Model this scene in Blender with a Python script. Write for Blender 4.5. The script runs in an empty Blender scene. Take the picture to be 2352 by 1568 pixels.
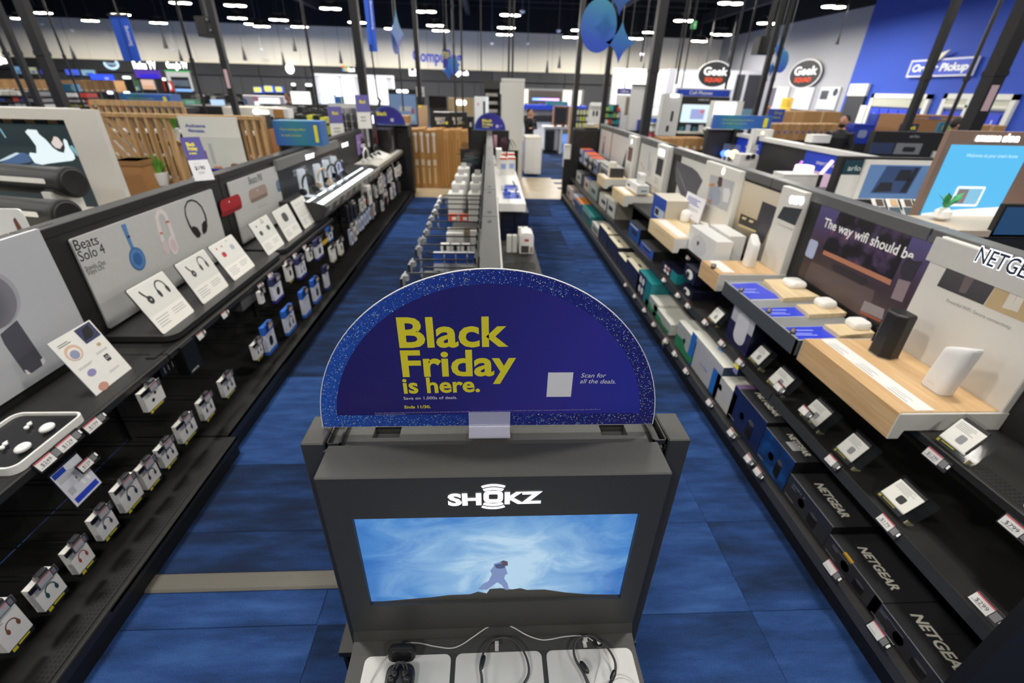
import bpy, bmesh, math, random
from mathutils import Matrix, Vector
random.seed(11)
SC = bpy.context.scene
COL = SC.collection

# ---------------------------------------------------------------- camera, sky, exposure
W0, H0, FPX, CAMH = 2352, 1568, 1043.0, 2.1
_p, _r, _y = math.radians(29.0), math.radians(1.55), math.radians(3.25)
FW = Vector((math.sin(_y)*math.cos(_p), math.cos(_y)*math.cos(_p), -math.sin(_p)))
_rt = Vector((math.cos(_y), -math.sin(_y), 0)); _up = _rt.cross(FW)
RT = _rt*math.cos(_r) + _up*math.sin(_r); UP = _up*math.cos(_r) - _rt*math.sin(_r)
cam = bpy.data.cameras.new('camera'); cam.sensor_width = 36; cam.lens = 36*FPX/W0
cam.clip_start = .02; cam.clip_end = 200
cam.dof.use_dof = True; cam.dof.focus_distance = 1.02; cam.dof.aperture_fstop = 2.6
camo = bpy.data.objects.new('camera', cam); COL.objects.link(camo)
camo.matrix_world = Matrix(((RT.x, UP.x, -FW.x, 0), (RT.y, UP.y, -FW.y, 0), (RT.z, UP.z, -FW.z, CAMH), (0, 0, 0, 1)))
SC.camera = camo
wd = bpy.data.worlds.new('store_air'); SC.world = wd; wd.use_nodes = True
wd.node_tree.nodes['Background'].inputs[0].default_value = (.95, .97, 1, 1)
wd.node_tree.nodes['Background'].inputs[1].default_value = .10
vs = SC.view_settings; vs.view_transform = 'Standard'; vs.look = 'None'; vs.gamma = 1; vs.use_curve_mapping = False
vs.exposure = 0.0
LAMP_W = 108.0; FAR_W = 1.9

def P(px, py, X=None, Y=None, Z=None):
    """the point of a plane X=, Y= or Z= that the photograph shows at a pixel"""
    d = FW + RT*((px - W0/2)/FPX) - UP*((py - H0/2)/FPX)
    t = X/d.x if X is not None else Y/d.y if Y is not None else (Z - CAMH)/d.z
    return Vector((d.x*t, d.y*t, CAMH + d.z*t))

# ---------------------------------------------------------------- materials
_M = {}
def lin(h):
    h = h.lstrip('#'); v = [int(h[i:i+2], 16)/255 for i in (0, 2, 4)]
    return tuple(c/12.92 if c <= .04045 else ((c+.055)/1.055)**2.4 for c in v) + (1,)
def M(hexc, rough=.5, metal=0, emit=0, var=.05, scale=25, spec=.5, trans=0, bump=0):
    k = (hexc, rough, metal, emit, var, scale, spec, trans, bump)
    if k in _M: return _M[k]
    m = bpy.data.materials.new('m_'+hexc.strip('#')); m.use_nodes = True
    nt = m.node_tree; b = nt.nodes['Principled BSDF']; L = nt.links
    c = lin(hexc)
    b.inputs['Base Color'].default_value = c; b.inputs['Roughness'].default_value = rough
    b.inputs['Metallic'].default_value = metal; b.inputs['Specular IOR Level'].default_value = spec
    if trans: b.inputs['Alpha'].default_value = 1-trans
    if emit:
        b.inputs['Emission Color'].default_value = c; b.inputs['Emission Strength'].default_value = emit
        b.inputs['Base Color'].default_value = (.02, .02, .02, 1)
    elif var:
        tc = nt.nodes.new('ShaderNodeTexCoord'); n = nt.nodes.new('ShaderNodeTexNoise')
        n.inputs['Scale'].default_value = scale; n.inputs['Detail'].default_value = 2
        mx = nt.nodes.new('ShaderNodeMix'); mx.data_type = 'RGBA'
        mx.inputs[6].default_value = tuple(v*(1-var) for v in c[:3]) + (1,)
        mx.inputs[7].default_value = tuple(min(1, v*(1+var)) for v in c[:3]) + (1,)
        L.new(tc.outputs['Object'], n.inputs['Vector']); L.new(n.outputs[0], mx.inputs[0]); L.new(mx.outputs[2], b.inputs['Base Color'])
        if bump:
            bp = nt.nodes.new('ShaderNodeBump'); bp.inputs['Strength'].default_value = bump; bp.inputs['Distance'].default_value = .002
            L.new(n.outputs[0], bp.inputs['Height']); L.new(bp.outputs[0], b.inputs['Normal'])
    _M[k] = m; return m
def nodes(name, rough=.5, spec=.5):
    m = bpy.data.materials.new(name); m.use_nodes = True
    b = m.node_tree.nodes['Principled BSDF']; b.inputs['Roughness'].default_value = rough; b.inputs['Specular IOR Level'].default_value = spec
    return m, m.node_tree, b
def nd(nt, t, **kw):
    n = nt.nodes.new('ShaderNode'+t)
    for k, v in kw.items():
        if k.startswith('i_'): n.inputs[int(k[2:]) if k[2:].isdigit() else k[2:]].default_value = v
        else: setattr(n, k, v)
    return n
def ramp(nt, stops, interp='LINEAR'):
    r = nt.nodes.new('ShaderNodeValToRGB'); e = r.color_ramp.elements; r.color_ramp.interpolation = interp
    while len(e) < len(stops): e.new(.5)
    for i, (p, c) in enumerate(stops): e[i].position = p; e[i].color = lin(c)
    return r
def wood(name, a, b, axis=0, scale=3.0, stretch=12, rough=.45):
    m, nt, bs = nodes(name, rough)
    tc = nd(nt, 'TexCoord'); mp = nd(nt, 'Mapping'); s = [stretch]*3; s[axis] = 1
    mp.inputs['Scale'].default_value = s
    n = nd(nt, 'TexNoise', i_Scale=scale, i_Detail=5.0, i_Distortion=.6); r = ramp(nt, [(.3, a), (.7, b)])
    nt.links.new(tc.outputs['Object'], mp.inputs[0]); nt.links.new(mp.outputs[0], n.inputs['Vector']); nt.links.new(n.outputs[0], r.inputs[0]); nt.links.new(r.outputs[0], bs.inputs['Base Color'])
    return m

# ---------------------------------------------------------------- mesh builder
class MB:
    def __init__(s): s.v = []; s.f = []; s.m = []
    def add(s, vs, fs, mi=0):
        n = len(s.v); s.v += [tuple(v) for v in vs]; s.f += [tuple(i+n for i in f) for f in fs]; s.m += [mi]*len(fs); return s
    def box(s, x0, y0, z0, x1, y1, z1, mi=0):
        v = [(x, y, z) for z in (z0, z1) for y in (y0, y1) for x in (x0, x1)]
        return s.add(v, [(0, 2, 3, 1), (4, 5, 7, 6), (0, 1, 5, 4), (2, 6, 7, 3), (1, 3, 7, 5), (0, 4, 6, 2)], mi)
    def prism(s, poly, a, b, ax='y', mi=0, cap=None):
        """poly in the plane normal to ax, extruded from a to b"""
        mk = {'y': lambda p, t: (p[0], t, p[1]), 'z': lambda p, t: (p[0], p[1], t), 'x': lambda p, t: (t, p[0], p[1])}[ax]
        n = len(poly); s.add([mk(p, a) for p in poly] + [mk(p, b) for p in poly], [tuple(range(n))[::-1], tuple(range(n, 2*n))], mi if cap is None else cap)
        o = len(s.v) - 2*n
        for i in range(n): s.f.append((o+i, o+(i+1) % n, o+n+(i+1) % n, o+n+i)); s.m.append(mi)
        return s
    def cyl(s, p0, p1, r0, r1=None, n=10, mi=0):
        p0, p1 = Vector(p0), Vector(p1); d = (p1-p0).normalized(); r1 = r0 if r1 is None else r1
        u = d.orthogonal().normalized(); w = d.cross(u)
        ring = [u*math.cos(2*math.pi*i/n) + w*math.sin(2*math.pi*i/n) for i in range(n)]
        vs = [p0+c*r0 for c in ring] + [p1+c*r1 for c in ring]
        return s.add(vs, [tuple(range(n))[::-1], tuple(range(n, 2*n))] + [(i, (i+1) % n, n+(i+1) % n, n+i) for i in range(n)], mi)
    def tube(s, pts, r, n=6, mi=0, closed=False):
        pts = [Vector(p) for p in pts]; N = len(pts); rs = r if isinstance(r, (list, tuple)) else [r]*N
        prev = None; vs = []
        for i, p in enumerate(pts):
            t = (pts[(i+1) % N if closed else min(i+1, N-1)] - pts[i-1 if closed else max(i-1, 0)]).normalized()
            if prev is None: prev = t.orthogonal().normalized()
            u = (prev - t*prev.dot(t)).normalized(); w = t.cross(u); prev = u
            vs += [p + (u*math.cos(2*math.pi*k/n) + w*math.sin(2*math.pi*k/n))*rs[i] for k in range(n)]
        fs = [(i*n+k, i*n+(k+1) % n, ((i+1) % N)*n+(k+1) % n, ((i+1) % N)*n+k) for i in range(N if closed else N-1) for k in range(n)]
        if not closed: fs += [tuple(range(n))[::-1], tuple(range((N-1)*n, N*n))]
        return s.add(vs, fs, mi)
    def lathe(s, prof, c=(0, 0, 0), n=20, mi=0, sx=1, sy=1):
        vs = [(c[0]+r*sx*math.cos(2*math.pi*k/n), c[1]+r*sy*math.sin(2*math.pi*k/n), c[2]+z) for r, z in prof for k in range(n)]
        m = len(prof); fs = [(i*n+k, i*n+(k+1) % n, (i+1)*n+(k+1) % n, (i+1)*n+k) for i in range(m-1) for k in range(n)]
        return s.add(vs, fs + [tuple(range(n))[::-1], tuple(range((m-1)*n, m*n))], mi)
    def ball(s, c, r, n=12, m=8, mi=0, sx=1, sy=1, sz=1):
        prof = [(max(.001, r*math.sin(math.pi*i/m)), -sz*r*math.cos(math.pi*i/m)) for i in range(m+1)]
        return s.lathe(prof, c, n, mi, sx, sy)
    def xf(s, mat):
        s.v = [tuple(mat @ Vector(v)) for v in s.v]; return s
    def mesh(s, name, mats, smooth=False, bevel=0, seg=1):
        me = bpy.data.meshes.new(name); me.from_pydata(s.v, [], s.f)
        for m in mats: me.materials.append(m)
        me.polygons.foreach_set('material_index', s.m)
        bm = bmesh.new(); bm.from_mesh(me)
        if bevel:
            bmesh.ops.remove_doubles(bm, verts=bm.verts, dist=1e-6)
        bmesh.ops.recalc_face_normals(bm, faces=bm.faces)
        if bevel:
            es = [e for e in bm.edges if len(e.link_faces) == 2 and e.calc_face_angle(0) > .5]
            bmesh.ops.bevel(bm, geom=es, offset=bevel, segments=seg, profile=.5, affect='EDGES', clamp_overlap=True)
        if smooth:
            for f in bm.faces: f.smooth = True
            for e in bm.edges: e.smooth = len(e.link_faces) == 2 and e.calc_face_angle(0) < (smooth if smooth is not True else .7)
        bm.to_mesh(me); bm.free(); return me
def rr(x0, z0, x1, z1, r, n=4):
    """rounded rectangle outline"""
    out = []
    for cx, cz, a in ((x1-r, z0+r, -90), (x1-r, z1-r, 0), (x0+r, z1-r, 90), (x0+r, z0+r, 180)):
        for i in range(n+1):
            t = math.radians(a+90*i/n); out.append((cx+r*math.cos(t), cz+r*math.sin(t)))
    return out
def ell(cx, cz, rx, rz, n=20, a0=0, a1=360):
    full = a1-a0 >= 360
    return [(cx+rx*math.cos(math.radians(a0+(a1-a0)*i/(n if full else n-1))), cz+rz*math.sin(math.radians(a0+(a1-a0)*i/(n if full else n-1)))) for i in range(n)]

# ---------------------------------------------------------------- text metrics of the built-in font
_ADV = {}
def _metrics():
    chars = [chr(c) for c in range(33, 127)] + [' ', '\u2122']; obs = []
    for s in ['HH'] + ['H'+c+'H' for c in chars]:
        cu = bpy.data.curves.new('t', 'FONT'); cu.body = s; o = bpy.data.objects.new('t', cu); COL.objects.link(o); obs.append(o)
    bpy.context.view_layer.update()
    w = [o.dimensions.x for o in obs]
    for c, v in zip(chars, w[1:]): _ADV[c] = v - w[0]
    for o in obs:
        cu = o.data; bpy.data.objects.remove(o); bpy.data.curves.remove(cu)
_metrics()
def tw(s): return sum(_ADV.get(c, .6) for c in s)

# ---------------------------------------------------------------- things
class T:
    """one thing: an Empty at its base with its parts as children; local front is -y, x runs right, z up"""
    def __init__(s, name, label, cat, loc=(0, 0, 0), rz=0, rx=0, group=None, kind=None, ry=0):
        s.o = bpy.data.objects.new(name, None); COL.objects.link(s.o); s.o.empty_display_size = .05
        s.o.location = loc; s.o.rotation_euler = (math.radians(rx), math.radians(ry), math.radians(rz))
        s.M = Matrix.Translation(loc) @ Matrix.Rotation(math.radians(rz), 4, 'Z') @ Matrix.Rotation(math.radians(ry), 4, 'Y') @ Matrix.Rotation(math.radians(rx), 4, 'X')
        s.I = s.M.inverted()
        if label: s.o['label'] = label
        if cat: s.o['category'] = cat
        if group: s.o['group'] = group
        if kind: s.o['kind'] = kind
    def part(s, name, mb, mats, parent=None, label=None, smooth=False, bevel=0, kind=None, seg=1):
        if not isinstance(mats, (list, tuple)): mats = [mats]
        me = mb if isinstance(mb, bpy.types.Mesh) else mb.mesh(name, mats, smooth, bevel, seg)
        o = bpy.data.objects.new(name, me); COL.objects.link(o); o.parent = parent or s.o
        if label: o['label'] = label
        if kind: o['kind'] = kind
        return o
    def px(s, x, y, yl=0):
        """local (x, z) where the photograph's pixel falls on the plane y = yl of this thing"""
        d = FW + RT*((x-W0/2)/FPX) - UP*((y-H0/2)/FPX)
        o = s.I @ Vector((0, 0, CAMH)); e = s.I.to_3x3() @ d; t = (yl-o.y)/e.y; q = o+e*t
        return (q.x, q.z)
    def pxs(s, pts, yl=0): return [s.px(a, b, yl) for a, b in pts]
    def flat(s, name, pts, mat, y=0, th=.0008, parent=None, label=None):
        return s.part(name, MB().prism(pts, y, y-th), mat, parent, label)
    def text(s, body, a, b, mat, y=0, h=None, bold=0, parent=None, name='lettering', shear=0, ex=.0003, sy=1.0, label=None):
        """text whose baseline runs from local point a to b on the plane y; h = height of a capital, or sy * natural"""
        a, b = Vector(a), Vector(b); L = (b-a).length; k = L/max(.01, tw(body)); kz = (h/.729) if h else k*sy
        cu = bpy.data.curves.new('lettering', 'FONT'); cu.body = body; cu.offset = bold; cu.shear = shear; cu.extrude = 0; cu.resolution_u = 3
        cu.materials.append(mat); o = bpy.data.objects.new(name, cu); COL.objects.link(o); o.parent = parent or s.o
        ang = math.atan2(b.y-a.y, b.x-a.x)
        o.matrix_local = Matrix.Translation((a.x, y, a.y)) @ Matrix.Rotation(-ang, 4, 'Y') @ Matrix.Rotation(math.pi/2, 4, 'X') @ Matrix.Diagonal((k, kz, 1, 1))
        if label: o['label'] = label
        return o
    def lines(s, x0, z0, x1, z1, n, mat, y, fill=.5, rag=.3, parent=None, name='small_print'):
        mb = MB(); dz = (z1-z0)/n
        for i in range(n):
            zt = z1-dz*i; xe = x1-(x1-x0)*rag*random.random()
            mb.box(x0, y-.0004, zt-dz*fill, xe, y, zt)
        return s.part(name, mb, mat, parent)
def dup(t, loc, rz=None, label=None, group=None, rx=None):
    """a copy of a thing and of each of its parts, sharing mesh data"""
    r = t.o.copy(); COL.objects.link(r); r.location = loc; e = list(t.o.rotation_euler)
    if rz is not None: e[2] = math.radians(rz)
    if rx is not None: e[0] = math.radians(rx)
    r.rotation_euler = e
    if label: r['label'] = label
    if group: r['group'] = group
    def rec(src, dst):
        for ch in list(src.children):
            c = ch.copy(); COL.objects.link(c); c.parent = dst; rec(ch, c)
    rec(t.o, r); return r
def struct(name, mb, mats, kind='structure', **kw):
    if not isinstance(mats, (list, tuple)): mats = [mats]
    o = bpy.data.objects.new(name, mb.mesh(name, mats, **kw)); COL.objects.link(o); o['kind'] = kind; return o
def child(parent, name, mb, mats, label=None, **kw):
    if not isinstance(mats, (list, tuple)): mats = [mats]
    me = mb if isinstance(mb, bpy.types.Mesh) else mb.mesh(name, mats, **kw)
    o = bpy.data.objects.new(name, me); COL.objects.link(o); o.parent = parent
    if label: o['label'] = label
    return o

BLK = M('#1c1c1c', .55); CHAR = M('#2a2a29', .5, var=.08, scale=60); GREY = M('#4a4a49', .5); WHT = M('#e6e5e1', .45); LGT = M('#d0d0ce', .4)
CREAM = M('#ded9c9', .6); STEEL = M('#8b8d8e', .35, .7); DGLASS = M('#0a0a0b', .12); INK = M('#151515', .6); GINK = M('#9a9a9a', .6)
YEL = M('#ece02f', .5); BBLUE = M('#1d3fc0', .5); WHITE = M('#f4f4f2', .4)
GLOW = M('#ffffff', emit=2.2); TEAL = M('#1f7f8f', .5)
ORD = 'first second third fourth fifth sixth seventh eighth ninth tenth eleventh twelfth thirteenth fourteenth fifteenth sixteenth seventeenth eighteenth nineteenth twentieth'.split()
ORD += ['twenty-'+w for w in ORD[:9]] + ['thirtieth'] + ['thirty-'+w for w in ORD[:9]] + ['fortieth'] + ['forty-'+w for w in ORD[:9]]
def strip(pts, w):
    """outline of a stroke of width w along 2D points"""
    a, b = [], []
    for i, p in enumerate(pts):
        q0, q1 = pts[max(0, i-1)], pts[min(len(pts)-1, i+1)]; dx, dz = q1[0]-q0[0], q1[1]-q0[1]; L = math.hypot(dx, dz) or 1
        ww = w[i] if isinstance(w, (list, tuple)) else w
        a.append((p[0]-dz/L*ww/2, p[1]+dx/L*ww/2)); b.append((p[0]+dz/L*ww/2, p[1]-dx/L*ww/2))
    return a, b
def flats(t, name, polys, mat, y, parent=None, label=None, th=.0005):
    mb = MB()
    for p in polys: mb.prism(p, y, y-th)
    return t.part(name, mb, mat, parent, label)
def strokes(t, name, paths, mat, y, parent=None, label=None, th=.0005):
    mb = MB()
    for pts, w in paths:
        a, b = strip(pts, w)
        for i in range(len(a)-1): mb.prism([a[i], a[i+1], b[i+1], b[i]], y, y-th)
    return t.part(name, mb, mat, parent, label)
def icon_phones(t, cx, cz, s, mat, y, parent=None):
    """printed picture of a pair of headphones, s wide"""
    arc = ell(cx, cz+.1*s, .42*s, .5*s, 13, 0, 180); a, b = strip(arc, .09*s); mb = MB()
    for i in range(len(a)-1): mb.prism([a[i], a[i+1], b[i+1], b[i]], y, y-.0004)
    for k in (-1, 1): mb.prism([(cx+k*.40*s+.13*s*math.cos(v)*1.0, cz-.12*s+.27*s*math.sin(v)) for v in [math.radians(q*30) for q in range(12)]], y, y-.0007)
    return t.part('printed_picture', mb, mat, parent)
def fit_tilt(name, label, cat, BL, BR, TL, TR, rz, group=None, X=None, Z=None, lo=5, hi=50):
    """a leaning card: base corner on the plane X or Z, lean found so that its sides come out square"""
    base = P(BL[0], BL[1], X=X, Z=Z); best = None
    for a in range(lo, hi):
        M_ = Matrix.Translation(base) @ Matrix.Rotation(math.radians(rz), 4, 'Z') @ Matrix.Rotation(math.radians(-a), 4, 'X'); I_ = M_.inverted(); pr = []
        for q in (BR, TL, TR):
            d = FW + RT*((q[0]-W0/2)/FPX) - UP*((q[1]-H0/2)/FPX); o = I_ @ Vector((0, 0, CAMH)); e = I_.to_3x3() @ d; k = -o.y/e.y; v = o+e*k; pr.append((v.x, v.z))
        er = abs(pr[1][0]) + abs(pr[2][0]-pr[0][0])
        if best is None or er < best[0]: best = (er, a, pr)
    t = T(name, label, cat, base, rz=rz, rx=-best[1], group=group)
    w = (best[2][0][0]+best[2][2][0]-best[2][1][0])/2; h = (best[2][1][1]+best[2][2][1]-best[2][0][1])/2
    t.w, t.h = w, h; return t
# ---------------------------------------------------------------- the shell: floor, walls, ceiling
def carpet_mat():
    m, nt, b = nodes('carpet', .95, .1)
    oi = nd(nt, 'ObjectInfo'); tc = nd(nt, 'TexCoord'); geo = nd(nt, 'NewGeometry')
    mp = nd(nt, 'Mapping'); mp.inputs['Scale'].default_value = (1.6, 7, 1)
    n = nd(nt, 'TexNoise', i_Scale=1.3, i_Detail=4.0, i_Roughness=.6); n2 = nd(nt, 'TexNoise', i_Scale=170.0, i_Detail=2.0)
    add = nd(nt, 'VectorMath', operation='ADD'); sc = nd(nt, 'VectorMath', operation='SCALE'); sc.inputs['Scale'].default_value = 37.0
    cx = nd(nt, 'CombineXYZ'); L = nt.links
    L.new(oi.outputs['Random'], cx.inputs[0]); L.new(oi.outputs['Random'], cx.inputs[1]); L.new(cx.outputs[0], sc.inputs[0])
    L.new(geo.outputs['Position'], add.inputs[0]); L.new(sc.outputs[0], add.inputs[1]); L.new(add.outputs[0], mp.inputs[0]); L.new(mp.outputs[0], n.inputs['Vector'])
    L.new(geo.outputs['Position'], n2.inputs['Vector'])
    m1 = nd(nt, 'Math', operation='MULTIPLY_ADD'); m1.inputs[1].default_value = .80; L.new(n.outputs[0], m1.inputs[0])
    m2 = nd(nt, 'Math', operation='MULTIPLY'); m2.inputs[1].default_value = .30; L.new(oi.outputs['Random'], m2.inputs[0]); L.new(m2.outputs[0], m1.inputs[2])
    m3 = nd(nt, 'Math', operation='MULTIPLY_ADD'); m3.inputs[1].default_value = .30; L.new(n2.outputs[0], m3.inputs[0])
    m4 = nd(nt, 'Math', operation='SUBTRACT'); m4.inputs[1].default_value = .17; L.new(m1.outputs[0], m4.inputs[0]); L.new(m4.outputs[0], m3.inputs[2])
    r = ramp(nt, [(.22, '#1b1e29'), (.45, '#20304f'), (.66, '#2a4679'), (.92, '#41639c')]); L.new(m3.outputs[0], r.inputs[0]); L.new(r.outputs[0], b.inputs['Base Color'])
    bp = nd(nt, 'Bump', i_Strength=.5, i_Distance=.003); L.new(n2.outputs[0], bp.inputs['Height']); L.new(bp.outputs[0], b.inputs['Normal'])
    return m
CARPET = carpet_mat()
floor = struct('floor', MB().box(-36, -4, -.12, 16, 40, -.006), CARPET)
TX, TY = 1.98/2, .5
tile = MB().prism([(0, 0), (TX-.0025, 0), (TX-.0025, TY-.0025), (0, TY-.0025)], -.004, 0, 'z').mesh('carpet_tile', [CARPET])
def lay(i0, i1, j0, j1, skip=None):
    for j in range(j0, j1):
        for i in range(i0, i1):
            x, y = -.76+TX*i, 1.69+TY*j
            if skip and skip(x, y): continue
            o = child(floor, 'carpet_tile', tile, [CARPET]); o.location = (x+.0012, y+.0012, 0)
lay(-1, 3, -4, 17, lambda x, y: y+TY > 10.31 or (x < -.5 and abs(y-1.19) < .02))
lay(-1, 6, 23, 34, lambda x, y: y < 13.2)
lay(3, 5, -4, -1)
# wood-look planks of the cross aisle
WOODF = wood('plank_wood', '#a8977a', '#c4b496', 0, 2.2, 9, .35)
pk = MB().prism([(0, 0), (1.218, 0), (1.218, .228), (0, .228)], -.004, 0, 'z').mesh('floor_plank', [WOODF])
for j in range(12):
    for i in range(4):
        o = child(floor, 'floor_plank', pk, [WOODF]); o.location = (-2.4+1.22*i-(j % 3)*.4, 10.3+.2305*j, 0)
# two cut tiles and the grey cable cover that crosses the left aisle
cc = T('cable_cover', 'grey ribbed cable cover crossing the blue carpet left of the black display tower', 'cable cover', (-1.0, 1.405, 0))
mb = MB()
mb.prism([(-.047, .0), (.047, .0), (.038, .009), (-.038, .009)], -.62, .62, 'x')
cc.part('cover_plate', mb, M('#77736a', .5, .1))
rb = MB().box(-.62, -.0015, .009, .62, .0015, .0105).mesh('rib', [M('#6a675f', .45, .1)])
for k in range(9):
    o = cc.part('rib', rb, None); o.location = (0, -.034+.0085*k, 0)
for a, b in ((1.192, 1.355), (1.455, 1.69)):
    child(floor, 'carpet_tile', MB().box(-1.75, a, -.004, -.77, b-.002, 0), [CARPET])
# back wall: pale precast panels above, charcoal fixtures band below
YB = 32.0
back = struct('wall_back', MB().box(-36, YB+.03, 0, 14, YB+.3, 7), M('#3a3a39', .8))
PANW = M('#e6dfcc', .8, var=.04, scale=.6)
for i in range(33):
    child(back, 'wall_panel', MB().box(-34.94+1.49*i, YB, 3.06, -34.94+1.49*i+1.475, YB+.05, 5.02), [PANW])
xs = [-36, -29, -24, -19.5, -13.6, -10.9, -8.6, -4.2, 0.2, 4.6, 8.3, 14]
DK = [M('#1d1d1e', .7), M('#2c2c2d', .7), M('#353536', .75), M('#242425', .7)]
for i in range(len(xs)-1):
    x0, x1 = xs[i]+.02, xs[i+1]-.02
    child(back, 'fascia', MB().box(x0, YB-.18, 2.45 if i < 8 else 2.5, x1, YB+.02, 3.05), [DK[0] if i not in (8, 9) else DK[2]])
    n = max(1, round((x1-x0)/1.2)); w = (x1-x0)/n
    for k in range(n): child(back, 'wall_panel', MB().box(x0+w*k+.01, YB-.06, 0, x0+w*(k+1)-.01, YB+.02, 2.44), [DK[1] if i not in (8, 9) else DK[2]])
XR = 14.0
right = struct('wall_right', MB().box(XR+.02, -4, 0, XR+.3, 33, 7), M('#3a3a39', .8))
child(right, 'wall_panel', MB().box(XR, 19.75, 0, XR+.05, YB, 5.1), [M('#9c9c9f', .8, var=.03, scale=.5)], label='light grey painted wall section')
child(right, 'wall_panel', MB().box(XR-.01, 12.1, 0, XR+.05, 19.73, 6.2), [M('#2448ae', .7, var=.04, scale=.5)], label='royal blue painted wall section above the pickup counter')
child(right, 'wall_panel', MB().box(XR-.01, 4, 0, XR+.05, 12.1, 6.2), [M('#b9b9ba', .8, var=.03, scale=.5)])
# ceiling deck, joists and beams
ceil = struct('ceiling', MB().box(-36, -4, 6.9, 16, 40, 7.1), M('#29292b', .9, var=.2, scale=1.5))
struct('trim_1', MB().box(-36, YB-.02, 5.03, XR, YB+.02, 6.9), M('#17171a', .9))
struct('trim_2', MB().box(XR-.02, 4, 6.2, XR+.02, YB, 6.9).box(XR-.02, 19.74, 5.1, XR+.02, YB, 6.2), M('#101012', .9))
JM = M('#333336', .7)
def joist():
    mb = MB(); x0, x1 = -36, 15.5
    mb.box(x0, -.04, 0, x1, .04, .05); mb.box(x0, -.04, .6, x1, .04, .66)
    n = 56; d = (x1-x0)/n
    for k in range(n):
        a, b = x0+d*k, x0+d*(k+1); za, zb = (.04, .61) if k % 2 else (.61, .04)
        mb.add([(a-.02, -.012, za), (a+.02, -.012, za), (b+.02, -.012, zb), (b-.02, -.012, zb), (a-.02, .012, za), (a+.02, .012, za), (b+.02, .012, zb), (b-.02, .012, zb)],
               [(0, 1, 2, 3), (7, 6, 5, 4), (0, 3, 7, 4), (1, 5, 6, 2), (0, 4, 5, 1), (2, 6, 7, 3)])
    return mb.mesh('joist', [JM])
jm = joist()
for k in range(16):
    o = child(ceil, 'joist', jm, [JM]); o.location = (0, 2+2.0*k, 6.2)
for x in (-9.6, -1.2, 6.6, 12.5):
    child(ceil, 'beam', MB().box(x-.12, -4, 5.75, x+.12, YB, 6.2), [JM])

# ---------------------------------------------------------------- hanging lamps
def lamp_mesh():
    hs = MB(); lens = MB()
    for sx in (-.2, .2):
        hs.lathe([(.05, .2), (.1, .17), (.2, .07), (.21, .02), (.2, 0)], (sx, 0, 0), 14)
        lens.lathe([(.19, -.012), (.185, -.03), (.10, -.045), (.01, -.05)], (sx, 0, .006), 14)
    hs.box(-.22, -.04, .19, .22, .04, .25); hs.cyl((0, 0, .25), (0, 0, 2.2), .012, n=6)
    return hs.mesh('housing', [M('#2b2b2b', .5)], True), lens.mesh('lens', [M('#fff7e6', emit=26)], True)
LH, LL = lamp_mesh()
lamp_n = 0
LPOS = []
for (px, py, z) in [(98, 29, 4.55), (45, 42, 4.55), (207, 47, 4.55), (277, 33, 4.6), (364, 52, 4.55), (414, 6, 4.6), (540, 12, 4.6), (545, 41, 4.55), (601, 60, 4.5), (640, 45, 4.55),
                 (688, 61, 4.5), (759, 19, 4.6), (820, 51, 4.55), (978, 26, 4.6), (1000, 58, 4.5), (1012, 70, 4.45), (1172, 34, 4.6), (1163, 63, 4.5), (1159, 79, 4.4), (1332, 69, 4.5),
                 (1311, 85, 4.45), (1496, 74, 4.5), (1458, 88, 4.42), (1572, 47, 4.55), (1606, 94, 4.4), (1659, 79, 4.45), (1678, 7, 4.7), (1763, 53, 4.6), (1915, 15, 4.7)]:
    q = P(px, py, Z=z); LPOS.append((q.x, min(q.y, 31.2), z))
for x in (-12.5, -7, -2.2, 2.2, 7, 12):
    for y in (-2.8, 2.2, 7.0, 11.5): LPOS.append((x, y, 5.6))
LPOS += [(-16, 3, 5.6), (-17, 10, 5.6), (-19, 18, 4.8), (-24, 27, 4.7), (-12, 28.5, 4.7), (-5, 28.5, 4.7), (6, 28.5, 4.7), (11.5, 27, 4.8)]  # the far ones along the back wall are added to brighten it
order = sorted(range(29), key=lambda i: (FW.x*0 + (Vector(LPOS[i])-Vector((0, 0, CAMH))).dot(RT)/(Vector(LPOS[i])-Vector((0, 0, CAMH))).dot(FW)))
for i, (x, y, z) in enumerate(LPOS):
    lb = 'twin bell shop lamp glowing white, %s of the lamps counted from the left' % ORD[order.index(i)] if i < 29 else 'twin bell shop lamp, %s of those hung around the camera and added by the back wall' % ORD[i-29]
    t = T('ceiling_lamp', lb, 'ceiling lamp', (x, y, z), rz=random.choice((0, 0, 8, -8)), group='twin bell lamps hanging from the black ceiling')
    t.part('housing', LH, None); t.part('lens', LL, None, label='glowing white lens')
    for sx in (-.2, .2):
        L = bpy.data.lights.new('lamp_light', 'AREA'); L.shape = 'DISK'; L.size = .36; L.energy = LAMP_W/2*(FAR_W if y > 13 else 1); L.color = (1, .965, .91)
        lo = bpy.data.objects.new('lamp_light', L); COL.objects.link(lo); lo.parent = t.o; lo.location = (sx, 0, -.06)
# ---------------------------------------------------------------- the black display tower in front
EC = M('#3b3b39', .5, var=.10, scale=90, bump=.1); EC2 = M('#272725', .45, var=.06)
tw_ = T('display_tower', 'charcoal headphone demo tower with lit screen below the half round sale sign', 'display stand', (0.015, .715, 0))
X0, X1 = -.385, .385
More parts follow.
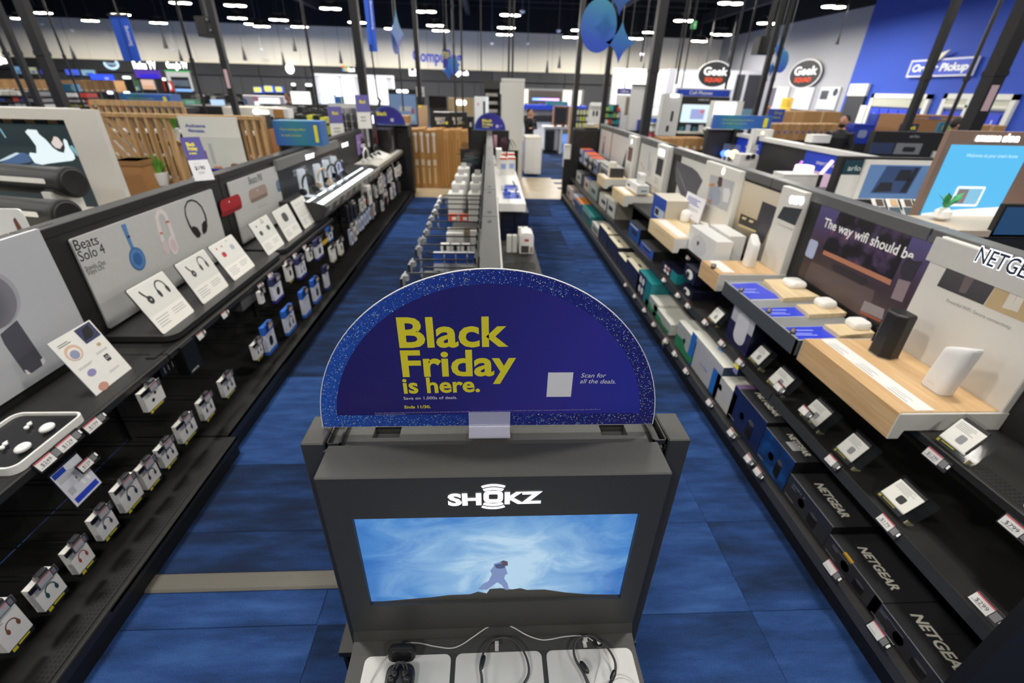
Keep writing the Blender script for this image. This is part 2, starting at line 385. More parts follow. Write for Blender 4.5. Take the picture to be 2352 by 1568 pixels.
# cabinet: front face with an opening for the screen (local y=0 is the front face)
sc_tl = tw_.px(800, 1193); sc_tr = tw_.px(1468, 1177); sc_bl = tw_.px(858, 1392); sc_br = tw_.px(1427, 1372)
sx0, sx1, sz0, sz1 = -.325, .335, .915, 1.245
mb = MB()
mb.box(X0, 0, sz1, X1, .10, 1.37).box(X0, 0, .70, X1, .10, sz0).box(X0, 0, sz0, sx0, .10, sz1).box(sx1, 0, sz0, X1, .10, sz1).box(X0, .03, .70, X1, .10, 1.36)
tw_.part('cabinet', mb, EC, bevel=0)
tw_.part('lid', MB().box(X0-.002, -.002, 1.362, X1+.002, .102, 1.374), EC, bevel=.003)
# screen
def sky_mat():
    m, nt, b = nodes('sky_screen', .25)
    tc = nd(nt, 'TexCoord'); n = nd(nt, 'TexNoise', i_Scale=5.0, i_Detail=7.0, i_Roughness=.6, i_Distortion=.9); L = nt.links
    mp = nd(nt, 'Mapping'); mp.inputs['Scale'].default_value = (1, 1, 1.9); L.new(tc.outputs['Object'], mp.inputs[0]); L.new(mp.outputs[0], n.inputs['Vector'])
    g = nd(nt, 'VectorMath', operation='DISTANCE'); g.inputs[1].default_value = (.02, 0, 1.02)
    L.new(tc.outputs['Object'], g.inputs[0])
    m1 = nd(nt, 'Math', operation='MULTIPLY_ADD'); m1.inputs[1].default_value = -1.7; m1.inputs[2].default_value = .60; L.new(g.outputs['Value'], m1.inputs[0])
    m2 = nd(nt, 'Math', operation='MULTIPLY_ADD'); m2.inputs[1].default_value = 1.0; L.new(n.outputs[0], m2.inputs[0]); L.new(m1.outputs[0], m2.inputs[2])
    r = ramp(nt, [(.3, '#2a63b4'), (.58, '#4f8bce'), (.85, '#83b2de'), (1, '#b4d5ee')]); L.new(m2.outputs[0], r.inputs[0])
    b.inputs['Base Color'].default_value = (.01, .01, .01, 1); L.new(r.outputs[0], b.inputs['Emission Color']); b.inputs['Emission Strength'].default_value = .92
    return m
scr = tw_.part('screen', MB().box(sx0, .012, sz0, sx1, .03, sz1), sky_mat(), label='lit screen showing a figure on a ridge under a cloudy sky')
ridge = [(858, 1392), (915, 1391), (950, 1378), (990, 1371), (1030, 1366), (1080, 1364), (1098, 1358), (1118, 1362), (1125, 1352), (1150, 1350), (1176, 1353), (1195, 1350), (1210, 1354), (1250, 1353), (1300, 1360), (1350, 1364), (1400, 1370), (1427, 1374)]
rp = tw_.pxs(ridge, .012); rp = [(max(sx0, min(sx1, x)), max(sz0, z)) for x, z in rp]; rp = [(sx0+.03, sz0)] + [q for q in rp if q[1] > sz0+.002] + [(sx1-.01, sz0)]
tw_.flat('ridge', rp, M('#35332f', emit=.8), .0119, parent=scr)
fig = [(1098, 1352), (1110, 1340), (1122, 1334), (1130, 1318), (1126, 1310), (1134, 1300), (1134, 1294), (1142, 1292), (1148, 1290), (1156, 1286), (1166, 1289), (1167, 1297), (1160, 1300), (1163, 1308), (1166, 1316), (1160, 1320), (1158, 1328), (1166, 1340), (1169, 1353), (1160, 1353), (1152, 1342), (1142, 1336), (1130, 1345), (1118, 1353)]
tw_.flat('figure', tw_.pxs(fig, .0119), M('#7d93c4', emit=.85), .0118, parent=scr)
tw_.flat('figure', tw_.pxs([(1136, 1296), (1148, 1293), (1157, 1294), (1160, 1302), (1150, 1304), (1140, 1303)], .0119), M('#46557f', emit=.8), .0108, parent=scr)
tw_.flat('figure', tw_.pxs([(1150, 1289), (1157, 1286), (1166, 1289), (1166, 1296), (1158, 1298)], .0119), M('#5a4a55', emit=.8), .0108, parent=scr)
# lit logo
LG = M('#ffffff', emit=1.6)
for wd_, ax, bx in (('SH', (1030, 1159), (1108, 1157)), ('KZ', (1157, 1155), (1240, 1153))):
    tw_.text(wd_, tw_.px(*ax), tw_.px(*bx), LG, -.0015, h=.036, bold=.045, name='logo_letter')
oc = tw_.px(1133, 1140); mb = MB()
for rx, rz, wdt, a0, a1 in ((.040, .0285, .0065, 55, 125), (.050, .0385, .0055, 58, 122), (.040, .0285, .0065, 235, 305), (.050, .0385, .0055, 238, 302)):
    o_, i_ = ell(oc[0], oc[1], rx, rz, 14, a0, a1), ell(oc[0], oc[1], rx-wdt, rz-wdt, 14, a0, a1)
    for k in range(13): mb.prism([o_[k], o_[k+1], i_[k+1], i_[k]], 0, -.0015)
o_, i_ = rr(oc[0]-.0215, oc[1]-.018, oc[0]+.0215, oc[1]+.018, .012, 5), rr(oc[0]-.010, oc[1]-.0085, oc[0]+.010, oc[1]+.0085, .003, 5)
for k in range(len(o_)): mb.prism([o_[k], o_[(k+1) % len(o_)], i_[(k+1) % len(o_)], i_[k]], 0, -.0015)
tw_.part('logo_letter', mb, LG, label='letter O with sound waves above and below')
# sloped cove, demo shelf
tw_.part('shelf', MB().prism([(0, .80), (-.012, .772), (-.045, .765), (-.26, .765), (-.26, .70), (0, .70)], X0, X1, 'x'), EC)
# the shelf is carried by the cabinet; body down to the floor
tw_.part('base_cabinet', MB().box(X0, -.02, 0, X1, .10, .70).box(X0-.0, -.30, 0, X1, -.02, .12), EC2)
# gondola end frame behind: posts, channels, top rail
for sx in (-1, 1):
    c = (.488-.015 if sx > 0 else -.44-.015)
    x0, x1 = (c-.055, c) if sx > 0 else (c, c+.055)
    tw_.part('end_post', MB().box(x0, .11, 0, x1, .215, 1.37), EC, bevel=.003)
    xa = (x0-.036, x0-.002) if sx > 0 else (x1+.002, x1+.036)
    mb = MB(); z0, z1 = .2, 1.365
    mb.box(xa[0], .115, z0, xa[0]+.004, .205, z1).box(xa[1]-.004, .115, z0, xa[1], .205, z1).box(xa[0], .115, z0, xa[1], .119, z1-.03).box(xa[0], .115, z1-.012, xa[1], .119, z1).box(xa[0], .201, z0, xa[1], .205, z1).box(xa[0], .15, z0, xa[1], .20, z1-.09)
    tw_.part('upright_channel', mb, M('#242422', .4))
tw_.part('back_panel', MB().box(-.40, .125, .05, .40, .20, 1.335), EC2)
mb = MB()
hx = [(-.30, -.235), (.265, .33)]
mb.box(-.405, .118, 1.335, .405, .15, 1.352).box(-.405, .19, 1.335, .405, .215, 1.352).box(-.405, .15, 1.335, hx[0][0], .19, 1.352).box(hx[0][1], .15, 1.335, hx[1][0], .19, 1.352).box(hx[1][1], .15, 1.335, .405, .19, 1.352)
mb.cyl((-.405, .117, 1.343), (.405, .117, 1.343), .009, n=10)
tw_.part('top_rail', mb, EC)
# three pale demo mats
MATW = M('#d3d2cf', .55, var=.03)
mats_ = []
for (a, b) in ((-.345, -.118), (-.105, .125), (.138, .372)):
    pl = [(x, y) for x, y in rr(a, -.30, b, -.048, .016)]
    mats_.append(tw_.part('demo_mat', MB().prism(pl, .765, .768, 'z'), MATW, label='pale grey rounded demo mat'))
ZT = .7685
# hooks that hold the headbands
def hook(c, lab):
    t = T('display_hook', lab, 'hook', (c.x, c.y, ZT))
    t.part('hook', MB().prism([(-.014, 0), (.004, 0), (.004, .018), (-.0, .024), (-.010, .024), (-.010, .021), (-.002, .021), (.0, .018), (.0, .003), (-.014, .003)], -.005, .005, 'x'), M('#d9d9d7', .3, .3), smooth=.5)
    return t
hk1 = P(1141, 1478, Z=ZT+.01); hook(hk1, 'small silver hook holding the headband on the middle demo mat')
hk2 = P(1343, 1470, Z=ZT+.01); hook(hk2, 'small silver hook holding the headband on the right demo mat')
BPL = M('#1b1b1c', .35); GPL = M('#3c3c3d', .5)
def band(name, lab, pts, rs, pods):
    base = P(*pts[0][:2], Z=ZT); t = T(name, lab, 'headphones', (base.x, base.y, ZT))
    w = [P(a, b, Z=ZT+h) - base - Vector((0, 0, 0)) for a, b, h in pts]; w = [Vector((v.x, v.y, v.z)) + Vector((0, 0, 0)) for v in w]
    w = [Vector((v.x, v.y, h)) for v, (_, _, h) in zip(w, pts)]
    sm = []
    for i in range(len(w)-1):
        p0, p1, p2, p3 = w[max(0, i-1)], w[i], w[i+1], w[min(len(w)-1, i+2)]
        for k in range(4):
            u = k/4; sm.append(.5*((2*p1)+(p2-p0)*u+(2*p0-5*p1+4*p2-p3)*u*u+(3*p1-p0-3*p2+p3)*u*u*u))
    sm.append(w[-1]); R_ = [rs[0]+(rs[1]-rs[0])*abs(2*i/(len(sm)-1)-1)**3 for i in range(len(sm))]
    t.part('headband', MB().tube(sm, R_, 8), GPL, smooth=True)
    for a, b, h, r in pods:
        p, q = P(a[0], a[1], Z=ZT+h)-base, P(b[0], b[1], Z=ZT+h)-base
        p, q = Vector((p.x, p.y, h)), Vector((q.x, q.y, h)); d = (q-p)
        t.part('ear_pod', MB().tube([p-d*.06, p+d*.05, p+d*.3, p+d*.7, q-d*.05, q+d*.06], [r*.35, r*.8, r, r, r*.8, r*.35], 10), BPL, smooth=True)
    return t
band('neckband_headphones', 'black open ear neckband headphones hung on the hook of the middle demo mat',
     [(1108, 1580, .02), (1106, 1552, .024), (1103, 1530, .026), (1110, 1500, .026), (1122, 1478, .026), (1141, 1466, .026), (1163, 1464, .026), (1187, 1475, .026), (1205, 1500, .024), (1214, 1528, .02), (1213, 1552, .018), (1198, 1578, .016)],
     (.0028, .0042), [((1112, 1506), (1105, 1536), .028, .006)])
band('neckband_headphones', 'black open ear neckband headphones looped on the hook of the right demo mat',
     [(1352, 1572, .016), (1340, 1544, .02), (1324, 1518, .024), (1318, 1496, .026), (1322, 1474, .026), (1342, 1460, .026), (1362, 1462, .026), (1392, 1484, .026), (1410, 1512, .024), (1414, 1535, .022), (1408, 1556, .018), (1398, 1576, .016)],
     (.0030, .0050), [((1334, 1520), (1351, 1544), .03, .007), ((1412, 1540), (1404, 1562), .028, .0065)])
# open earbud case
c0 = P(925, 1530, Z=ZT); ec = T('earbud_case', 'open black earbud charging case on the left demo mat', 'earbud case', (c0.x, c0.y-.008, ZT))
ec.part('case_body', MB().prism(rr(-.036, -.058, .036, .004, .02, 6), 0, .026, 'z'), M('#202021', .4), bevel=.005, seg=2, smooth=True)
ec.part('case_tray', MB().prism(rr(-.031, -.053, .031, -.002, .017, 6), .026, .0275, 'z'), M('#111112', .35))
for s_ in (-1, 1):
    ec.part('earbud', MB().ball((.013*s_, -.022, .03), .010, sy=1.4).ball((.019*s_, -.036, .03), .011), BPL, smooth=True)
    ec.part('ear_hook', MB().tube([(s_*.005*math.cos(a)+s_*.004+.010*s_*math.cos(a), -.022+.022*math.sin(a), .034+.006*math.sin(a)) for a in [math.radians(v) for v in range(-30, 211, 20)]], .0022, 6), GPL, smooth=True)
lid = MB().prism(rr(-.036, .0, .036, .043, .017, 6), 0, .02)
lid.xf(Matrix.Translation((0, .004, .024)) @ Matrix.Rotation(math.radians(-22), 4, 'X'))
ec.part('case_lid', lid, M('#202021', .4), bevel=.006, seg=2, smooth=True)
ld = MB().prism(rr(-.028, .006, .028, .036, .012, 5), -.001, .004); ld.xf(Matrix.Translation((0, .004, .024)) @ Matrix.Rotation(math.radians(-22), 4, 'X'))
ec.part('lid_lining', ld, M('#151516', .3), bevel=.002)
# white security cable and its padlock tab
def cable(name, lab, pts, r, mat, cat='cable', sub=5):
    b = P(pts[0][0], pts[0][1], Z=pts[0][2]); t = T(name, lab, cat, b)
    w = [P(a, c, Z=z)-b for a, c, z in pts]; sm = []
    for i in range(len(w)-1):
        p0, p1, p2, p3 = w[max(0, i-1)], w[i], w[i+1], w[min(len(w)-1, i+2)]
        for k in range(sub):
            u = k/sub; sm.append(.5*((2*p1)+(p2-p0)*u+(2*p0-5*p1+4*p2-p3)*u*u+(3*p1-p0-3*p2+p3)*u*u*u))
    sm.append(w[-1]); t.part('wire', MB().tube(sm, r, 6), mat, smooth=True); return t
WC = M('#c9c9c6', .4)
cb = cable('security_cable', 'thin white security cable looping over the demo mats from case to headband', [(850, 1568, .771), (868, 1535, .774), (900, 1495, .776), (930, 1478, .777), (960, 1476, .776), (1000, 1484, .773), (1035, 1488, .772), (1060, 1480, .775), (1090, 1460, .79), (1120, 1440, .80), (1150, 1431, .805), (1178, 1440, .80), (1210, 1458, .79), (1240, 1468, .777), (1262, 1468, .774), (1300, 1461, .774), (1340, 1460, .778), (1362, 1471, .779)], .0016, WC)
lk = P(1376, 1475, Z=.781); tab = T('security_tab', 'round black padlock tab at the end of the white cable on the right mat', 'security tag', (lk.x, lk.y, .776), rz=20)
tab.part('disc', MB().lathe([(.0125, 0), (.0125, .003), (.011, .004)], n=18), BPL)
tab.part('padlock_icon', MB().box(-.0045, -.004, .004, .0045, .003, .0045).tube([(-.003, .003, .0042), (-.003, .0065, .0042), (0, .008, .0042), (.003, .0065, .0042), (.003, .003, .0042)], .0008, 5), WHITE)
cable('thin_wire', 'thin grey wire hanging from the padlock tab down the right demo mat', [(1373, 1486, .777), (1378, 1510, .774), (1374, 1535, .772), (1364, 1570, .771)], .0007, GINK)
cable('white_lead', 'white lead leaving the right headphones towards the mat edge', [(1412, 1553, .785), (1425, 1550, .776), (1445, 1556, .774), (1462, 1572, .773)], .0011, WC)

# ---------------------------------------------------------------- half round sale sign
def glitter():
    m, nt, b = nodes('glitter', .35); L = nt.links; tc = nd(nt, 'TexCoord'); sp = nd(nt, 'SeparateXYZ'); L.new(tc.outputs['Object'], sp.inputs[0])
    v = nd(nt, 'TexVoronoi', i_Scale=620.0); L.new(tc.outputs['Object'], v.inputs['Vector']); n = nd(nt, 'TexWhiteNoise'); L.new(v.outputs['Position'], n.inputs['Vector'])
    g = nd(nt, 'Math', operation='MULTIPLY_ADD'); g.inputs[1].default_value = -1.1; g.inputs[2].default_value = .5; L.new(sp.outputs[0], g.inputs[0])
    base = ramp(nt, [(.05, '#2a2474'), (.45, '#24308f'), (.95, '#2c5fc8')]); L.new(g.outputs[0], base.inputs[0])
    sk = ramp(nt, [(0, '#15154a'), (.30, '#1c1d62'), (.32, '#000000'), (.80, '#000000'), (.86, '#3c6fd6'), (.95, '#a9c9f2'), (.985, '#efe79a')], 'CONSTANT'); L.new(n.outputs['Value'], sk.inputs[0])
    msk = ramp(nt, [(0, '#b0b0b0'), (.28, '#000000'), (.82, '#a0a0a0'), (.95, '#ffffff')], 'CONSTANT'); L.new(n.outputs['Value'], msk.inputs[0])
    mx = nd(nt, 'Mix', data_type='RGBA'); L.new(msk.outputs[0], mx.inputs[0]); L.new(base.outputs[0], mx.inputs[6]); L.new(sk.outputs[0], mx.inputs[7]); L.new(mx.outputs[2], b.inputs['Base Color'])
    return m
def navy():
    m, nt, b = nodes('sign_navy', .38); L = nt.links; tc = nd(nt, 'TexCoord'); sp = nd(nt, 'SeparateXYZ'); L.new(tc.outputs['Object'], sp.inputs[0])
    a = nd(nt, 'Math', operation='MULTIPLY_ADD'); a.inputs[1].default_value = 1.0; a.inputs[2].default_value = .52; L.new(sp.outputs[0], a.inputs[0])
    c = nd(nt, 'Math', operation='MULTIPLY_ADD'); c.inputs[1].default_value = -.5; L.new(sp.outputs[2], c.inputs[0]); L.new(a.outputs[0], c.inputs[2])
    r = ramp(nt, [(.05, '#2a2168'), (.35, '#2b2879'), (.62, '#38339a'), (.9, '#2b36ad')]); L.new(c.outputs[0], r.inputs[0]); L.new(r.outputs[0], b.inputs['Base Color']); return m
GLIT, NAVY = glitter(), navy()
def half_sign(t, R, full=True):
    out = ell(0, .0, R, R, 49, 0, 180)
    t.part('board', MB().prism(out, 0, .004), M('#e9e9ea', .5), label='white board edge')
    t.flat('glitter_border', [(x*.994, .001+z*.994) for x, z in out], GLIT, -.0001, .0004, label='glittering blue printed border')
    r2 = R*.905; cut = R*.09
    inner = [(x, z) for x, z in ell(0, .0, r2, r2*1.015, 49, 0, 180) if z > cut]; a = math.sqrt(max(0, r2*r2-cut*cut)); inner = [(a, cut)] + inner + [(-a, cut)]
    return t.flat('printed_panel', inner, NAVY, -.0006, .0004, label='deep blue printed panel')
sg = T('sale_sign', 'half round blue sale sign with glitter border standing on the front tower', 'sign', (.003, .88, 1.374))
half_sign(sg, .407)
yy = -.0012
for s_, a, b, h in (('Black', (912, 796), (1158, 793), .0745), ('Friday', (920, 863), (1180, 860), .070), ('is here.', (926, 902), (1104, 898), .0435)):
    sg.text(s_, sg.px(*a), sg.px(*b), YEL, yy, h=h, bold=.026)
for s_, a, b, h, m_, bo in (('Save on 1,000s of deals.', (927, 917), (1051, 915), .0085, WHITE, 0), ('Ends 11/30.', (929, 937), (990, 936), .0085, YEL, .03)):
    sg.text(s_, sg.px(*a), sg.px(*b), m_, yy, h=h, bold=bo)
sg.text('Scan for', sg.px(1333, 866), sg.px(1390, 866), WHITE, yy, h=.0125, shear=.2)
sg.text('all the deals.', sg.px(1331, 879), sg.px(1414, 880), WHITE, yy, h=.0125, shear=.2)
PALE = M('#a9a6d8', .5)
sg.text('Products offered subject to change. Prices valid during, but may start before and end after, the event. Select offers apply only to new or existing My Best Buy Plus\u2122 and My Best Buy Total\u2122 members. Limited quantities. No rainchecks. Exclusions apply. See a Blue Shirt or', sg.px(862, 949), sg.px(1379, 940), PALE, yy, h=.0035)
sg.text('BestBuy.com/BlackFriday for details.', sg.px(862, 953), sg.px(934, 951), PALE, yy, h=.0035)
q = sg.px(1255, 911, yy), sg.px(1321, 855, yy)
sg.flat('blank_label', [(q[0][0], q[0][1]), (q[1][0]-.004, q[0][1]), (q[1][0]-.004, q[1][1]), (q[0][0], q[1][1])], M('#e9e9ee', .5), -.0011, .0004, label='blank white square patch')
cl = T('sign_holder', 'clear acrylic sign holder clamping the foot of the front sale sign', 'sign holder', (.0, .876, 1.367))
AC = M('#dfe3ff', .08, var=0, trans=.62)
cl.part('front_lip', MB().box(-.05, -.006, .0, .05, -.0035, .055), AC)
cl.part('foot', MB().box(-.05, -.03, -.004, .05, .02, .0), M('#d8d8ea', .15, trans=.3, var=0))
cl.part('ridge', MB().box(-.05, -.008, .018, .05, -.006, .0195).box(-.05, -.008, .001, .05, -.006, .012), M('#e6e6f4', .15, trans=.45, var=0))
# ---------------------------------------------------------------- the gondola along the left aisle
XB = -2.25
GB = M('#181818', .6, var=.08, scale=40); GD = M('#222221', .5, var=.08, scale=50)
def perf(name, base, pitch=.018):
    m, nt, b = nodes(name, .5); L = nt.links; tc = nd(nt, 'TexCoord')
    sc = nd(nt, 'VectorMath', operation='SCALE'); sc.inputs['Scale'].default_value = 1/pitch; L.new(tc.outputs['Object'], sc.inputs[0])
    fr = nd(nt, 'VectorMath', operation='FRACTION'); L.new(sc.outputs[0], fr.inputs[0]); sp = nd(nt, 'SeparateXYZ'); L.new(fr.outputs[0], sp.inputs[0])
    cx = nd(nt, 'CombineXYZ'); L.new(sp.outputs[0], cx.inputs[0]); L.new(sp.outputs[1], cx.inputs[1])
    ds = nd(nt, 'VectorMath', operation='DISTANCE'); ds.inputs[1].default_value = (.5, .5, 0); L.new(cx.outputs[0], ds.inputs[0])
    r = ramp(nt, [(0, '#060606'), (.26, '#060606'), (.30, base)]); L.new(ds.outputs['Value'], r.inputs[0]); L.new(r.outputs[0], b.inputs['Base Color']); return m
PERF = perf('perforated_steel', '#242423')
gl = T('gondola', 'long black shelving gondola along the left aisle with white header panels', 'store shelving', (XB, 2.0, 0), rz=90)
def LY(y): return y-2.0          # world Y -> local x;  local y = -(X-XB)  (front is -y)
def LX(x): return -(x-XB)
brk = [0.1, 2.3, 4.05, 5.42, 6.95, 8.45, 10.25]
for i in range(6):
    a, b = LY(brk[i])+.004, LY(brk[i+1])-.004; fx = LX(-1.6 if i == 0 else -1.64)
    gl.part('base_deck', MB().box(a, fx, .115, b, -.0, .14).box(a, fx, .09, b, fx+.02, .14), GD, bevel=.006 if i == 0 else 0)
    gl.part('kick_plate', MB().box(a, fx+.012, 0, b, fx+.03, .115), M('#0c0c0e', .6))
    gl.part('perforated_strip', MB().box(a+.02, fx+.03, .1402, b-.02, fx+.085, .1412), PERF)
    gl.part('back_panel', MB().box(a, -.002, .14, b, .03, .78 if i < 3 else 1.40), GB)
    gl.part('crossbar', MB().box(a, -.022, .435, b, -.002, .46), GB)
    gl.part('header_frame', MB().box(a, -.0, .76, b, .10, 1.40).box(a, -.008, 1.38, b, .10, 1.43), GD, bevel=.003)
    gl.part('upright', MB().box(b-.02, -.03, 0, b+.02, 0, .76), GB)
    if i < 3:
        gl.part('upper_shelf', MB().box(a, LX(-1.82), .70, b, 0, .74), GD, bevel=.004)
        gl.part('perforated_strip', MB().box(a+.01, LX(-1.835), .7402, b-.01, LX(-1.90), .7412), PERF)
for y in (.9, 1.35, 1.75, 2.15, 2.42):
    gl.part('slot', MB().box(LY(y)-.06, .03, 1.4305, LY(y)+.06, .06, 1.432), BLK)
gl.part('end_panel', MB().box(LY(10.25), LX(-1.62), 0, LY(10.29), .1, 1.2).box(LY(10.25), LX(-1.95), 1.2, LY(10.29), .1, 1.30), GB)

# header 1: pale panel with a giant earbud picture
def hdr(label, px_tl, px_tr, px_bl, r=.012, mat=LGT, off=.012):
    t = T('header_panel', label, 'display panel', (XB+.004+off, P(px_bl[0], px_bl[1], X=XB+.004+off).y, P(px_bl[0], px_bl[1], X=XB+.004+off).z), rz=90)
    tl, tr = t.px(*px_tl), t.px(*px_tr); t.w, t.h = tr[0], (tl[1]+tr[1])/2
    t.part('panel', MB().prism(rr(0, 0, t.w, t.h, r), 0, off-.002), mat); return t
h1 = T('header_panel', 'pale header panel with giant grey earbud picture on the left gondola', 'display panel', (XB+.03, .2, .79), rz=90)
LG2 = M('#c8cacf', .4, var=.02)
wq = h1.px(92, 532)[0]; h1.part('panel', MB().box(0, 0, 0, wq, .02, .655), LG2)
def radial(name, c0, c1, centre, rad, rough=.35):
    m, nt, b = nodes(name, rough); tc = nd(nt, 'TexCoord'); g = nd(nt, 'VectorMath', operation='DISTANCE'); g.inputs[1].default_value = centre
    L = nt.links; L.new(tc.outputs['Object'], g.inputs[0]); k = nd(nt, 'Math', operation='DIVIDE'); k.inputs[1].default_value = rad; L.new(g.outputs['Value'], k.inputs[0])
    r = ramp(nt, [(0, c0), (1, c1)]); L.new(k.outputs[0], r.inputs[0]); L.new(r.outputs[0], b.inputs['Base Color']); return m
c = h1.px(-25, 690); e1 = h1.px(50, 690)
R1 = (e1[0]-c[0])
h1.flat('printed_picture', ell(c[0], c[1], R1*1.04, R1*1.04, 40), M('#b2b3ba', .4), -.0002, .0003)
h1.flat('printed_picture', ell(c[0]-.01, c[1]-.005, R1*.96, R1*.97, 40), radial('earbud_head', '#45454e', '#8a8a94', (c[0]-.06, 0, c[1]-.02), R1*1.15), -.0006, .0003, label='grey printed earbud head')
stem = h1.pxs([(0, 768), (38, 735), (100, 826), (98, 838), (72, 857), (56, 855), (10, 790)])
h1.flat('printed_picture', stem, M('#585862', .4), -.001, .0003, label='grey printed earbud stem')
flats(h1, 'printed_picture', [h1.pxs([(55, 850), (62, 860), (72, 858), (60, 849)]), h1.pxs([(92, 826), (99, 820), (104, 830), (98, 840)])], WHITE, -.0014)
# header 2: blue, blush and black headphones
h2 = hdr('white header panel lettered Beats Solo 4 showing three pairs of headphones', (150, 548), (487, 437), (253, 755))
def c4(x, y): return (x/2.614, 400+y/2.614)
def q4(t, pts, y=-.001): return [t.px(*c4(a, b), y) for a, b in pts]
for s_, a, b, h in (('Beats', (450, 462), (598, 417), .074), ('Solo 4', (482, 527), (636, 470), .074)):
    h2.text(s_, h2.px(*c4(*a)), h2.px(*c4(*b)), INK, -.0012, h=h*.8)
for s_, a, b in (('Stands Out.', (514, 583), (640, 537)), ('Stays On.', (526, 608), (632, 566))):
    h2.text(s_, h2.px(*c4(*a)), h2.px(*c4(*b)), M('#555555'), -.0012, h=.028)
BL1, BL2 = M('#5f8fc9', .4), M('#3f6fae', .4)
flats(h2, 'printed_picture', [q4(h2, [(726, 306), (752, 296), (775, 365), (800, 430), (832, 470), (800, 480), (776, 420), (750, 360)])], BL1, -.001, label='blue headphone band, printed')
cc_ = q4(h2, [(826, 508)])[0]
for k, m_ in ((.066, BL2), (.058, BL1), (.036, BL2)):
    h2.flat('printed_picture', ell(cc_[0], cc_[1], k, k*1.12, 24), m_, -.0014-.0004*(.07-k)*100, .0003, label='blue ear cup, printed')
h2.flat('printed_picture', q4(h2, [(762, 372), (778, 366), (782, 378), (766, 384)]), M('#22305a'), -.0022, .0003)
PK1, PK2 = M('#e3d2d3', .4), M('#f0e6e6', .4)
strokes(h2, 'printed_picture', [(q4(h2, [(992, 440), (975, 390), (955, 320), (940, 260), (948, 228), (968, 222), (990, 240), (1010, 290), (1032, 350), (1045, 380)]), [.03, .036, .036, .034, .034, .034, .034, .036, .036, .03])], PK2, -.001, label='blush headphone band, printed')
for (x, y, r1, r2, m_) in ((996, 440, .032, .048, PK1), (1040, 425, .046, .066, PK2), (1042, 425, .03, .045, PK1)):
    q_ = q4(h2, [(x, y)])[0]; h2.flat('printed_picture', ell(q_[0], q_[1], r1, r2, 20), m_, -.0016-.0003*(x == 1042), .0003, label='blush ear cup, printed')
flats(h2, 'printed_picture', [q4(h2, [(992, 282), (1012, 276), (1018, 290), (996, 294)]), q4(h2, [(958, 350), (974, 346), (977, 358), (962, 362)])], M('#c98378'), -.0021)
strokes(h2, 'printed_picture', [(q4(h2, [(1160, 345), (1135, 300), (1115, 250), (1110, 200), (1125, 165), (1150, 155), (1180, 165), (1210, 195), (1230, 240), (1240, 285)]), [.022, .018, .014, .013, .013, .013, .013, .014, .018, .022])], INK, -.001, label='black headphone band, printed')
flats(h2, 'printed_picture', [q4(h2, [(1145, 325), (1160, 310), (1185, 320), (1207, 358), (1200, 378), (1185, 382), (1160, 355)]), q4(h2, [(1212, 300), (1224, 280), (1240, 278), (1246, 310), (1240, 345), (1222, 362), (1214, 340)])], M('#202021'), -.0016, label='black ear cups, printed')
# header 3: portable speakers
h3 = hdr('white header panel lettered Beats Pill showing red, tan and blue speakers', (495, 430), (658, 372), (560, 560))
def c1(x, y): return (x/2.94, y/2.94)
def q1(t, pts, y=-.001): return [t.px(*c1(a, b), y) for a, b in pts]
h3.text('Beats Pill', h3.px(*c1(1682, 1246)), h3.px(*c1(1772, 1215)), M('#333333'), -.0012, h=.068)
h3.text('Statement Sound', h3.px(*c1(1740, 1402)), h3.px(*c1(1812, 1378)), GINK, -.0012, h=.013)
for lab, m1_, m2_, (xa, ya, xb, yb), hh in (('red', '#b3202a', '#8a141d', (1500, 1410, 1620, 1370), .13), ('tan', '#b09a8d', '#8f7b70', (1700, 1325, 1795, 1290), .12), ('slate blue', '#6d87a3', '#4d6580', (1880, 1255, 1960, 1225), .12)):
    a, b = h3.px(*c1(xa, ya)), h3.px(*c1(xb, yb)); x0, x1 = a[0], min(b[0], h3.w-.03)
    h3.flat('printed_picture', rr(x0-.05 if lab != 'red' else x0-.02, a[1]-hh/2, x1+.03, a[1]+hh/2, .05, 6), M(m1_), -.001, .0003, label=lab+' speaker, printed')
    h3.flat('printed_picture', rr(x0-.04, a[1]-hh/2+.004, x1+.02, a[1]-hh/2+.035, .014, 4), M(m2_), -.0015, .0003)
    h3.flat('printed_picture', ell((x0+x1)/2-.02, a[1]+.03, .008, .008, 10), WHITE, -.0019, .0003)

# demo trays with their tent cards
def tray(lab, y0, y1, r=.07):
    t = T('demo_tray', lab, 'display tray', (XB, y0, .741), rz=90); L = y1-y0; f = LX(-1.845)
    out = [(0, -.01), (0, f+r)] + [(r-r*math.cos(math.radians(v)), f+r-r*math.sin(math.radians(v))) for v in (15, 30, 45, 60, 75, 90)] + [(L-r+r*math.sin(math.radians(v)), f+r-r*math.cos(math.radians(v))) for v in (0, 15, 30, 45, 60, 75, 90)] + [(L, -.01)]
    t.part('tray_top', MB().prism(out, .012, .05, 'z'), M('#2b2b2b', .35, var=.06), bevel=.003)
    t.part('riser', MB().box(.05, f+.08, 0, L-.05, -.02, .012), BLK); return t
tray('black rounded demo tray under the headphone cards on the left shelf', 2.42, 4.0)
tray('black rounded demo tray under the speaker cards on the left shelf', 4.06, 5.38)
CARD = M('#eceae3', .5, var=.02); CARD2 = M('#d9d8d3', .5)
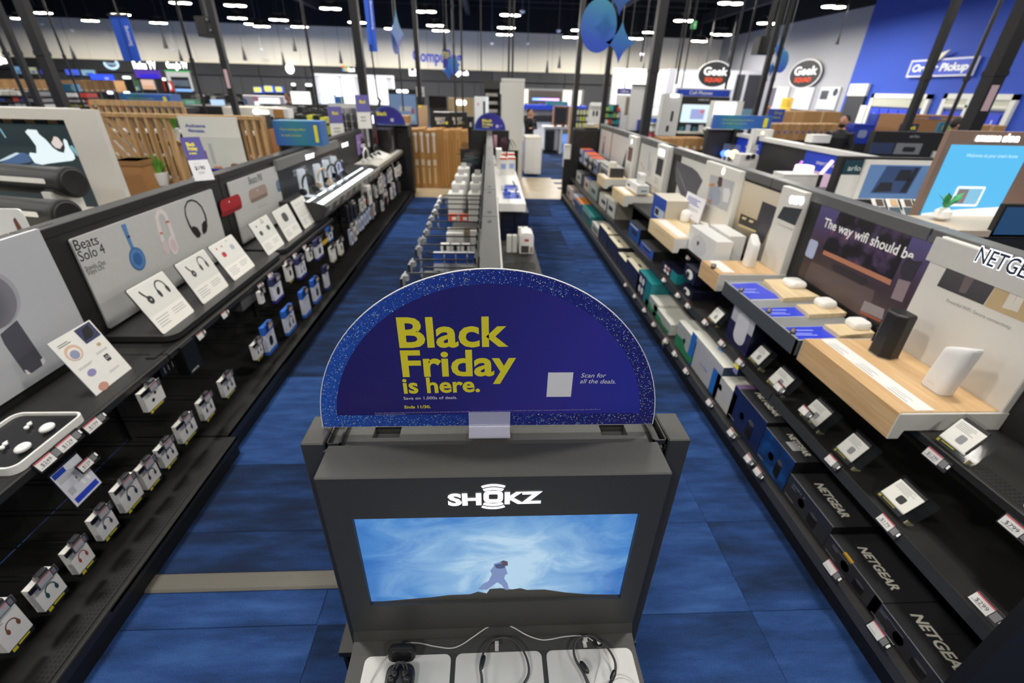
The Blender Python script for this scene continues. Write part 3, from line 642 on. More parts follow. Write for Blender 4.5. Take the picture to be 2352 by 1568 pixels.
def tent(lab, BL, BR, TL, TR, icons, Z=.792):
    t = fit_tilt('tent_card', lab, 'display card', BL, BR, TL, TR, 90, Z=Z, group='white tent cards on the demo trays', lo=12, hi=40)
    w, h = t.w, t.h
    t.part('card', MB().prism(rr(0, 0, w, h, .012, 3), 0, .004), CARD); t.part('back_plate', MB().prism(rr(-.003, -.002, w+.001, h+.003, .013, 3), .004, .009), BLK, label='black backing')
    t.flat('photo_area', [(.004, h*.38), (w-.004, h*.38), (w-.004, h-.008), (.004, h-.008)], M('#dddcd6', .5), -.0002, .0002)
    t.lines(w*.08, h*.08, w*.45, h*.3, 4, GINK, -.0003, .22); t.lines(w*.55, h*.15, w*.93, h*.3, 3, GINK, -.0003, .22)
    for kind, fx, fz, s, mt in icons:
        if kind == 'side':
            x, z = fx*w, fz*h
            strokes(t, 'printed_picture', [([(x-.35*s, z+.75*s), (x-.25*s, z+.45*s), (x-.08*s, z+.15*s), (x+.1*s, z-.1*s)], [.16*s, .17*s, .16*s, .2*s])], mt, -.0008)
            t.flat('printed_picture', ell(x+.12*s, z-.22*s, .32*s, .36*s, 18), mt, -.0013, .0004)
            t.flat('printed_picture', ell(x+.14*s, z-.22*s, .07*s, .08*s, 10), CARD2, -.0018, .0003)
        elif kind == 'front': icon_phones(t, fx*w, fz*h, s, mt, -.0008)
        else: t.flat('printed_picture', rr(fx*w-s*.5, fz*h-s*.38, fx*w+s*.5, fz*h+s*.38, s*.3, 4), mt, -.0008, .0004)
    return t
K1, K2, RD = M('#222222'), M('#3a3a3a'), M('#b51f2c')
tent('white tent card with two black headphone views, nearest of the headphone cards', (376, 768), (448, 715), (290, 667), (373, 622), [('side', .28, .70, .07, K1), ('front', .70, .70, .095, K1)])
tent('white tent card with dark grey headphone views, middle of the headphone cards', (468, 699), (525, 656), (398, 607), (468, 573), [('side', .28, .70, .065, K2), ('front', .70, .72, .09, K2)])
tent('white tent card with red and silver earbud cases', (539, 645), (586, 606), (480, 563), (532, 536), [('blob', .3, .66, .05, RD), ('blob', .72, .72, .05, M('#a6abb8')), ('blob', .2, .86, .016, RD), ('blob', .4, .86, .016, RD), ('blob', .66, .92, .014, GINK)])
tent('white tent card with two dark round earbud cases', (617, 587), (653, 561), (568, 517), (611, 493), [('blob', .28, .62, .05, K2), ('blob', .72, .66, .055, K2), ('front', .6, .88, .04, K1), ('blob', .25, .84, .02, K1)], )
tent('white tent card with one dark rounded portable speaker', (663, 555), (694, 533), (621, 487), (660, 470), [('blob', .5, .68, .11, K2)])
tent('white tent card with rows of faint small product pictures', (701, 526), (726, 508), (666, 465), (695, 449), [('blob', .25+.25*i, .3+.13*j, .016, M('#c9bdb4') if j < 4 else K1) for i in range(3) for j in range(5)])

# white leaflet stand and earbud tray at the near end
lf = fit_tilt('leaflet', 'white product leaflet with eight small headphone pictures leaning in a clear holder', 'sign', (222, 909), (303, 848), (107, 792), (206, 735), 90, Z=.742, lo=8, hi=40)
w, h = lf.w, lf.h
lf.part('sheet', MB().box(0, 0, 0, w, .002, h), M('#e9e7e2', .5)); lf.part('clear_back', MB().box(0, .002, 0, w, .005, h).box(0, .0, 0, w, .09, .003), AC, label='clear holder')
lf.flat('printed_picture', lf.pxs([(169, 760), (204, 738), (232, 768), (199, 790)], -.0006), M('#33385f'), -.0003, .0003)
lf.flat('printed_picture', lf.pxs([(187, 757), (200, 745), (214, 760), (213, 772), (196, 783)], -.0010), INK, -.0007, .0003)
for (x, y, r, m_) in ((170, 810, .040, '#d8b8a0'), (171, 812, .030, '#e9e2da'), (172, 814, .022, '#8f97b5'), (227, 790, .011, '#c4a77b'), (211, 855, .022, '#8d88b5'), (238, 886, .026, '#c08f7d')):
    q_ = lf.px(x, y, -.0006); lf.flat('printed_picture', ell(q_[0], q_[1], r*1.1, r*.8 if x > 205 else r, 18), M(m_), -.0003-(.0004 if r < .035 else 0)-(.0004 if r == .022 and x < 200 else 0), .0003)
q_ = lf.px(247, 820, -.0006); lf.flat('printed_picture', rr(q_[0]-.014, q_[1]-.018, q_[0]+.014, q_[1]+.018, .004), M('#33373c'), -.0003, .0003); icon_phones(lf, q_[0], q_[1], .016, WHITE, -.0007)
lf.lines(w*.1, h*.84, w*.42, h*.9, 2, INK, -.0003, .3); lf.lines(w*.1, h*.43, w*.5, h*.47, 2, GINK, -.0003, .3); lf.lines(w*.6, h*.48, w*.9, h*.52, 2, GINK, -.0003, .3); lf.lines(w*.55, h*.14, w*.9, h*.18, 2, GINK, -.0003, .3)
et = T('earbud_tray', 'white rimmed black tray with two white earbud sets on the left shelf', 'display tray', (-2.0, 1.2, .742), rz=90)
def lp(t, px, py, z): q = t.I @ P(px, py, Z=z); return (q.x, q.y)
zt = .742+.036
A_, B_, C_ = lp(et, 182, 945, zt), lp(et, 40, 1068, zt), lp(et, 80, 946, zt)
x1 = A_[0]; yf = (A_[1]+lp(et, 70, 1058, zt)[1])/2; yb = yf+.30; x0 = lp(et, 48, 1068, zt)[0]-.02
yb = min(yb, .22)
rim_o, rim_i = rr(x0, yf, x1, yb, .04, 6), rr(x0+.009, yf+.009, x1-.009, yb-.009, .033, 6); mb = MB(); n = len(rim_o)
for i in range(n):
    j = (i+1) % n
    for z0, z1, pa in ((0, .036, None),):
        mb.add([(*rim_o[i], z0), (*rim_o[j], z0), (*rim_o[j], z1), (*rim_o[i], z1), (*rim_i[i], z1), (*rim_i[j], z1), (*rim_i[i], .02), (*rim_i[j], .02)], [(0, 1, 2, 3), (3, 2, 5, 4), (4, 5, 7, 6)])
et.part('rim', mb, M('#ecebe6', .3), label='white rounded rim')
et.part('tray_floor', MB().prism(rim_i, 0, .022, 'z'), M('#17171a', .25), label='black tray floor')
for k, (px, py) in enumerate(((108, 982), (52, 1028))):
    q_ = et.I @ P(px, py, Z=.78)
    t = T('charging_case', 'white rounded earbud case %s in the shelf tray' % ('further along' if k == 0 else 'nearest the tray corner'), 'earbud case', et.M @ Vector((q_.x, q_.y, .0225)), rz=90)
    t.part('case', MB().ball((0, 0, .016), .031, 18, 10, sy=.75, sz=.52), WHITE, smooth=True); t.part('seam', MB().lathe([(.0312, .0157), (.0312, .0163)], n=18, sy=.75), GINK); t.part('tether', MB().tube([(.02, .015, .02), (.045, .03, .004), (.05, .05, .0)], .0012, 5), GINK)
    q2 = et.I @ P(px-43, py-3, Z=.775)
    u = T('earbuds', 'pair of white earbuds beside the case %s' % ('further along the tray' if k == 0 else 'nearest the tray corner'), 'earbuds', et.M @ Vector((q2.x, q2.y, .0225)), rz=90)
    for s_ in (-1, 1):
        u.part('earbud', MB().ball((s_*.012, .004*s_, .014), .0095, 12, 8, sz=.9).tube([(s_*.012, .004*s_, .016), (s_*.012+.012, .012+.004*s_, .012), (s_*.012+.026, .02+.004*s_, .006)], .0032, 8), WHITE, smooth=True)

# shelf-edge price labels
PAP = M('#dcdbd9', .4); RDL = M('#c94a5c', .5)
def price(px, py, X, w=.10, h=.042, label='', rz=90, rx=-25, red=True, amount='', Zlim=None, name='price_label'):
    q = P(px, py, X=X); t = T(name, label, 'price tag', q, rz=rz, rx=rx)
    t.part('holder', MB().box(-w/2-.006, -.003, -h/2-.006, w/2+.014, .003, h/2+.006), M('#1d1d20', .25), bevel=.002)
    t.part('paper', MB().box(-w/2, -.0042, -h/2, w*.22, -.003, h/2), PAP)
    if red: t.part('red_line', MB().box(-w/2, -.0048, h/2-.005, w*.22, -.0042, h/2), RDL)
    t.part('code_patch', MB().box(w*.25, -.0042, -h*.35, w/2, -.003, h*.4), M('#77777a', .5), label='grey blank square')
    t.part('clip', MB().box(w/2+.004, -.0045, -.006, w/2+.012, -.003, .012), WHITE)
    if amount: t.text(amount, (-w*.36, -h*.2), (w*.12, -h*.2), INK, -.0045, h=h*.36)
    t.lines(-w*.44, -h*.44, w*.1, -h*.26, 1, GINK, -.0043, .4)
    return t
for px, py, am, lb in ((217, 972, '199', 'furthest'), (158, 1014, '129', 'middle'), (110, 1055, '249', 'nearest')):
    price(px, py, -1.812, .105, .04, 'price label %s of three in front of the earbud tray' % lb, amount='$'+am)
ps = fit_tilt('hanging_offer_card', 'white and blue earbud offer card hanging under the left shelf edge', 'sign', (178, 1164), (234, 1104), (117, 1091), (178, 1040), 90, X=-1.80, lo=0, hi=20)
w, h = ps.w, ps.h
ps.part('card', MB().box(0, 0, 0, w, .003, h), M('#d9dbe6', .45)); ps.part('sleeve', MB().box(-.004, .001, -.004, w+.004, .004, h+.01), M('#1d2030', .3))
ps.flat('blue_band', [(w*.08, h*.05), (w*.94, h*.05), (w*.94, h*.2), (w*.08, h*.2)], BBLUE, -.0002, .0003); ps.flat('blue_band', [(.004, h*.86), (w*.45, h*.86), (w*.45, h*.995), (.004, h*.995)], M('#1c3fa8'), -.0002, .0003)
ps.lines(w*.06, h*.66, w*.75, h*.84, 4, GINK, -.0003, .35); ps.flat('blank_patch', [(w*.1, h*.3), (w*.3, h*.3), (w*.3, h*.48), (w*.1, h*.48)], M('#b9bac2'), -.0002, .0003)
for x in (.55, .75):
    ps.flat('printed_picture', ell(w*x, h*.55, w*.085, h*.085, 14), WHITE, -.0002, .0003); strokes(ps, 'printed_picture', [([(w*x+.004, h*.5), (w*x+.01, h*.3)], .012)], WHITE, -.0002); ps.flat('printed_picture', ell(w*x-.004, h*.57, w*.02, h*.03, 10), K1, -.0007, .0003)
price(200, 1063, -1.795, .085, .036, 'price label clipped over the hanging blue and white earbud card', amount='$129')

# hooks and the packs hanging on them
PEGM = M('#1f1f20', .35, .3)
def peg(y, z, x0, x1, label, side=1, tag=True, two=True, tagw=.085):
    """a peg hook from the back panel to x1 with a price tag on its tip"""
    t = T('peg_hook', label, 'display hook', (x0, y, z), rz=90 if side > 0 else -90); L = abs(x1-x0)
    mb = MB().tube([(0, 0, 0), (0, -L+.02, 0), (0, -L, .012)], .0032, 6)
    if two: mb.tube([(0, 0, .03), (0, -L-.01, .03)], .0026, 6)
    t.part('rod', mb, PEGM)
    if tag:
        y_ = -L-.012
        t.part('tag_plate', MB().box(-tagw/2, y_-.004, .0, tagw/2, y_, .042).box(-.02, y_, .02, .02, y_+.02, .055), M('#37373b', .25), bevel=.003)
        t.part('tag_paper', MB().box(-tagw/2+.006, y_-.005, .006, tagw*.18, y_-.004, .036), M('#a8a8ac', .4)); t.part('tag_red', MB().box(-tagw/2+.006, y_-.0055, .033, tagw*.18, y_-.005, .036), RDL)
        t.part('tag_patch', MB().box(tagw*.22, y_-.005, .01, tagw/2-.01, y_-.004, .034), M('#6e6e74', .5))
    return t
YB2 = M('#cfc21d', .5); DKB = M('#17171a', .5)
def pegname(label):
    w = ('peg hook and price tag above the '+label).split()
    return ' '.join(w[:16]).rstrip(',')
def pack(TL, BL, BR, X, label, style, icon='front', tint=K1, group='hanging packs on the left gondola', side=90, depth=.03, X0=XB, pegz=.45, hook=True, hlabel='', sq=True):
    b = P(BL[0], BL[1], X=X); t = T('hanging_pack', label, 'product pack', b, rz=side, group=group)
    tl, br = t.px(*TL), t.px(*BR); w, h = br[0], tl[1]
    w, h = max(.04, min(.2, w)), max(.06, min(.3, h)); foot = .02
    body = {'mag': '#e2e0da', 'blue': '#d8dcea', 'navy': '#dcdde6', 'dark': '#1b1b1e', 'yellow': '#d9b021', 'white': '#e6e5e0'}[style]
    t.part('box', MB().box(0, 0, 0, w, depth, h), M(body, .45, var=.03))
    if style == 'mag':
        t.part('foot_band', MB().box(.004, -.001, -foot, w-.002, depth*.9, 0), DKB); t.part('yellow_mark', MB().box(.010, -.0016, -foot*.85, .028, -.001, -foot*.15).box(.034, -.0016, -foot*.55, w*.8, -.001, -foot*.2), YB2)
        t.part('hang_strip', MB().box(-.004, -.0014, h-.02, w*.98, .004, h), DKB); t.part('hang_tab', MB().prism(rr(w*.3, h, w*.75, h+.03, .01, 3), .004, .006), M('#b9bbbe', .15, trans=.5, var=0))
        t.lines(.008, h*.62, w*.4, h*.8, 3, GINK, -.0002, .4)
    elif style in ('blue', 'navy'):
        c_ = '#2f6bd0' if style == 'blue' else '#2a2f86'
        t.part('blue_band', MB().box(-.0005, -.001, 0, w+.0005, depth, h*.13), M(c_)); t.part('blue_top', MB().box(-.0005, -.001, h*.78, w+.0005, depth, h+.02), M(c_ if style == 'blue' else '#3c3f6b'))
        t.lines(w*.1, h*.62, w*.85, h*.76, 3, GINK, -.0002, .4)
    elif style == 'yellow': t.part('dark_top', MB().box(-.0005, -.001, h*.5, w+.0005, depth, h+.01), DKB)
    elif style == 'white': t.lines(w*.1, h*.75, w*.85, h*.92, 3, GINK, -.0002, .4)
    if icon == 'front': icon_phones(t, w*.55, h*.42, min(w, h)*.5, tint, -.0004)
    elif icon == 'blob': t.flat('printed_picture', rr(w*.32, h*.25, w*.68, h*.62, w*.16, 4), tint, -.0004, .0004)
    elif icon == 'buds':
        flats(t, 'printed_picture', [ell(w*.4, h*.35, w*.08, h*.09, 10), ell(w*.6, h*.6, w*.06, h*.08, 10)], tint, -.0004)
    t.w, t.h = w, h
    if hook:
        top = b.z+h-.012
        peg(b.y+w*.5, top, X0+.004, X+.012 if side > 0 else X-.012, hlabel or pegname(label), 1 if side > 0 else -1, tagw=min(.09, w*.85))
    return t
tints = [('copper', '#7b4a3a'), ('teal', '#1f4a55'), ('coral red', '#a83a36'), ('violet', '#3f3d66'), ('midnight blue', '#22304d'), ('charcoal', '#2a2a30'), ('dark blue', '#1d2436'), ('grey', '#45454d'), ('black', '#17171a'), ('jet black', '#101012')]
low = [((-30, 1425), (21, 1499), (73, 1431)), ((62, 1364), (105, 1405), (154, 1346)), ((143, 1281), (183, 1319), (215, 1270)), ((203, 1205), (238, 1242), (272, 1198)), ((252, 1142), (291, 1178), (330, 1130)),
       ((314, 1087), (341, 1125), (372, 1092)), ((361, 1038), (382, 1075), (411, 1045)), ((404, 983), (422, 1019), (459, 993)), ((456, 929), (473, 966), (497, 944)), ((504, 881), (520, 913), (544, 893))]
for i, ((a, b, c_), (nm, col)) in enumerate(zip(low, tints)):
    pack(a, b, c_, -1.72, 'white headphone pack printed %s, %s from the near end of the low hooks' % (nm, ORD[i]), 'mag', 'front', M(col))
more = [((580, 796), (591, 827), (608, 815), 'mag', 'front', 'slim white pack with black headphones just before the blue packs'),
        ((601, 763), (620, 816), (638, 793), 'blue', 'blob', 'blue and white pack with dark speaker, nearest of the low blue packs'),
        ((652, 721), (664, 771), (683, 753), 'blue', 'front', 'blue and white pack with dark headphones, second of the low blue packs'),
        ((689, 680), (703, 730), (716, 714), 'blue', 'none', 'blue and white pack with grey print, third of the low blue packs'),
        ((717, 650), (727, 698), (739, 685), 'blue', 'blob', 'blue and white pack, fourth of the low blue packs'),
        ((739, 625), (753, 667), (759, 656), 'navy', 'none', 'white pack with navy ends behind the low blue packs'),
        ((757, 572), (765, 602), (774, 594), 'mag', 'none', 'small white pack beyond the navy ended one on the low hooks'),
        ((776, 557), (783, 586), (790, 578), 'mag', 'blob', 'small white pack with black earpiece, low on the far hooks')]
for a, b, c_, st, ic, lb in more: pack(a, b, c_, -1.72, lb, st, ic, K1)
up = [((310, 918), (343, 947), (384, 917), 'mag', 'buds', 'white earbud pack alone on the near upper hook under the left shelf'),
      ((584, 683), (603, 698), (609, 690), 'white', 'buds', 'small white boxed earbuds on an upper hook'),
      ((621, 650), (635, 697), (653, 680), 'navy', 'blob', 'white pack with navy ends and a black shaver shaped speaker'),
      ((655, 612), (665, 647), (676, 639), 'mag', 'blob', 'small white pack with yellow foot under the shelf edge'),
      ((681, 601), (691, 643), (706, 630), 'navy', 'front', 'tall white pack with navy foot and a looped headset'),
      ((706, 576), (712, 600), (719, 592), 'white', 'blob', 'narrow white pack with one dark earpiece under the shelf edge'),
      ((725, 558), (731, 599), (745, 587), 'navy', 'blob', 'white pack with navy foot and a small black and gold device'),
      ((739, 545), (744, 563), (755, 556), 'yellow', 'none', 'small yellow and black pack under the shelf edge'),
      ((751, 532), (757, 556), (765, 544), 'blue', 'blob', 'small white pack with bright blue foot at the end of the shelf edge')]
for a, b, c_, st, ic, lb in up: pack(a, b, c_, -1.78, lb, st, ic, K1)
# dark boxes hung at the seam below the first shelf joint
for k in range(6):
    q = P(374+9*k, 867-7.5*k, X=-1.86); t = T('dark_pack', 'black boxed headset, %s of the dark row under the shelf joint' % ORD[k], 'product pack', (q.x, q.y, q.z), rz=90, group='dark boxed headsets')
    t.part('box', MB().box(0, 0, 0, .035, .05, .13), M('#141416', .4)); t.part('red_mark', MB().box(.008, -.001, .11, .018, 0, .116), RDL); t.part('edge_print', MB().box(.03, -.001, .01, .034, 0, .05), GINK)
q = P(440, 862, X=-1.80); t = T('dark_box', 'larger black boxed headset with white lettering beside the dark row', 'product pack', (q.x, q.y, q.z), rz=90)
t.part('box', MB().box(0, 0, 0, .13, .07, .19), M('#161618', .4)); t.text('EARBUDS', (.015, .012), (.085, .012), WHITE, -.001, h=.012)
gb = P(586, 690, X=-1.86); t = T('grey_box', 'grey boxed speaker hanging under the middle of the left shelf', 'product pack', (gb.x, gb.y-.2, gb.z), rz=90)
t.part('box', MB().box(0, 0, .0, .30, .12, .10), M('#555553', .5)); t.part('white_end', MB().box(.30, .0, 0, .34, .12, .10), M('#cfcecb', .5)); t.part('mark', MB().box(.315, -.001, .04, .325, 0, .06), K1)
for px, py, lb in ((461, 770, 'under the nearest tent card'), (516, 722, 'glinting under the middle tent card'), (598, 657, 'under the red case card'), (620, 633, 'over the navy ended speaker pack'), (657, 603, 'under the round case card'), (676, 587, 'glinting under the speaker card'), (699, 568, 'under the faint pictures card')):
    price(px, py, -1.812, .075, .038, 'small white price label %s on the left shelf edge' % lb, rx=-15)
# empty peg hooks
k = 0
for y in [1.0+.16*i for i in range(9)]:
    if k in (0, 1, 2, 4, 5, 6): peg(y+.05, .60, XB, -1.95, 'empty black peg hook, %s along the near upper row' % ORD[k], tag=False)
    k += 1

# lit headphone demo bay, purple panel and the dark end bay
bay = T('headphone_bay', 'lit headphone demo counter with grey fascia and bright light strip', 'display counter', (XB, 5.45, 0), rz=90)
f = LX(-1.75)
BL_ = 2.35
bay.part('counter', MB().prism([(0, .86), (0, 1.0), (f+.13, 1.0), (f+.02, .97), (f, .94), (f+.05, .82), (f+.12, .80)][::-1], -.42, BL_+.0, 'x'), M('#2a2a2a', .35))
bay.part('price_fascia', MB().prism([(f+.015, .965), (f-.006, .948), (f+.042, .835), (f+.05, .84)], -.40, BL_, 'x'), M('#77756c', .25, .3), label='grey transparent price fascia')
for k in range(9): bay.part('fascia_label', MB().prism([(f+.008, .945), (f-.006, .940), (f+.02, .875), (f+.03, .88)], -.30+.28*k, -.30+.28*k+.12, 'x'), M('#a09c90', .4))
bay.part('light_strip', MB().prism([(f+.03, .978), (f+.04, .983), (f+.20, 1.004), (f+.20, 1.0), (f+.03, .97)], -.40, BL_-.35, 'x'), M('#f0fbff', emit=2.6))
bay.part('back_graphic', MB().box(-.30, -.02, 1.0, BL_-.55, -.008, 1.30), M('#23262f', .3, var=.5, scale=5), label='dark starry back graphic')
bay.part('fascia', MB().box(-.32, -.05, 1.30, BL_-.5, -.0, 1.40), M('#7d7d7c', .35), label='grey fascia with lit lettering')
GLO2 = M('#ffffff', emit=3)
bay.text('SONY', bay.px(703, 367, -.052), bay.px(723, 361, -.052), GLO2, -.052, h=.055, bold=.03); bay.text('BOSE', bay.px(786, 339, -.052), bay.px(800, 334, -.052), GLO2, -.052, h=.055, bold=.03)
for x0 in (.0, 1.0): bay.lines(x0+.1, 1.16, x0+.55, 1.24, 2, M('#8a8d98'), -.0205, .7, .1)
bay.part('image_strip', MB().box(.95, -.10, 1.005, BL_-.6, -.085, 1.14).box(.97, -.0995, 1.01, .98, -.101, 1.13), M('#b9c6ee', emit=.8), label='row of small lit pictures')
for k in range(5): bay.part('small_picture', MB().prism(rr(1.0+.16*k, 1.03, 1.10+.16*k, 1.12, .02, 3), -.1005, -.102), M('#5a6280', emit=.6))
def headphones(name, lab, loc, rz, mat, s=1.0, group=None, stand=None):
    t = T(name, lab, 'headphones', loc, rz=rz, group=group)
    pts = [(.082*s*math.cos(math.radians(a)), 0, (.11+.098*math.sin(math.radians(a)))*s) for a in range(-8, 189, 14)]
    t.part('headband', MB().tube(pts, [(.0075+.004*abs(math.sin(math.radians(i*14-8))))*s for i in range(len(pts))], 8), mat, smooth=True)
    for k in (-1, 1):
        mb = MB().lathe([(.02*s, 0), (.036*s, .004*s), (.04*s, .014*s), (.036*s, .03*s), (.02*s, .034*s)], n=16, sx=.85); mb.xf(Matrix.Translation((k*.088*s, 0, .06*s)) @ Matrix.Rotation(math.radians(-k*90), 4, 'Y') @ Matrix.Translation((0, 0, -.017*s)))
        t.part('ear_cup', mb, mat, smooth=True)
    if stand:
        t.part('stand', MB().prism(rr(-.05*s, -.0, .05*s, .25*s, .02, 4), .055*s, .07*s).prism(rr(-.05*s, 0, .05*s, .012, .005, 2), -.06*s, .07*s), stand, label='white headphone stand')
    return t
ST = M('#dfe9f5', .3); Z1 = 1.002
for i, (px, py, col, lb) in enumerate(((714, 452, '#1b1b1d', 'black headphones on a white stand, first on the lit counter'), (748, 436, '#b8a790', 'sand coloured headphones on a white stand on the lit counter'), (767, 424, '#19191b', 'black headphones, third on the lit counter'), (783, 413, '#1d1d20', 'black headphones, fourth on the lit counter beside the small pictures'))):
    q = P(px, py, Z=Z1); q.x = max(-2.12, min(-1.95, q.x)); headphones('demo_headphones', lb, (q.x, q.y, Z1), 70, M(col, .4), 1.15, 'headphones on the lit counter', ST)
pp_ = T('header_panel', 'purple header panel showing a dark headset and blurred person', 'display panel', (XB+.02, P(824, 356, X=XB+.02).y, P(824, 356, X=XB+.02).z), rz=90)
tl, tr = pp_.px(818, 311), pp_.px(869, 294); pp_.part('panel', MB().box(0, 0, 0, tr[0], .012, tl[1]), M('#9c7fc4', .4, var=.2, scale=4))
flats(pp_, 'printed_picture', [pp_.pxs([(846, 343), (848, 322), (851, 313), (856, 320), (860, 340)]),], M('#241b2e'), -.0005); flats(pp_, 'printed_picture', [pp_.pxs([(856, 306), (861, 303), (866, 336), (862, 338)]), pp_.pxs([(826, 325), (836, 322), (832, 336), (828, 350)])], M('#6a4fae'), -.0005)
strokes(pp_, 'printed_picture', [(pp_.pxs([(822, 328), (845, 319), (866, 309)]), .03)], M('#c9b3e0'), -.001)
# white demo shelf beyond the lit counter
ws = T('white_demo_shelf', 'white demo shelf with headsets beyond the lit counter', 'display shelf', (XB, 7.82, 0), rz=90)
ws.part('shelf_top', MB().box(0, LX(-1.80), .93, 2.35, -.02, .965), M('#cfcbc0', .45)); ws.part('front_rail', MB().box(0, LX(-1.78), .87, 2.35, LX(-1.80), .96), M('#3a3936', .4)); ws.part('price_strip', MB().box(.05, LX(-1.775), .925, 2.3, LX(-1.785), .958), M('#a9a69c', .4))
for i, (y, x, col, s, lb) in enumerate(((8.0, -2.0, '#e6e6e6', 1.2, 'white headset standing first on the white demo shelf'), (8.35, -2.05, '#222225', 1.1, 'black headset second on the white demo shelf'), (8.75, -2.0, '#26262a', 1.1, 'black headset third on the white demo shelf'), (9.25, -2.1, '#1a1a1c', 1.25, 'black headset before the dark tower on the white demo shelf'), (9.7, -2.05, '#3c3c40', 1.2, 'grey headset at the far end of the white demo shelf'))):
    headphones('gaming_headset', lb, (x, y, .966), 80, M(col, .45), s, 'headsets on the white demo shelf', None)
t = T('leaflet_tray', 'white angled leaflet tray on the white demo shelf', 'display tray', (-1.95, 8.6, .966), rz=90); t.part('tray', MB().prism([(-.1, 0), (.12, 0), (.12, .09), (-.1, .02)], -.02, .62, 'x'), WHT); t.part('cable', MB().tube([(.3, -.11, .02), (.33, -.17, -.1), (.36, -.2, -.22)], .006, 6), WHT)
dt = T('dark_display', 'tall black gaming headset display with glowing emblem at the gondola end', 'display stand', (XB+.05, 8.95, .966), rz=90)
dt.part('tower', MB().box(0, -.12, 0, .42, .02, .72), M('#17171a', .35)); dt.part('emblem', MB().prism(rr(.14, .54, .22, .68, .03, 4), -.12, -.122), M('#e8f0ff', emit=3)); dt.part('red_stripe', MB().box(.30, -.122, .2, .33, -.12, .45), M('#b01c2a', emit=.6)); dt.lines(.05, .30, .38, .5, 4, M('#4a4a52'), -.1205, .4)
for px, py in ((873, 262),): pass
dt.part('wing', MB().box(.5, -.3, 0, 1.25, .02, .42), M('#121214', .4)); dt.part('stone_print', MB().prism([(.72, .05), (.8, .28), (.92, .3), (.98, .1), (.85, .02)], -.301, -.302), M('#5d5f62'))
# packs on the far hooks
far_cols = [('white', '#e3e1da'), ('dark', '#1b1b20'), ('white and blue', '#cfd6ea'), ('white and orange', '#ded8d0'), ('grey', '#8e8e90')]
def farpack(lab, y, z, w, h, col, tint, X=-1.75):
    t = T('hanging_pack', lab, 'product pack', (X, y, z), rz=90, group='packs on the far hooks of the left gondola')
    t.part('box', MB().box(0, 0, 0, w, .03, h), M(col, .45, var=.04)); t.part('print', MB().prism(rr(w*.25, h*.2, w*.75, h*.6, w*.15, 3), 0, -.001), M(tint))
    t.part('top_band', MB().box(0, -.001, h*.85, w, .0, h), M('#33363c')); t.part('hook', MB().cyl((w/2, -.02, h+.01), (w/2, .45, h+.01), .003, n=6), PEGM)
random.seed(5)
for row, z, n in (('upper', .60, 26), ('lower', .33, 24)):
    y = 5.65
    for k in range(n):
        nm, col = random.choice(far_cols if row == 'lower' or k > 5 else far_cols[:2]); w = random.choice((.09, .11, .08, .12)); h = random.choice((.16, .19, .22))
        tint = random.choice(('#222226', '#b4432e', '#2a4c9a', '#3a3a3e', '#222226', '#1d1d20'))
        farpack('%s headphone pack, %s along the far %s hooks from the lit counter' % (nm, ORD[k], row), y, z+random.uniform(-.02, .02), w, h, col, tint, X=-1.72-random.choice((0, .06))); y += w+.06
        if y > 10.1: break
q = P(806, 470, X=-1.72)
t = T('white_box', 'large white headphone box with one black spot hanging on the far upper hooks', 'product pack', (-1.71, 6.72, .60), rz=90); t.part('box', MB().box(0, 0, 0, .17, .10, .26), WHT); t.part('spot', MB().prism(ell(.085, .16, .03, .045, 14), 0, -.001), K1); t.part('edge_line', MB().box(.165, -.001, 0, .17, .1, .26), K1)
# ---------------------------------------------------------------- the middle gondola behind the sale sign
SP = M('#454543', .45, var=.06, scale=60)
cg = T('gondola', 'grey double sided gondola down the middle of the aisle behind the front sale sign', 'store shelving', (0, 1.0, 0))
segs = [1.0, 3.0, 3.92, 5.45, 6.9, 8.4, 10.1]
for i in range(6):
    a, b = segs[i]-1+.004, segs[i+1]-1-.004
    cg.part('top_cap', MB().box(-.046, a, 1.33, .052, b, 1.37), SP, bevel=.003)
    cg.part('spine_panel', MB().box(-.04, a, .14, .046, b, 1.33), GB)
    for y in (a+.12, b-.12): cg.part('slot', MB().box(-.012, y-.03, 1.3702, .014, y+.03, 1.3712), BLK)
    cg.part('base_deck', MB().box(-.60, a, .10, -.046, b, .13), GD); cg.part('base_deck', MB().box(.052, a, .10, .60, b, .13), GD)
    cg.part('kick_plate', MB().box(-.585, a, 0, -.57, b, .10).box(.57, a, 0, .585, b, .10), M('#0c0c0e', .6))
    cg.part('slat_bar', MB().box(-.10, a, 1.09, -.075, b, 1.13), SP)
    if i in (0, 1, 2): cg.part('pale_edge_panel', MB().box(.056, a, .6, .066, b, 1.33), WHT, label='pale panel edge right of the spine')
cg.part('end_frame', MB().box(-.36, 9.10, 1.0, -.05, 9.16, 1.37).box(.055, 9.10, 1.0, .40, 9.16, 1.37).box(-.6, 9.12, 0, .6, 9.16, 1.0), GB)
fs = T('sale_sign', 'small half round blue sale sign standing at the far end of the middle gondola', 'sign', (.012, 10.12, 1.372))
half_sign(fs, .318)
for s_, a, b in (('Black', (-.16, .15), (.04, .15)), ('Friday', (-.155, .085), (.06, .085)), ('is here.', (-.15, .045), (-.01, .045))): fs.text(s_, a, b, YEL, -.0012, h=.05 if s_ != 'is here.' else .028, bold=.03)
fs.flat('blank_label', rr(.12, .05, .17, .1, .003), M('#c9c8e4'), -.0011); fs.lines(.19, .06, .27, .09, 2, M('#9a98d0'), -.0011)
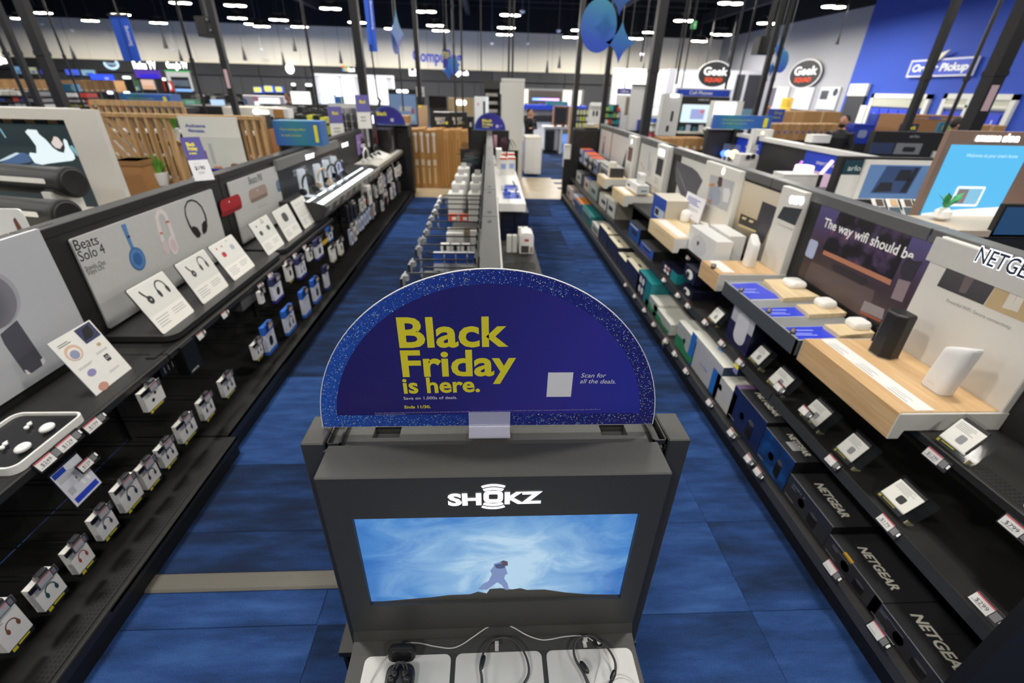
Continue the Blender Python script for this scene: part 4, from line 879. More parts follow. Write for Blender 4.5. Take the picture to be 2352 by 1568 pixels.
# long scanner hooks with price tags, left side
hooks = [(1097, 628, 941, 626, 1), (1084, 615, 975, 611, 0), (1097, 597, 958, 593, 1), (1090, 583, 987, 575, 0), (1098, 563.5, 973, 558, 1), (1099, 543.5, 981, 540, 1), (1100, 526, 989, 521, 1), (1099, 509.5, 994.5, 506, 1), (1101, 495, 1000, 490, 1), (1102, 481, 1006, 479, 1), (1103, 469, 1011, 465, 1), (1104, 459, 1016, 455, 1), (1105, 450, 1019, 445, 1)]
for k, (x1, y1, x0, y0, tag) in enumerate(hooks):
    z = 1.15 if tag else 1.085; q1_, q0 = P(x1, y1, Z=z), P(x0, y0, Z=z); y = q1_.y; L = min(.42, max(.2, -.08-q0.x))
    t = T('peg_hook', 'long dark %s, %s from the near end of the middle gondola' % ('scanner hook with tag plate' if tag else 'plain peg hook', ORD[k]), 'display hook', (-.085, y, z-.04))
    t.part('rod', MB().tube([(0, 0, .04), (-L+.02, 0, .04), (-L-.01, 0, .035 if tag else .05)], .0055, 7).box(-.012, -.008, .0, .0, .008, .055), PEGM)
    if tag:
        t.part('tag_plate', MB().box(-L-.045, -.045, -.03, -L-.03, .045, .02), M('#2a2a2c', .3)).rotation_euler = (0, math.radians(-0), 0)
        t.part('tag_holder', MB().box(-L-.03, -.045, -.025, -L-.022, .045, .035).box(-L-.03, -.02, .0, -L+.0, .02, .03), M('#a9abae', .2, trans=.35, var=0), label='clear tag holder')
        t.part('tag_red', MB().box(-L-.0475, -.03, -.028, -L-.045, .03, -.02), RDL)
for k, (px, py, h) in enumerate(((950, 600, .34), (996, 500, .26), (1018, 455, .22))):
    q = P(px, py, Z=1.0); t = T('clear_strip', 'crumpled clear plastic strip hanging from the hook tips, %s' % ('nearest', 'middle', 'furthest')[k], 'plastic strip', (-.50, q.y, .80))
    pts = [(.0, -.05+.02*(i % 2), h*i/6) for i in range(7)]
    mb = MB()
    for i in range(6): mb.add([(.012*(i % 2), -.05, .2-h*.5+h*i/6), (.012*((i+1) % 2), -.05, .2-h*.5+h*(i+1)/6), (.012*((i+1) % 2)+.004, .05, .2-h*.5+h*(i+1)/6), (.012*(i % 2)-.004, .05, .2-h*.5+h*i/6)], [(0, 1, 2, 3)])
    t.part('film', mb, M('#c3c6cc', .2, trans=.3, var=0))
# hanging goods on the left side, far to near
def boxpk(name, lab, x0, x1, y0, y1, z0, z1, mat, group=None, extras=(), bevel=.0, cat='product pack'):
    t = T(name, lab, cat, ((x0+x1)/2, y0, z0), group=group); w = x1-x0
    t.part('carton', MB().box(-w/2, 0, 0, w/2, y1-y0, z1-z0), mat, bevel=bevel)
    for (nm, a, m_) in extras:
        u0, v0, u1, v1 = a; t.part(nm, MB().box(-w/2+w*u0, -.001, (z1-z0)*v0, -w/2+w*u1, .0, (z1-z0)*v1), m_)
    t.w, t.h, t.d = w, z1-z0, y1-y0
    return t
n = 0
WBX = M('#d9d8d2', .4, var=.02)
for ci, (xa, xb) in enumerate(((-.50, -.315), (-.255, -.09))):
    for k, y in enumerate((5.62, 5.74, 6.25, 6.37, 6.9, 7.02, 7.6, 7.72)):
        if ci == 1 and k > 5: continue
        t = boxpk('white_carton', 'tall white rounded charger carton, %s in the %s column under the scanner hooks' % (ORD[k], ('outer', 'inner')[ci]), xa, xb, y, y+.10, .66, 1.0, WBX, 'white charger cartons', (('side_line', (.48, 0, .5, .9), LGT),), bevel=.012); n += 1
        t.part('hang_tab', MB().box(-.04, .045, .34, .04, .05, .40), LGT)
for k, x in enumerate((-.45, -.33)): boxpk('orange_tag', 'small orange and white cable pack %s under the scanner hooks' % ('outer' if k == 0 else 'inner'), x, x+.09, 5.1, 5.13, .80, .88, M('#d9512c', .5), 'orange cable packs', (('white_mark', (.4, .2, .9, .6), WHITE),))
for k in range(4): boxpk('clear_pack', 'clear and brown blister pack, %s of the row below the orange packs' % ORD[k], -.46+.09*k, -.385+.09*k, 4.95, 5.0, .66, .76, M('#8a7f72', .25), 'blister packs', (('amber_edge', (.85, 0, 1, 1), M('#c98f62')),))
for k, (x0, x1, y) in enumerate(((-.44, -.27, 4.62), (-.20, -.09, 4.72), (-.44, -.27, 4.78))): boxpk('white_pack', 'white cable pack with split lid, %s below the hooks' % ('outer', 'inner', 'rear')[k], x0, x1, y, y+.05, .52, .80, WBX, 'white cable packs', (('grey_print', (.1, .1, .9, .55), LGT), ('seam', (.48, .5, .5, 1), GINK)))
for k in range(3): boxpk('white_plug', 'small white plug pack, %s of three in front of the cable packs' % ORD[k], -.47+.1*k, -.39+.1*k, 4.3, 4.36, .66, .78, WHT, 'white plug packs', (('dark_plug', (.3, .5, .7, .9), K1),))
for k in range(4):
    boxpk('blue_pack', 'blue and white hanging pack, %s of four under the near hooks' % ORD[k], -.49+.1*k, -.40+.1*k, 3.85, 3.9, .52, .84, M('#b9bcc6', .4), 'blue and white hanging packs', (('blue_band', (0, .72, 1, 1), M('#2c51a8')), ('blue_foot', (0, .3, 1, .45), M('#3a57a0')), ('dark_plug', (.35, .05, .65, .5), K2)))
for k in range(3):
    t = boxpk('black_pack', 'black hanging pack with round grey loop, %s of three under the near hooks' % ORD[k], -.50+.12*k, -.40+.12*k, 3.3, 3.36, .48, .86, M('#19191b', .4), 'black hanging packs', (('grey_top', (0, .88, 1, 1), M('#55565a')),))
    t.part('loop', MB().tube([(.035*math.cos(a), -.004, .26+.05*math.sin(a)) for a in [math.radians(v) for v in range(0, 360, 24)]], .005, 6, closed=True), M('#77787c', .3))
boxpk('grey_pack', 'pale grey hanging pack with white peg beside the black packs', -.22, -.11, 3.3, 3.36, .42, .90, M('#9a9b9c', .35), None, (('blue_mark', (.1, .6, .9, .7), M('#3c5a9c')),))
for k in range(6): boxpk('white_spike_pack', 'white pack with pointed tab, %s of the low row just behind the sale sign' % ORD[k], -.50+.06*k, -.445+.06*k, 2.35, 2.42, .80, .95, WHT, 'white pointed packs', (('dark_line', (0, .8, 1, .86), K1),))
for k in range(14):
    y = 8.15+.13*k; col = random.choice(('#1d1d1f', '#232326', '#5a2a26', '#2a3538', '#3a3a3d', '#222224'))
    t = T('hanging_pack', 'small dark cable pack, %s along the far left hooks of the middle gondola' % ORD[k], 'product pack', (-.33+.05*(k % 3), y, .93+.01*(k % 2)), group='small packs on the far hooks of the middle gondola')
    t.part('card', MB().box(-.12, 0, 0, .06, .04, .13), M(col, .5, var=.1)); t.part('print', MB().box(-.09, -.001, .03, .03, 0, .07), M(random.choice(('#b34a38', '#2f8f9c', '#77777a', '#5c5c60')))); t.part('hook', MB().cyl((.25, .02, .21), (-.22, .02, .21), .005, n=6), PEGM)
# right side: white demo ledge with its products
wl = T('white_demo_ledge', 'white demo ledge with blue mats on the right side of the middle gondola', 'display shelf', (.07, 5.12, 1.0))
wl.part('ledge', MB().box(.03, 0, -.09, .335, 3.6, 0), WHT, bevel=.004); wl.part('back_board', MB().box(.0, .02, -.2, .03, 3.6, .06), WHT)
wl.part('tall_panel', MB().box(.03, 2.35, 0, .12, 2.55, .30), WHT)
for k, (y0, y1) in enumerate(((.25, .62), (.75, 1.1))): wl.part('blue_mat', MB().box(.09, y0, 0, .30, y1, .002).box(.10, y0+.02, .002, .14, y0+.3, .004), M('#1f46b8', .4))
for k in range(3):
    y = 5.42+.34*k; t = T('brush_demo', 'dark electric toothbrush lying %s on the white demo ledge' % ('nearest', 'second', 'third')[k], 'toothbrush', (.33, y, 1.006)); t.part('handle', MB().tube([(0, 0, .012), (-.005, .12, .014), (-.02, .22, .03)], [.011, .013, .006], 8), K2, smooth=True); t.part('head', MB().tube([(-.02, .22, .03), (-.03, .28, .05)], .005, 6), LGT)
for k in range(3):
    t = T('white_charger_block', 'white charger block standing %s on a blue mat of the white ledge' % ('nearest', 'second', 'third')[k], 'charger', (.23-.03*k, 5.5+.2*k, 1.005)); t.part('body', MB().prism(rr(-.02, 0, .02, .05, .006, 2), 0, .03), M('#3b63d0' if k < 2 else '#e6e6e6', .3)); t.part('base', MB().box(-.025, -.01, 0, .025, .04, .004), WHT)
for k, (x, y) in enumerate(((.20, 7.0), (.32, 7.05), (.18, 7.5), (.33, 7.55))):
    boxpk('white_orange_box', 'white and orange toothbrush box with blue picture, %s on the white ledge' % ('near left', 'near right', 'far left', 'far right')[k], x-.05, x+.06, y, y+.08, 1.0, 1.24, WHT, 'white and orange boxes', (('orange_band', (0, .88, 1, 1), M('#d8562f')), ('blue_print', (.2, .35, .8, .65), M('#8fa6dc'))))
for k in range(7):
    boxpk('red_pack', 'small red hanging pack, %s of the row beyond the toothbrush boxes' % ORD[k], .12+.045*k, .155+.045*k, 8.3, 8.34, 1.02, 1.16, M('#c8452e', .5), 'small red packs', (('white_hook', (.3, .9, .7, 1.15), WHITE),))
for k in range(5):
    t = T('hair_tool', 'dark styling tool hanging %s on the far right of the middle gondola' % ORD[k], 'styling tool', (.22+.06*(k % 3), 8.9+.2*k, 1.10)); t.part('barrel', MB().tube([(0, 0, 0), (.02, 0, .1), (.03, 0, .18)], [.02, .025, .015], 8), M(random.choice(('#4a2730', '#2a2a2c', '#6b3a46')), .35), smooth=True); t.part('cord', MB().tube([(.03, 0, .18), (.1, -.02, .16), (.16, 0, .05)], .006, 5), K1); t.part('prong', MB().cyl((0, .02, .1), (-.16, .02, .1), .004, n=6), PEGM)
boxpk('pink_box', 'slim pink box beside the spine at the far right of the middle gondola', .08, .14, 9.1, 9.16, 1.15, 1.36, M('#c78fa0', .5))
# lower right shelves
for z, y0, y1 in ((.66, 3.2, 4.85), (.45, 4.9, 6.4)):
    cg.part('lower_shelf', MB().box(.07, y0-1, z-.03, .47, y1-1, z), GD)
NV = M('#141c38', .4)
for k, x in enumerate((.135, .30)): boxpk('navy_box', 'tall navy box %s under the white demo ledge' % ('left' if k == 0 else 'right'), x, x+.155, 5.3, 5.6, .45, .86, NV, 'navy boxes under the ledge', (('pale_mark', (.3, .5, .7, .52), M('#46506f')),))
t = T('dark_camera', 'small dark gadget sticking out beside the navy boxes', 'gadget', (.49, 5.45, .62)); t.part('body', MB().ball((0, 0, 0), .035, 10, 8), K1, smooth=True); t.part('lens', MB().cyl((0, -.03, .01), (0, -.045, .01), .012, n=8), STEEL)
wb = boxpk('white_red_box', 'white box with red label and arched top beside the right aisle', .30, .44, 4.42, 4.62, .66, .83, M('#e3e1de', .4), None, (('red_label', (.35, .72, .65, .86), M('#bb3340')), ('grey_window', (.12, .04, .68, .46), M('#4b4446')), ('bronze_edge', (.76, .05, .96, .4), M('#a38a7f'))))
wb.part('arched_lid', MB().prism([(-.07, .17), (-.05, .20), (0, .21), (.05, .20), (.07, .17)], 0, .2), WHT)
for k, (x, y) in enumerate(((.20, 4.45), (.255, 4.45), (.33, 4.75), (.385, 4.75))): boxpk('slim_white_box', 'slim white box %s the red labelled box' % ('far left beside', 'left beside', 'behind left of', 'behind right of')[k], x-.025, x+.022, y, y+.06, .66, .83, WBX, 'slim white boxes', (('stripe', (.2, .1, .3, .9), LGT),))
for k in range(4): boxpk('purple_box', 'white box with purple band, %s of four below the red labelled box' % ORD[k], .135+.075*k, .205+.075*k, 3.95, 4.15, .38, .66, M('#cfc9bd', .45), 'purple banded boxes', (('purple_band', (0, .72, 1, 1), M('#8a3f9f' if k % 2 else '#6b3fae')), ('white_panel', (.6, .75, .9, .97), WHITE), ('print', (.15, .3, .8, .34), LGT)))
for k in range(2): boxpk('charcoal_box', 'charcoal box %s of the pair nearest the sale sign on the right' % ('left' if k == 0 else 'right'), .40+.078*k, .47+.078*k, 3.72, 3.86, .40, .62, M('#2c2e30', .4), 'charcoal boxes', (('pale_top', (.5, .78, .9, .97), LGT), ('line', (.05, .68, .95, .7), GINK)))
# ---------------------------------------------------------------- the gondola along the right aisle
XF = 2.28
rg = T('gondola', 'long black shelving gondola along the right aisle with white router displays', 'store shelving', (XF, 2.0, 0), rz=-90)
def RYl(y): return -(y-2.0)          # world Y -> local x ; local y = X-XF (front is -y)
def RX(x): return x-XF
rb_ = [0.74, 2.22, 3.72, 5.25, 6.8, 8.4, 10.2]
STRIP = M('#3f4042', .3, .25)
for i in range(6):
    b, a = RYl(rb_[i])-.004, RYl(rb_[i+1])+.004
    rg.part('base_deck', MB().box(a, RX(1.60), .10, b, 0, .14), GD); rg.part('kick_plate', MB().box(a, RX(1.612), 0, b, RX(1.63), .10), M('#0b0c12', .6))
    rg.part('price_strip', MB().prism([(RX(1.598), .105), (RX(1.582), .11), (RX(1.596), .155), (RX(1.60), .155)], a, b, 'x'), STRIP)
    rg.part('middle_shelf', MB().box(a, RX(1.75), .455, b, 0, .485), GD); rg.part('price_strip', MB().prism([(RX(1.748), .44), (RX(1.732), .445), (RX(1.742), .50), (RX(1.748), .50)], a, b, 'x'), STRIP)
    rg.part('upper_shelf', MB().box(a, RX(1.90), .78, b, 0, .82), GD, bevel=.004); rg.part('perforated_strip', MB().box(a+.01, RX(1.92), .8202, b-.01, RX(1.99), .8212), PERF)
    rg.part('back_panel', MB().box(a, -.002, .14, b, .03, 1.46), GB); rg.part('top_cap', MB().box(a, -.012, 1.46, b, .09, 1.53), M('#5a5b5b', .4), bevel=.004)
rg.part('end_panel', MB().box(RYl(.74), RX(1.58), 0, RYl(.70), .1, 1.0).box(RYl(.74), -.15, 1.0, RYl(.70), .1, 1.5), GB)
rg.part('end_panel', MB().box(RYl(10.26), RX(1.58), 0, RYl(10.2), .1, .84).box(RYl(10.26), RX(1.72), .84, RYl(10.2), .1, 1.40), GB)

WOODD = wood('demo_oak', '#c59d6d', '#d7b68b', 0, 3.0, 14, .42); WOODL = wood('demo_maple', '#d3b98e', '#e2cfa9', 0, 3.5, 12, .45)
WD = M('#dddbd5', .35, var=.02)
def rpanel(name, lab, TL, TR, BLp, mat, X=XF-.006, r=.003, cat='display panel', th=.012):
    b = P(BLp[0], BLp[1], X=X); t = T(name, lab, cat, b, rz=-90); tl, tr = t.px(*TL), t.px(*TR); t.w, t.h = tr[0], (tl[1]+tr[1])/2
    t.part('panel', MB().prism(rr(0, 0, t.w, t.h, r, 2), 0, th-.001), mat); return t
# eero style backdrop
def grad_panel(name, stops, vec, rough=.35, noise=0, nscale=4):
    m, nt, b = nodes(name, rough); L = nt.links; tc = nd(nt, 'TexCoord'); d = nd(nt, 'VectorMath', operation='DOT_PRODUCT'); d.inputs[1].default_value = vec[:3]; L.new(tc.outputs['Object'], d.inputs[0])
    a = nd(nt, 'Math', operation='ADD'); a.inputs[1].default_value = vec[3]; L.new(d.outputs['Value'], a.inputs[0]); o = a
    if noise:
        n = nd(nt, 'TexNoise', i_Scale=float(nscale), i_Detail=6.0); L.new(tc.outputs['Object'], n.inputs['Vector']); k = nd(nt, 'Math', operation='MULTIPLY_ADD'); k.inputs[1].default_value = noise; L.new(n.outputs[0], k.inputs[0]); L.new(a.outputs[0], k.inputs[2]); o = k
    r = ramp(nt, stops); L.new(o.outputs[0], r.inputs[0]); L.new(r.outputs[0], b.inputs['Base Color']); return m
ep = rpanel('header_panel', 'dark purple header panel lettered The way wifi should be on the right gondola', (1886, 455), (2162, 552), (1832, 632), grad_panel('dusk_room', [(0, '#5b568f'), (.45, '#4a3a50'), (.7, '#3a2c30'), (1, '#3d2f30')], (0, 0, -1.9, .98), .3, .1), th=.008)
ep.flat('printed_picture', ep.pxs([(1936, 474), (2102, 530), (2050, 642), (1888, 572)], -.0004), grad_panel('galaxy', [(.38, '#141318'), (.55, '#1d1a24'), (.66, '#4a3a5a'), (.75, '#7a4a58')], (0, 0, 0, 0), .3, 1.1, 7), -.0004, .0003, label='printed screen with a nebula')
ep.flat('printed_picture', ep.pxs([(1893, 574), (2048, 643), (2044, 655), (1889, 583)], -.0004), M('#b57a5c', .4), -.0004, .0003)
bc = ep.pxs([(1858, 549), (1881, 556), (1872, 590), (1848, 586)], -.0004); ep.flat('printed_picture', rr(bc[3][0], bc[3][1], bc[1][0], bc[1][1], .02, 4), M('#aab6d6', .4), -.0004, .0003, label='pale router, printed')
flats(ep, 'printed_picture', [ep.pxs([(1864, 600), (2010, 668), (1990, 735), (1846, 640)], -.0004)], M('#564746', .4), -.0004); flats(ep, 'printed_picture', [ep.pxs([(1912, 607), (1925, 607), (1990, 640), (1992, 652), (1980, 656), (1915, 622)], -.0004)], M('#241d24', .4), -.001)
flats(ep, 'printed_picture', [ep.pxs([(2064, 640), (2092, 648), (2072, 694), (2046, 684)], -.0004)], M('#8b7a80', .4), -.0004); flats(ep, 'printed_picture', [ep.pxs([(2070, 610), (2085, 590), (2105, 600), (2120, 600), (2104, 625), (2094, 646), (2072, 640), (2068, 625)], -.0004)], M('#2a2233', .5), -.0006)
flats(ep, 'printed_picture', [ep.pxs([(1986, 690), (2032, 710), (2026, 734), (1976, 712)], -.0004)], M('#8f868a', .4), -.0006); flats(ep, 'printed_picture', [ep.pxs([(1976, 713), (2024, 735), (2022, 740), (1974, 718)], -.0004)], M('#a3553c', .4), -.0006)
ep.text('The way wifi should be.', ep.px(1890, 519, -.001), ep.px(2100, 602, -.001), WHITE, -.001, h=.060, bold=.02)
# white L-shaped router displays
def ldisplay(lab, TL, TR, BLc, y0, y1, x_f=1.80, ztop=.92, tower_w=None, wood_m=WOODD, ztow=1.52, tx0=2.10, depth_t=.12):
    """wood fronted platform with a white back tower; y0 near end, y1 far end"""
    t = T('router_display', lab, 'display stand', (XF, y0, .822), rz=-90); a, b = -(y1-y0), 0; f = RX(x_f); zt = ztop-.822; zb = zt-.135
    t.part('platform', MB().box(a+.006, f+.012, zb+.06, b-.006, RX(tx0), zt), WD); t.part('wood_top', MB().box(a+.012, f+.012, zt, b-.012, RX(tx0)-.002, zt+.004), wood_m, label='oak veneer top'); t.part('wood_front', MB().box(a+.004, f, zb, b-.004, f+.012, zt+.003), wood_m, label='oak veneer front')
    t.part('end_cheek', MB().prism([(f, zb), (f+.05, zb), (f+.06, zb+.045), (RX(tx0)+.06, zb+.045), (RX(tx0)+.06, zt), (f, zt)], b-.004, b, 'x'), WD); t.part('end_cheek', MB().prism([(f, zb), (f+.05, zb), (f+.06, zb+.045), (RX(tx0)+.06, zb+.045), (RX(tx0)+.06, zt), (f, zt)], a, a+.004, 'x'), WD)
    t.part('tower', MB().box(a+.045, RX(tx0), 0, b-.006, RX(tx0)+depth_t, ztow-.822), WD, bevel=.004); t.zt = zt+.0045; t.ty = RX(tx0)
    return t
ng = ldisplay('white and oak router display with lit lettering nearest on the right', 0, 0, 0, 1.49, 2.175, 1.775, .91, tx0=2.245, ztow=1.515)
fy = ng.ty-.001
def pts_(t, l, y): return t.pxs(l, y)
ng.part('header_band', MB().prism(rr(-.66, .565, -.01, .685, .004, 2), fy, fy-.006), M('#c9c8c4', .35)); fy2 = fy-.0065
LGN = M('#eef2ff', emit=1.7)
a_, b_ = ng.px(2232, 598, fy2-.01), ng.px(2350, 640, fy2-.01); un = (b_[0]-a_[0])*tw('NETGEAR')/tw('NETGE')/1.62; b_ = (b_[0], a_[1]-.002)
ng.text('NETGEAR', a_, (a_[0]+un*1.62, a_[1]), LGN, fy2-.002, h=.072, bold=.05, name='lit_letter'); ng.text('NETGEAR', (a_[0]+.004, a_[1]+.002), (a_[0]+un*1.62, a_[1]), M('#1a2236', .3), fy2-.008, h=.070, bold=.012)
ng.flat('printed_picture', [q for q in ng.pxs([(2186, 595), (2300, 635), (2258, 700), (2152, 656)], fy)], grad_panel('grey_photo', [(0, '#26262a'), (1, '#59565c')], (0, 0, 3.0, -1.0), .4), fy-.0003, .0003, label='dark photo of a router')
flats(ng, 'printed_picture', [ng.pxs([(2222, 622), (2244, 622), (2240, 640), (2218, 674), (2202, 670)], fy)], M('#6f6366', .4), fy-.0008); flats(ng, 'printed_picture', [ng.pxs([(2302, 636), (2420, 678), (2380, 752), (2260, 702)], fy)], M('#c2ab83', .5), fy-.0003, label='tan photo of white routers')
for dx in (0, 18): flats(ng, 'printed_picture', [ng.pxs([(2328+dx, 660+5*dx/18), (2344+dx, 664+5*dx/18), (2320+dx, 712+5*dx/18), (2302+dx, 706+5*dx/18)], fy)], M('#dcd8cf', .4), fy-.0009)
ng.text('Powerful WiFi. Secure connectivity.', ng.px(2172, 692, fy), ng.px(2323, 758, fy), GINK, fy-.0004, h=.017)
ng.part('info_strip', MB().box(-.67, RX(1.86), ng.zt, -.02, RX(1.95), ng.zt+.001), M('#e6e5e2', .4)); 
for k in range(3): ng.part('small_print', MB().box(-.62+.21*k, RX(1.872), ng.zt+.001, -.50+.21*k, RX(1.876), ng.zt+.0015).box(-.62+.21*k, RX(1.89), ng.zt+.001, -.53+.21*k, RX(1.893), ng.zt+.0015).box(-.62+.21*k, RX(1.905), ng.zt+.001, -.51+.21*k, RX(1.908), ng.zt+.0015), GINK)
zr = .822+ng.zt
q = P(2028, 812, Z=zr)
r1 = T('router', 'black upright router with faceted hexagonal body on the oak display', 'router', (q.x+.0, q.y, zr), rz=-90)
hexp = [(-.062, -.03), (-.03, -.058), (.036, -.058), (.066, -.02), (.05, .045), (-.045, .045)]
mb = MB(); n = 6; zs = [(0, 1), (.235, .97), (.245, .9)]
mb.add([(x*s_, y*s_, z) for z, s_ in zs for x, y in hexp], [tuple(range(6))[::-1], tuple(range(12, 18))] + [(i+6*j, (i+1) % 6+6*j, (i+1) % 6+6*j+6, i+6*j+6) for j in range(2) for i in range(6)])
r1.part('body', mb, M('#161617', .45), bevel=.004); r1.part('foot', MB().prism([(x*1.02, y*1.02) for x, y in hexp], -.0, .005, 'z'), STEEL); r1.part('port', MB().box(-.058, -.045, .05, -.05, -.035, .075).box(-.056, -.043, .12, -.048, -.034, .13), M('#3a3a3d'))
q = P(2150, 893, Z=zr)
r2 = T('router', 'white upright mesh router with curved triangular body beside the black router', 'router', (q.x, q.y, zr), rz=-90)
pl = rr(-.062, -.04, .062, .04, .03, 6); mb = MB(); n = len(pl)
lv = [(0, .94, 0), (.012, 1, 0), (.20, 1.0, 0), (.225, .98, .0), (.232, .9, .0)]
mb.add([(x*s_+.02*(z/.23), y*s_, z+(.022*(x/.06) if z > .1 else 0)) for z, s_, _ in lv for x, y in pl], [tuple(range(n))[::-1], tuple(range((len(lv)-1)*n, len(lv)*n))] + [(i+n*j, (i+1) % n+n*j, (i+1) % n+n*j+n, i+n*j+n) for j in range(len(lv)-1) for i in range(n)])
r2.part('body', mb, M('#e2e2e2', .35), smooth=.6); r2.part('base_line', MB().prism([(x*.95, y*.95) for x, y in pl], -.0, .004, 'z'), GINK); r2.text('orbi', (-.02, .03), (.015, .03), LGT, -.0412, h=.012)

# blue topped counter with three small routers
cy0, cy1 = 2.19, 3.10
ct = T('router_counter', 'grey metal router counter with three blue mats and oak blocks', 'display counter', (XF, cy0, .822), rz=-90)
L_ = cy1-cy0; f = RX(1.75); zt = .073
ct.part('counter_top', MB().box(-L_, f, zt-.004, 0, -.05, zt), M('#8f9293', .35, .2)); ct.part('front_face', MB().box(-L_, f, -.03, 0, f+.01, zt+.004), M('#4b5056', .4, .1)); ct.part('edge', MB().box(-L_, f-.003, zt, 0, f+.004, zt+.006), M('#b9bcbd', .35, .2))
ct.part('side_rail', MB().box(-.012, f, -.03, 0, -.1, zt), M('#6a6e72', .4))
WHG = M('#eceae6', .25)
def block_set(bl, ph, pad, k):
    """blue mat, phone puck, oak block and white router"""
    z0 = .822+zt
    m_ = [ct.I @ P(a, b, Z=z0) for a, b in bl]; ct.part('blue_mat', MB().prism([(v.x, v.y) for v in m_], zt, zt+.003, 'z'), M('#2a3fd0', .35, var=.03), label='blue printed mat')
    cxm = sum(v.x for v in m_)/4; cym = sum(v.y for v in m_)/4
    ct.part('mat_border', MB().prism([(cxm+(v.x-cxm)*1.09, cym+(v.y-cym)*1.06) for v in m_], zt-.001, zt+.001, 'z'), M('#c9cdd8', .4)); ct.part('small_print', MB().box(cxm-.03, cym-.10, zt+.003, cxm-.022, cym+.03, zt+.0036).box(cxm+.01, cym-.1, zt+.003, cxm+.016, cym-.0, zt+.0036).box(cxm+.03, cym-.12, zt+.003, cxm+.036, cym+.02, zt+.0036), M('#b9c3ff'))
    p_ = [ct.I @ P(a, b, Z=z0+.03) for a, b in pad]
    ct.part('oak_block', MB().prism([(v.x, v.y) for v in p_], zt, zt+.03, 'z'), WOODL, bevel=.002, label='pale oak block')
    q = P(*ph[0], Z=z0); t = T('remote', 'small black handset lying on the %s blue mat' % ('far', 'middle', 'near')[k], 'handset', (q.x, q.y, z0+.003), rz=-90-35)
    t.part('body', MB().prism(rr(-.042, -.014, .042, .014, .01, 4), 0, .011, 'z'), K1, bevel=.003); t.part('screen', MB().box(-.026, -.008, .011, .026, .008, .0118), M('#85787a', .3))
    q = P(*ph[1], Z=z0+.03); t = T('mesh_router', 'small white square mesh router on the %s oak block' % ('far', 'middle', 'near')[k], 'router', (q.x, q.y, z0+.0305), rz=-90)
    s_ = .053; prof = [(0, .90), (.012, 1), (.03, .98), (.042, .85)]; pl = rr(-s_, -s_, s_, s_, .024, 6); n = len(pl)
    if k == 0: pl = [(x*1.25, y*1.2) for x, y in pl]
    mb = MB().add([(x*c_, y*c_, z) for z, c_ in prof for x, y in pl], [tuple(range(n))[::-1], tuple(range(3*n, 4*n))] + [(i+n*j, (i+1) % n+n*j, (i+1) % n+n*j+n, i+n*j+n) for j in range(3) for i in range(n)])
    t.part('body', mb, WHG, smooth=.9); t.part('foot', MB().prism([(x*.9, y*.9) for x, y in pl], -.0005, .004, 'z'), M('#b9a98a')); t.text('eero', (-.014, 0), (.014, 0), LGT, -.001).matrix_local = Matrix.Translation((-.012, -.004, .0425)) @ Matrix.Scale(.011, 4)
block_set([(1675, 652), (1736, 650), (1796, 686), (1722, 688)], ((1702, 668), (1822, 656)), [(1755, 641), (1806, 640), (1884, 680), (1800, 684)], 0)
block_set([(1748, 708), (1828, 706), (1858, 726), (1770, 728)], ((1765, 716), (1893, 702)), [(1830, 698), (1915, 697), (1946, 718), (1860, 722)], 1)
block_set([(1802, 752), (1888, 750), (1922, 776), (1835, 780)], ((1820, 763), (1968, 750)), [(1893, 744), (1985, 742), (2010, 764), (1930, 770)], 2)

# second white display (lit eero letters), white and oak
e2 = ldisplay('white and oak router display with glowing rounded letters in the middle of the right gondola', 0, 0, 0, 3.20, 3.53, 1.75, .905, tx0=2.22, ztow=1.515, depth_t=.14)
fy = e2.ty-.001
e2.text('eero', e2.px(1812, 465, fy), e2.px(1845, 470, fy), GLO2, fy-.002, h=.075, bold=.05)
e2.flat('printed_picture', e2.pxs([(1800, 462+12), (1843, 480), (1826, 518), (1785, 500)], fy), M('#2b3038', .4, var=.5, scale=12), fy-.0003, .0003, label='dark photo of people on a sofa'); e2.text('The most powerful', e2.px(1786, 514, fy), e2.px(1820, 530, fy), GINK, fy-.0003, h=.012)
e2.part('info_strip', MB().box(-.31, RX(1.80), e2.zt, -.04, RX(1.89), e2.zt+.001), M('#e6e5e2', .4)); ze = .822+e2.zt
q = P(1638, 613, Z=ze); t = T('remote', 'small black handset on the white info strip of the second router display', 'handset', (q.x, q.y, ze+.001), rz=-120); t.part('body', MB().prism(rr(-.05, -.018, .05, .018, .012, 4), 0, .013, 'z'), K1, bevel=.003); t.part('screen', MB().box(-.03, -.01, .013, .03, .01, .014), M('#85787a', .3))
q = P(1718, 610, Z=ze); t = T('router', 'tall white tapered mesh router standing on the second oak display', 'router', (q.x, q.y, ze), rz=-90)
pl = rr(-.055, -.035, .055, .035, .028, 6); n = len(pl); lv = [(0, .92), (.01, 1), (.18, .95), (.21, .88), (.215, .8)]
mb = MB().add([(x*c_, y*c_, z+(.03*(-x/.05) if z > .17 else 0)) for z, c_ in lv for x, y in pl], [tuple(range(n))[::-1], tuple(range(4*n, 5*n))] + [(i+n*j, (i+1) % n+n*j, (i+1) % n+n*j+n, i+n*j+n) for j in range(4) for i in range(n)])
t.part('body', mb, M('#e8e7e4', .35), smooth=.7); t.part('foot', MB().prism([(x*.93, y*.93) for x, y in pl], -.0, .004, 'z'), M('#b9a98a')); t.text('eero', (-.02, .13), (.0, .13), GINK, -.0355, h=.01)
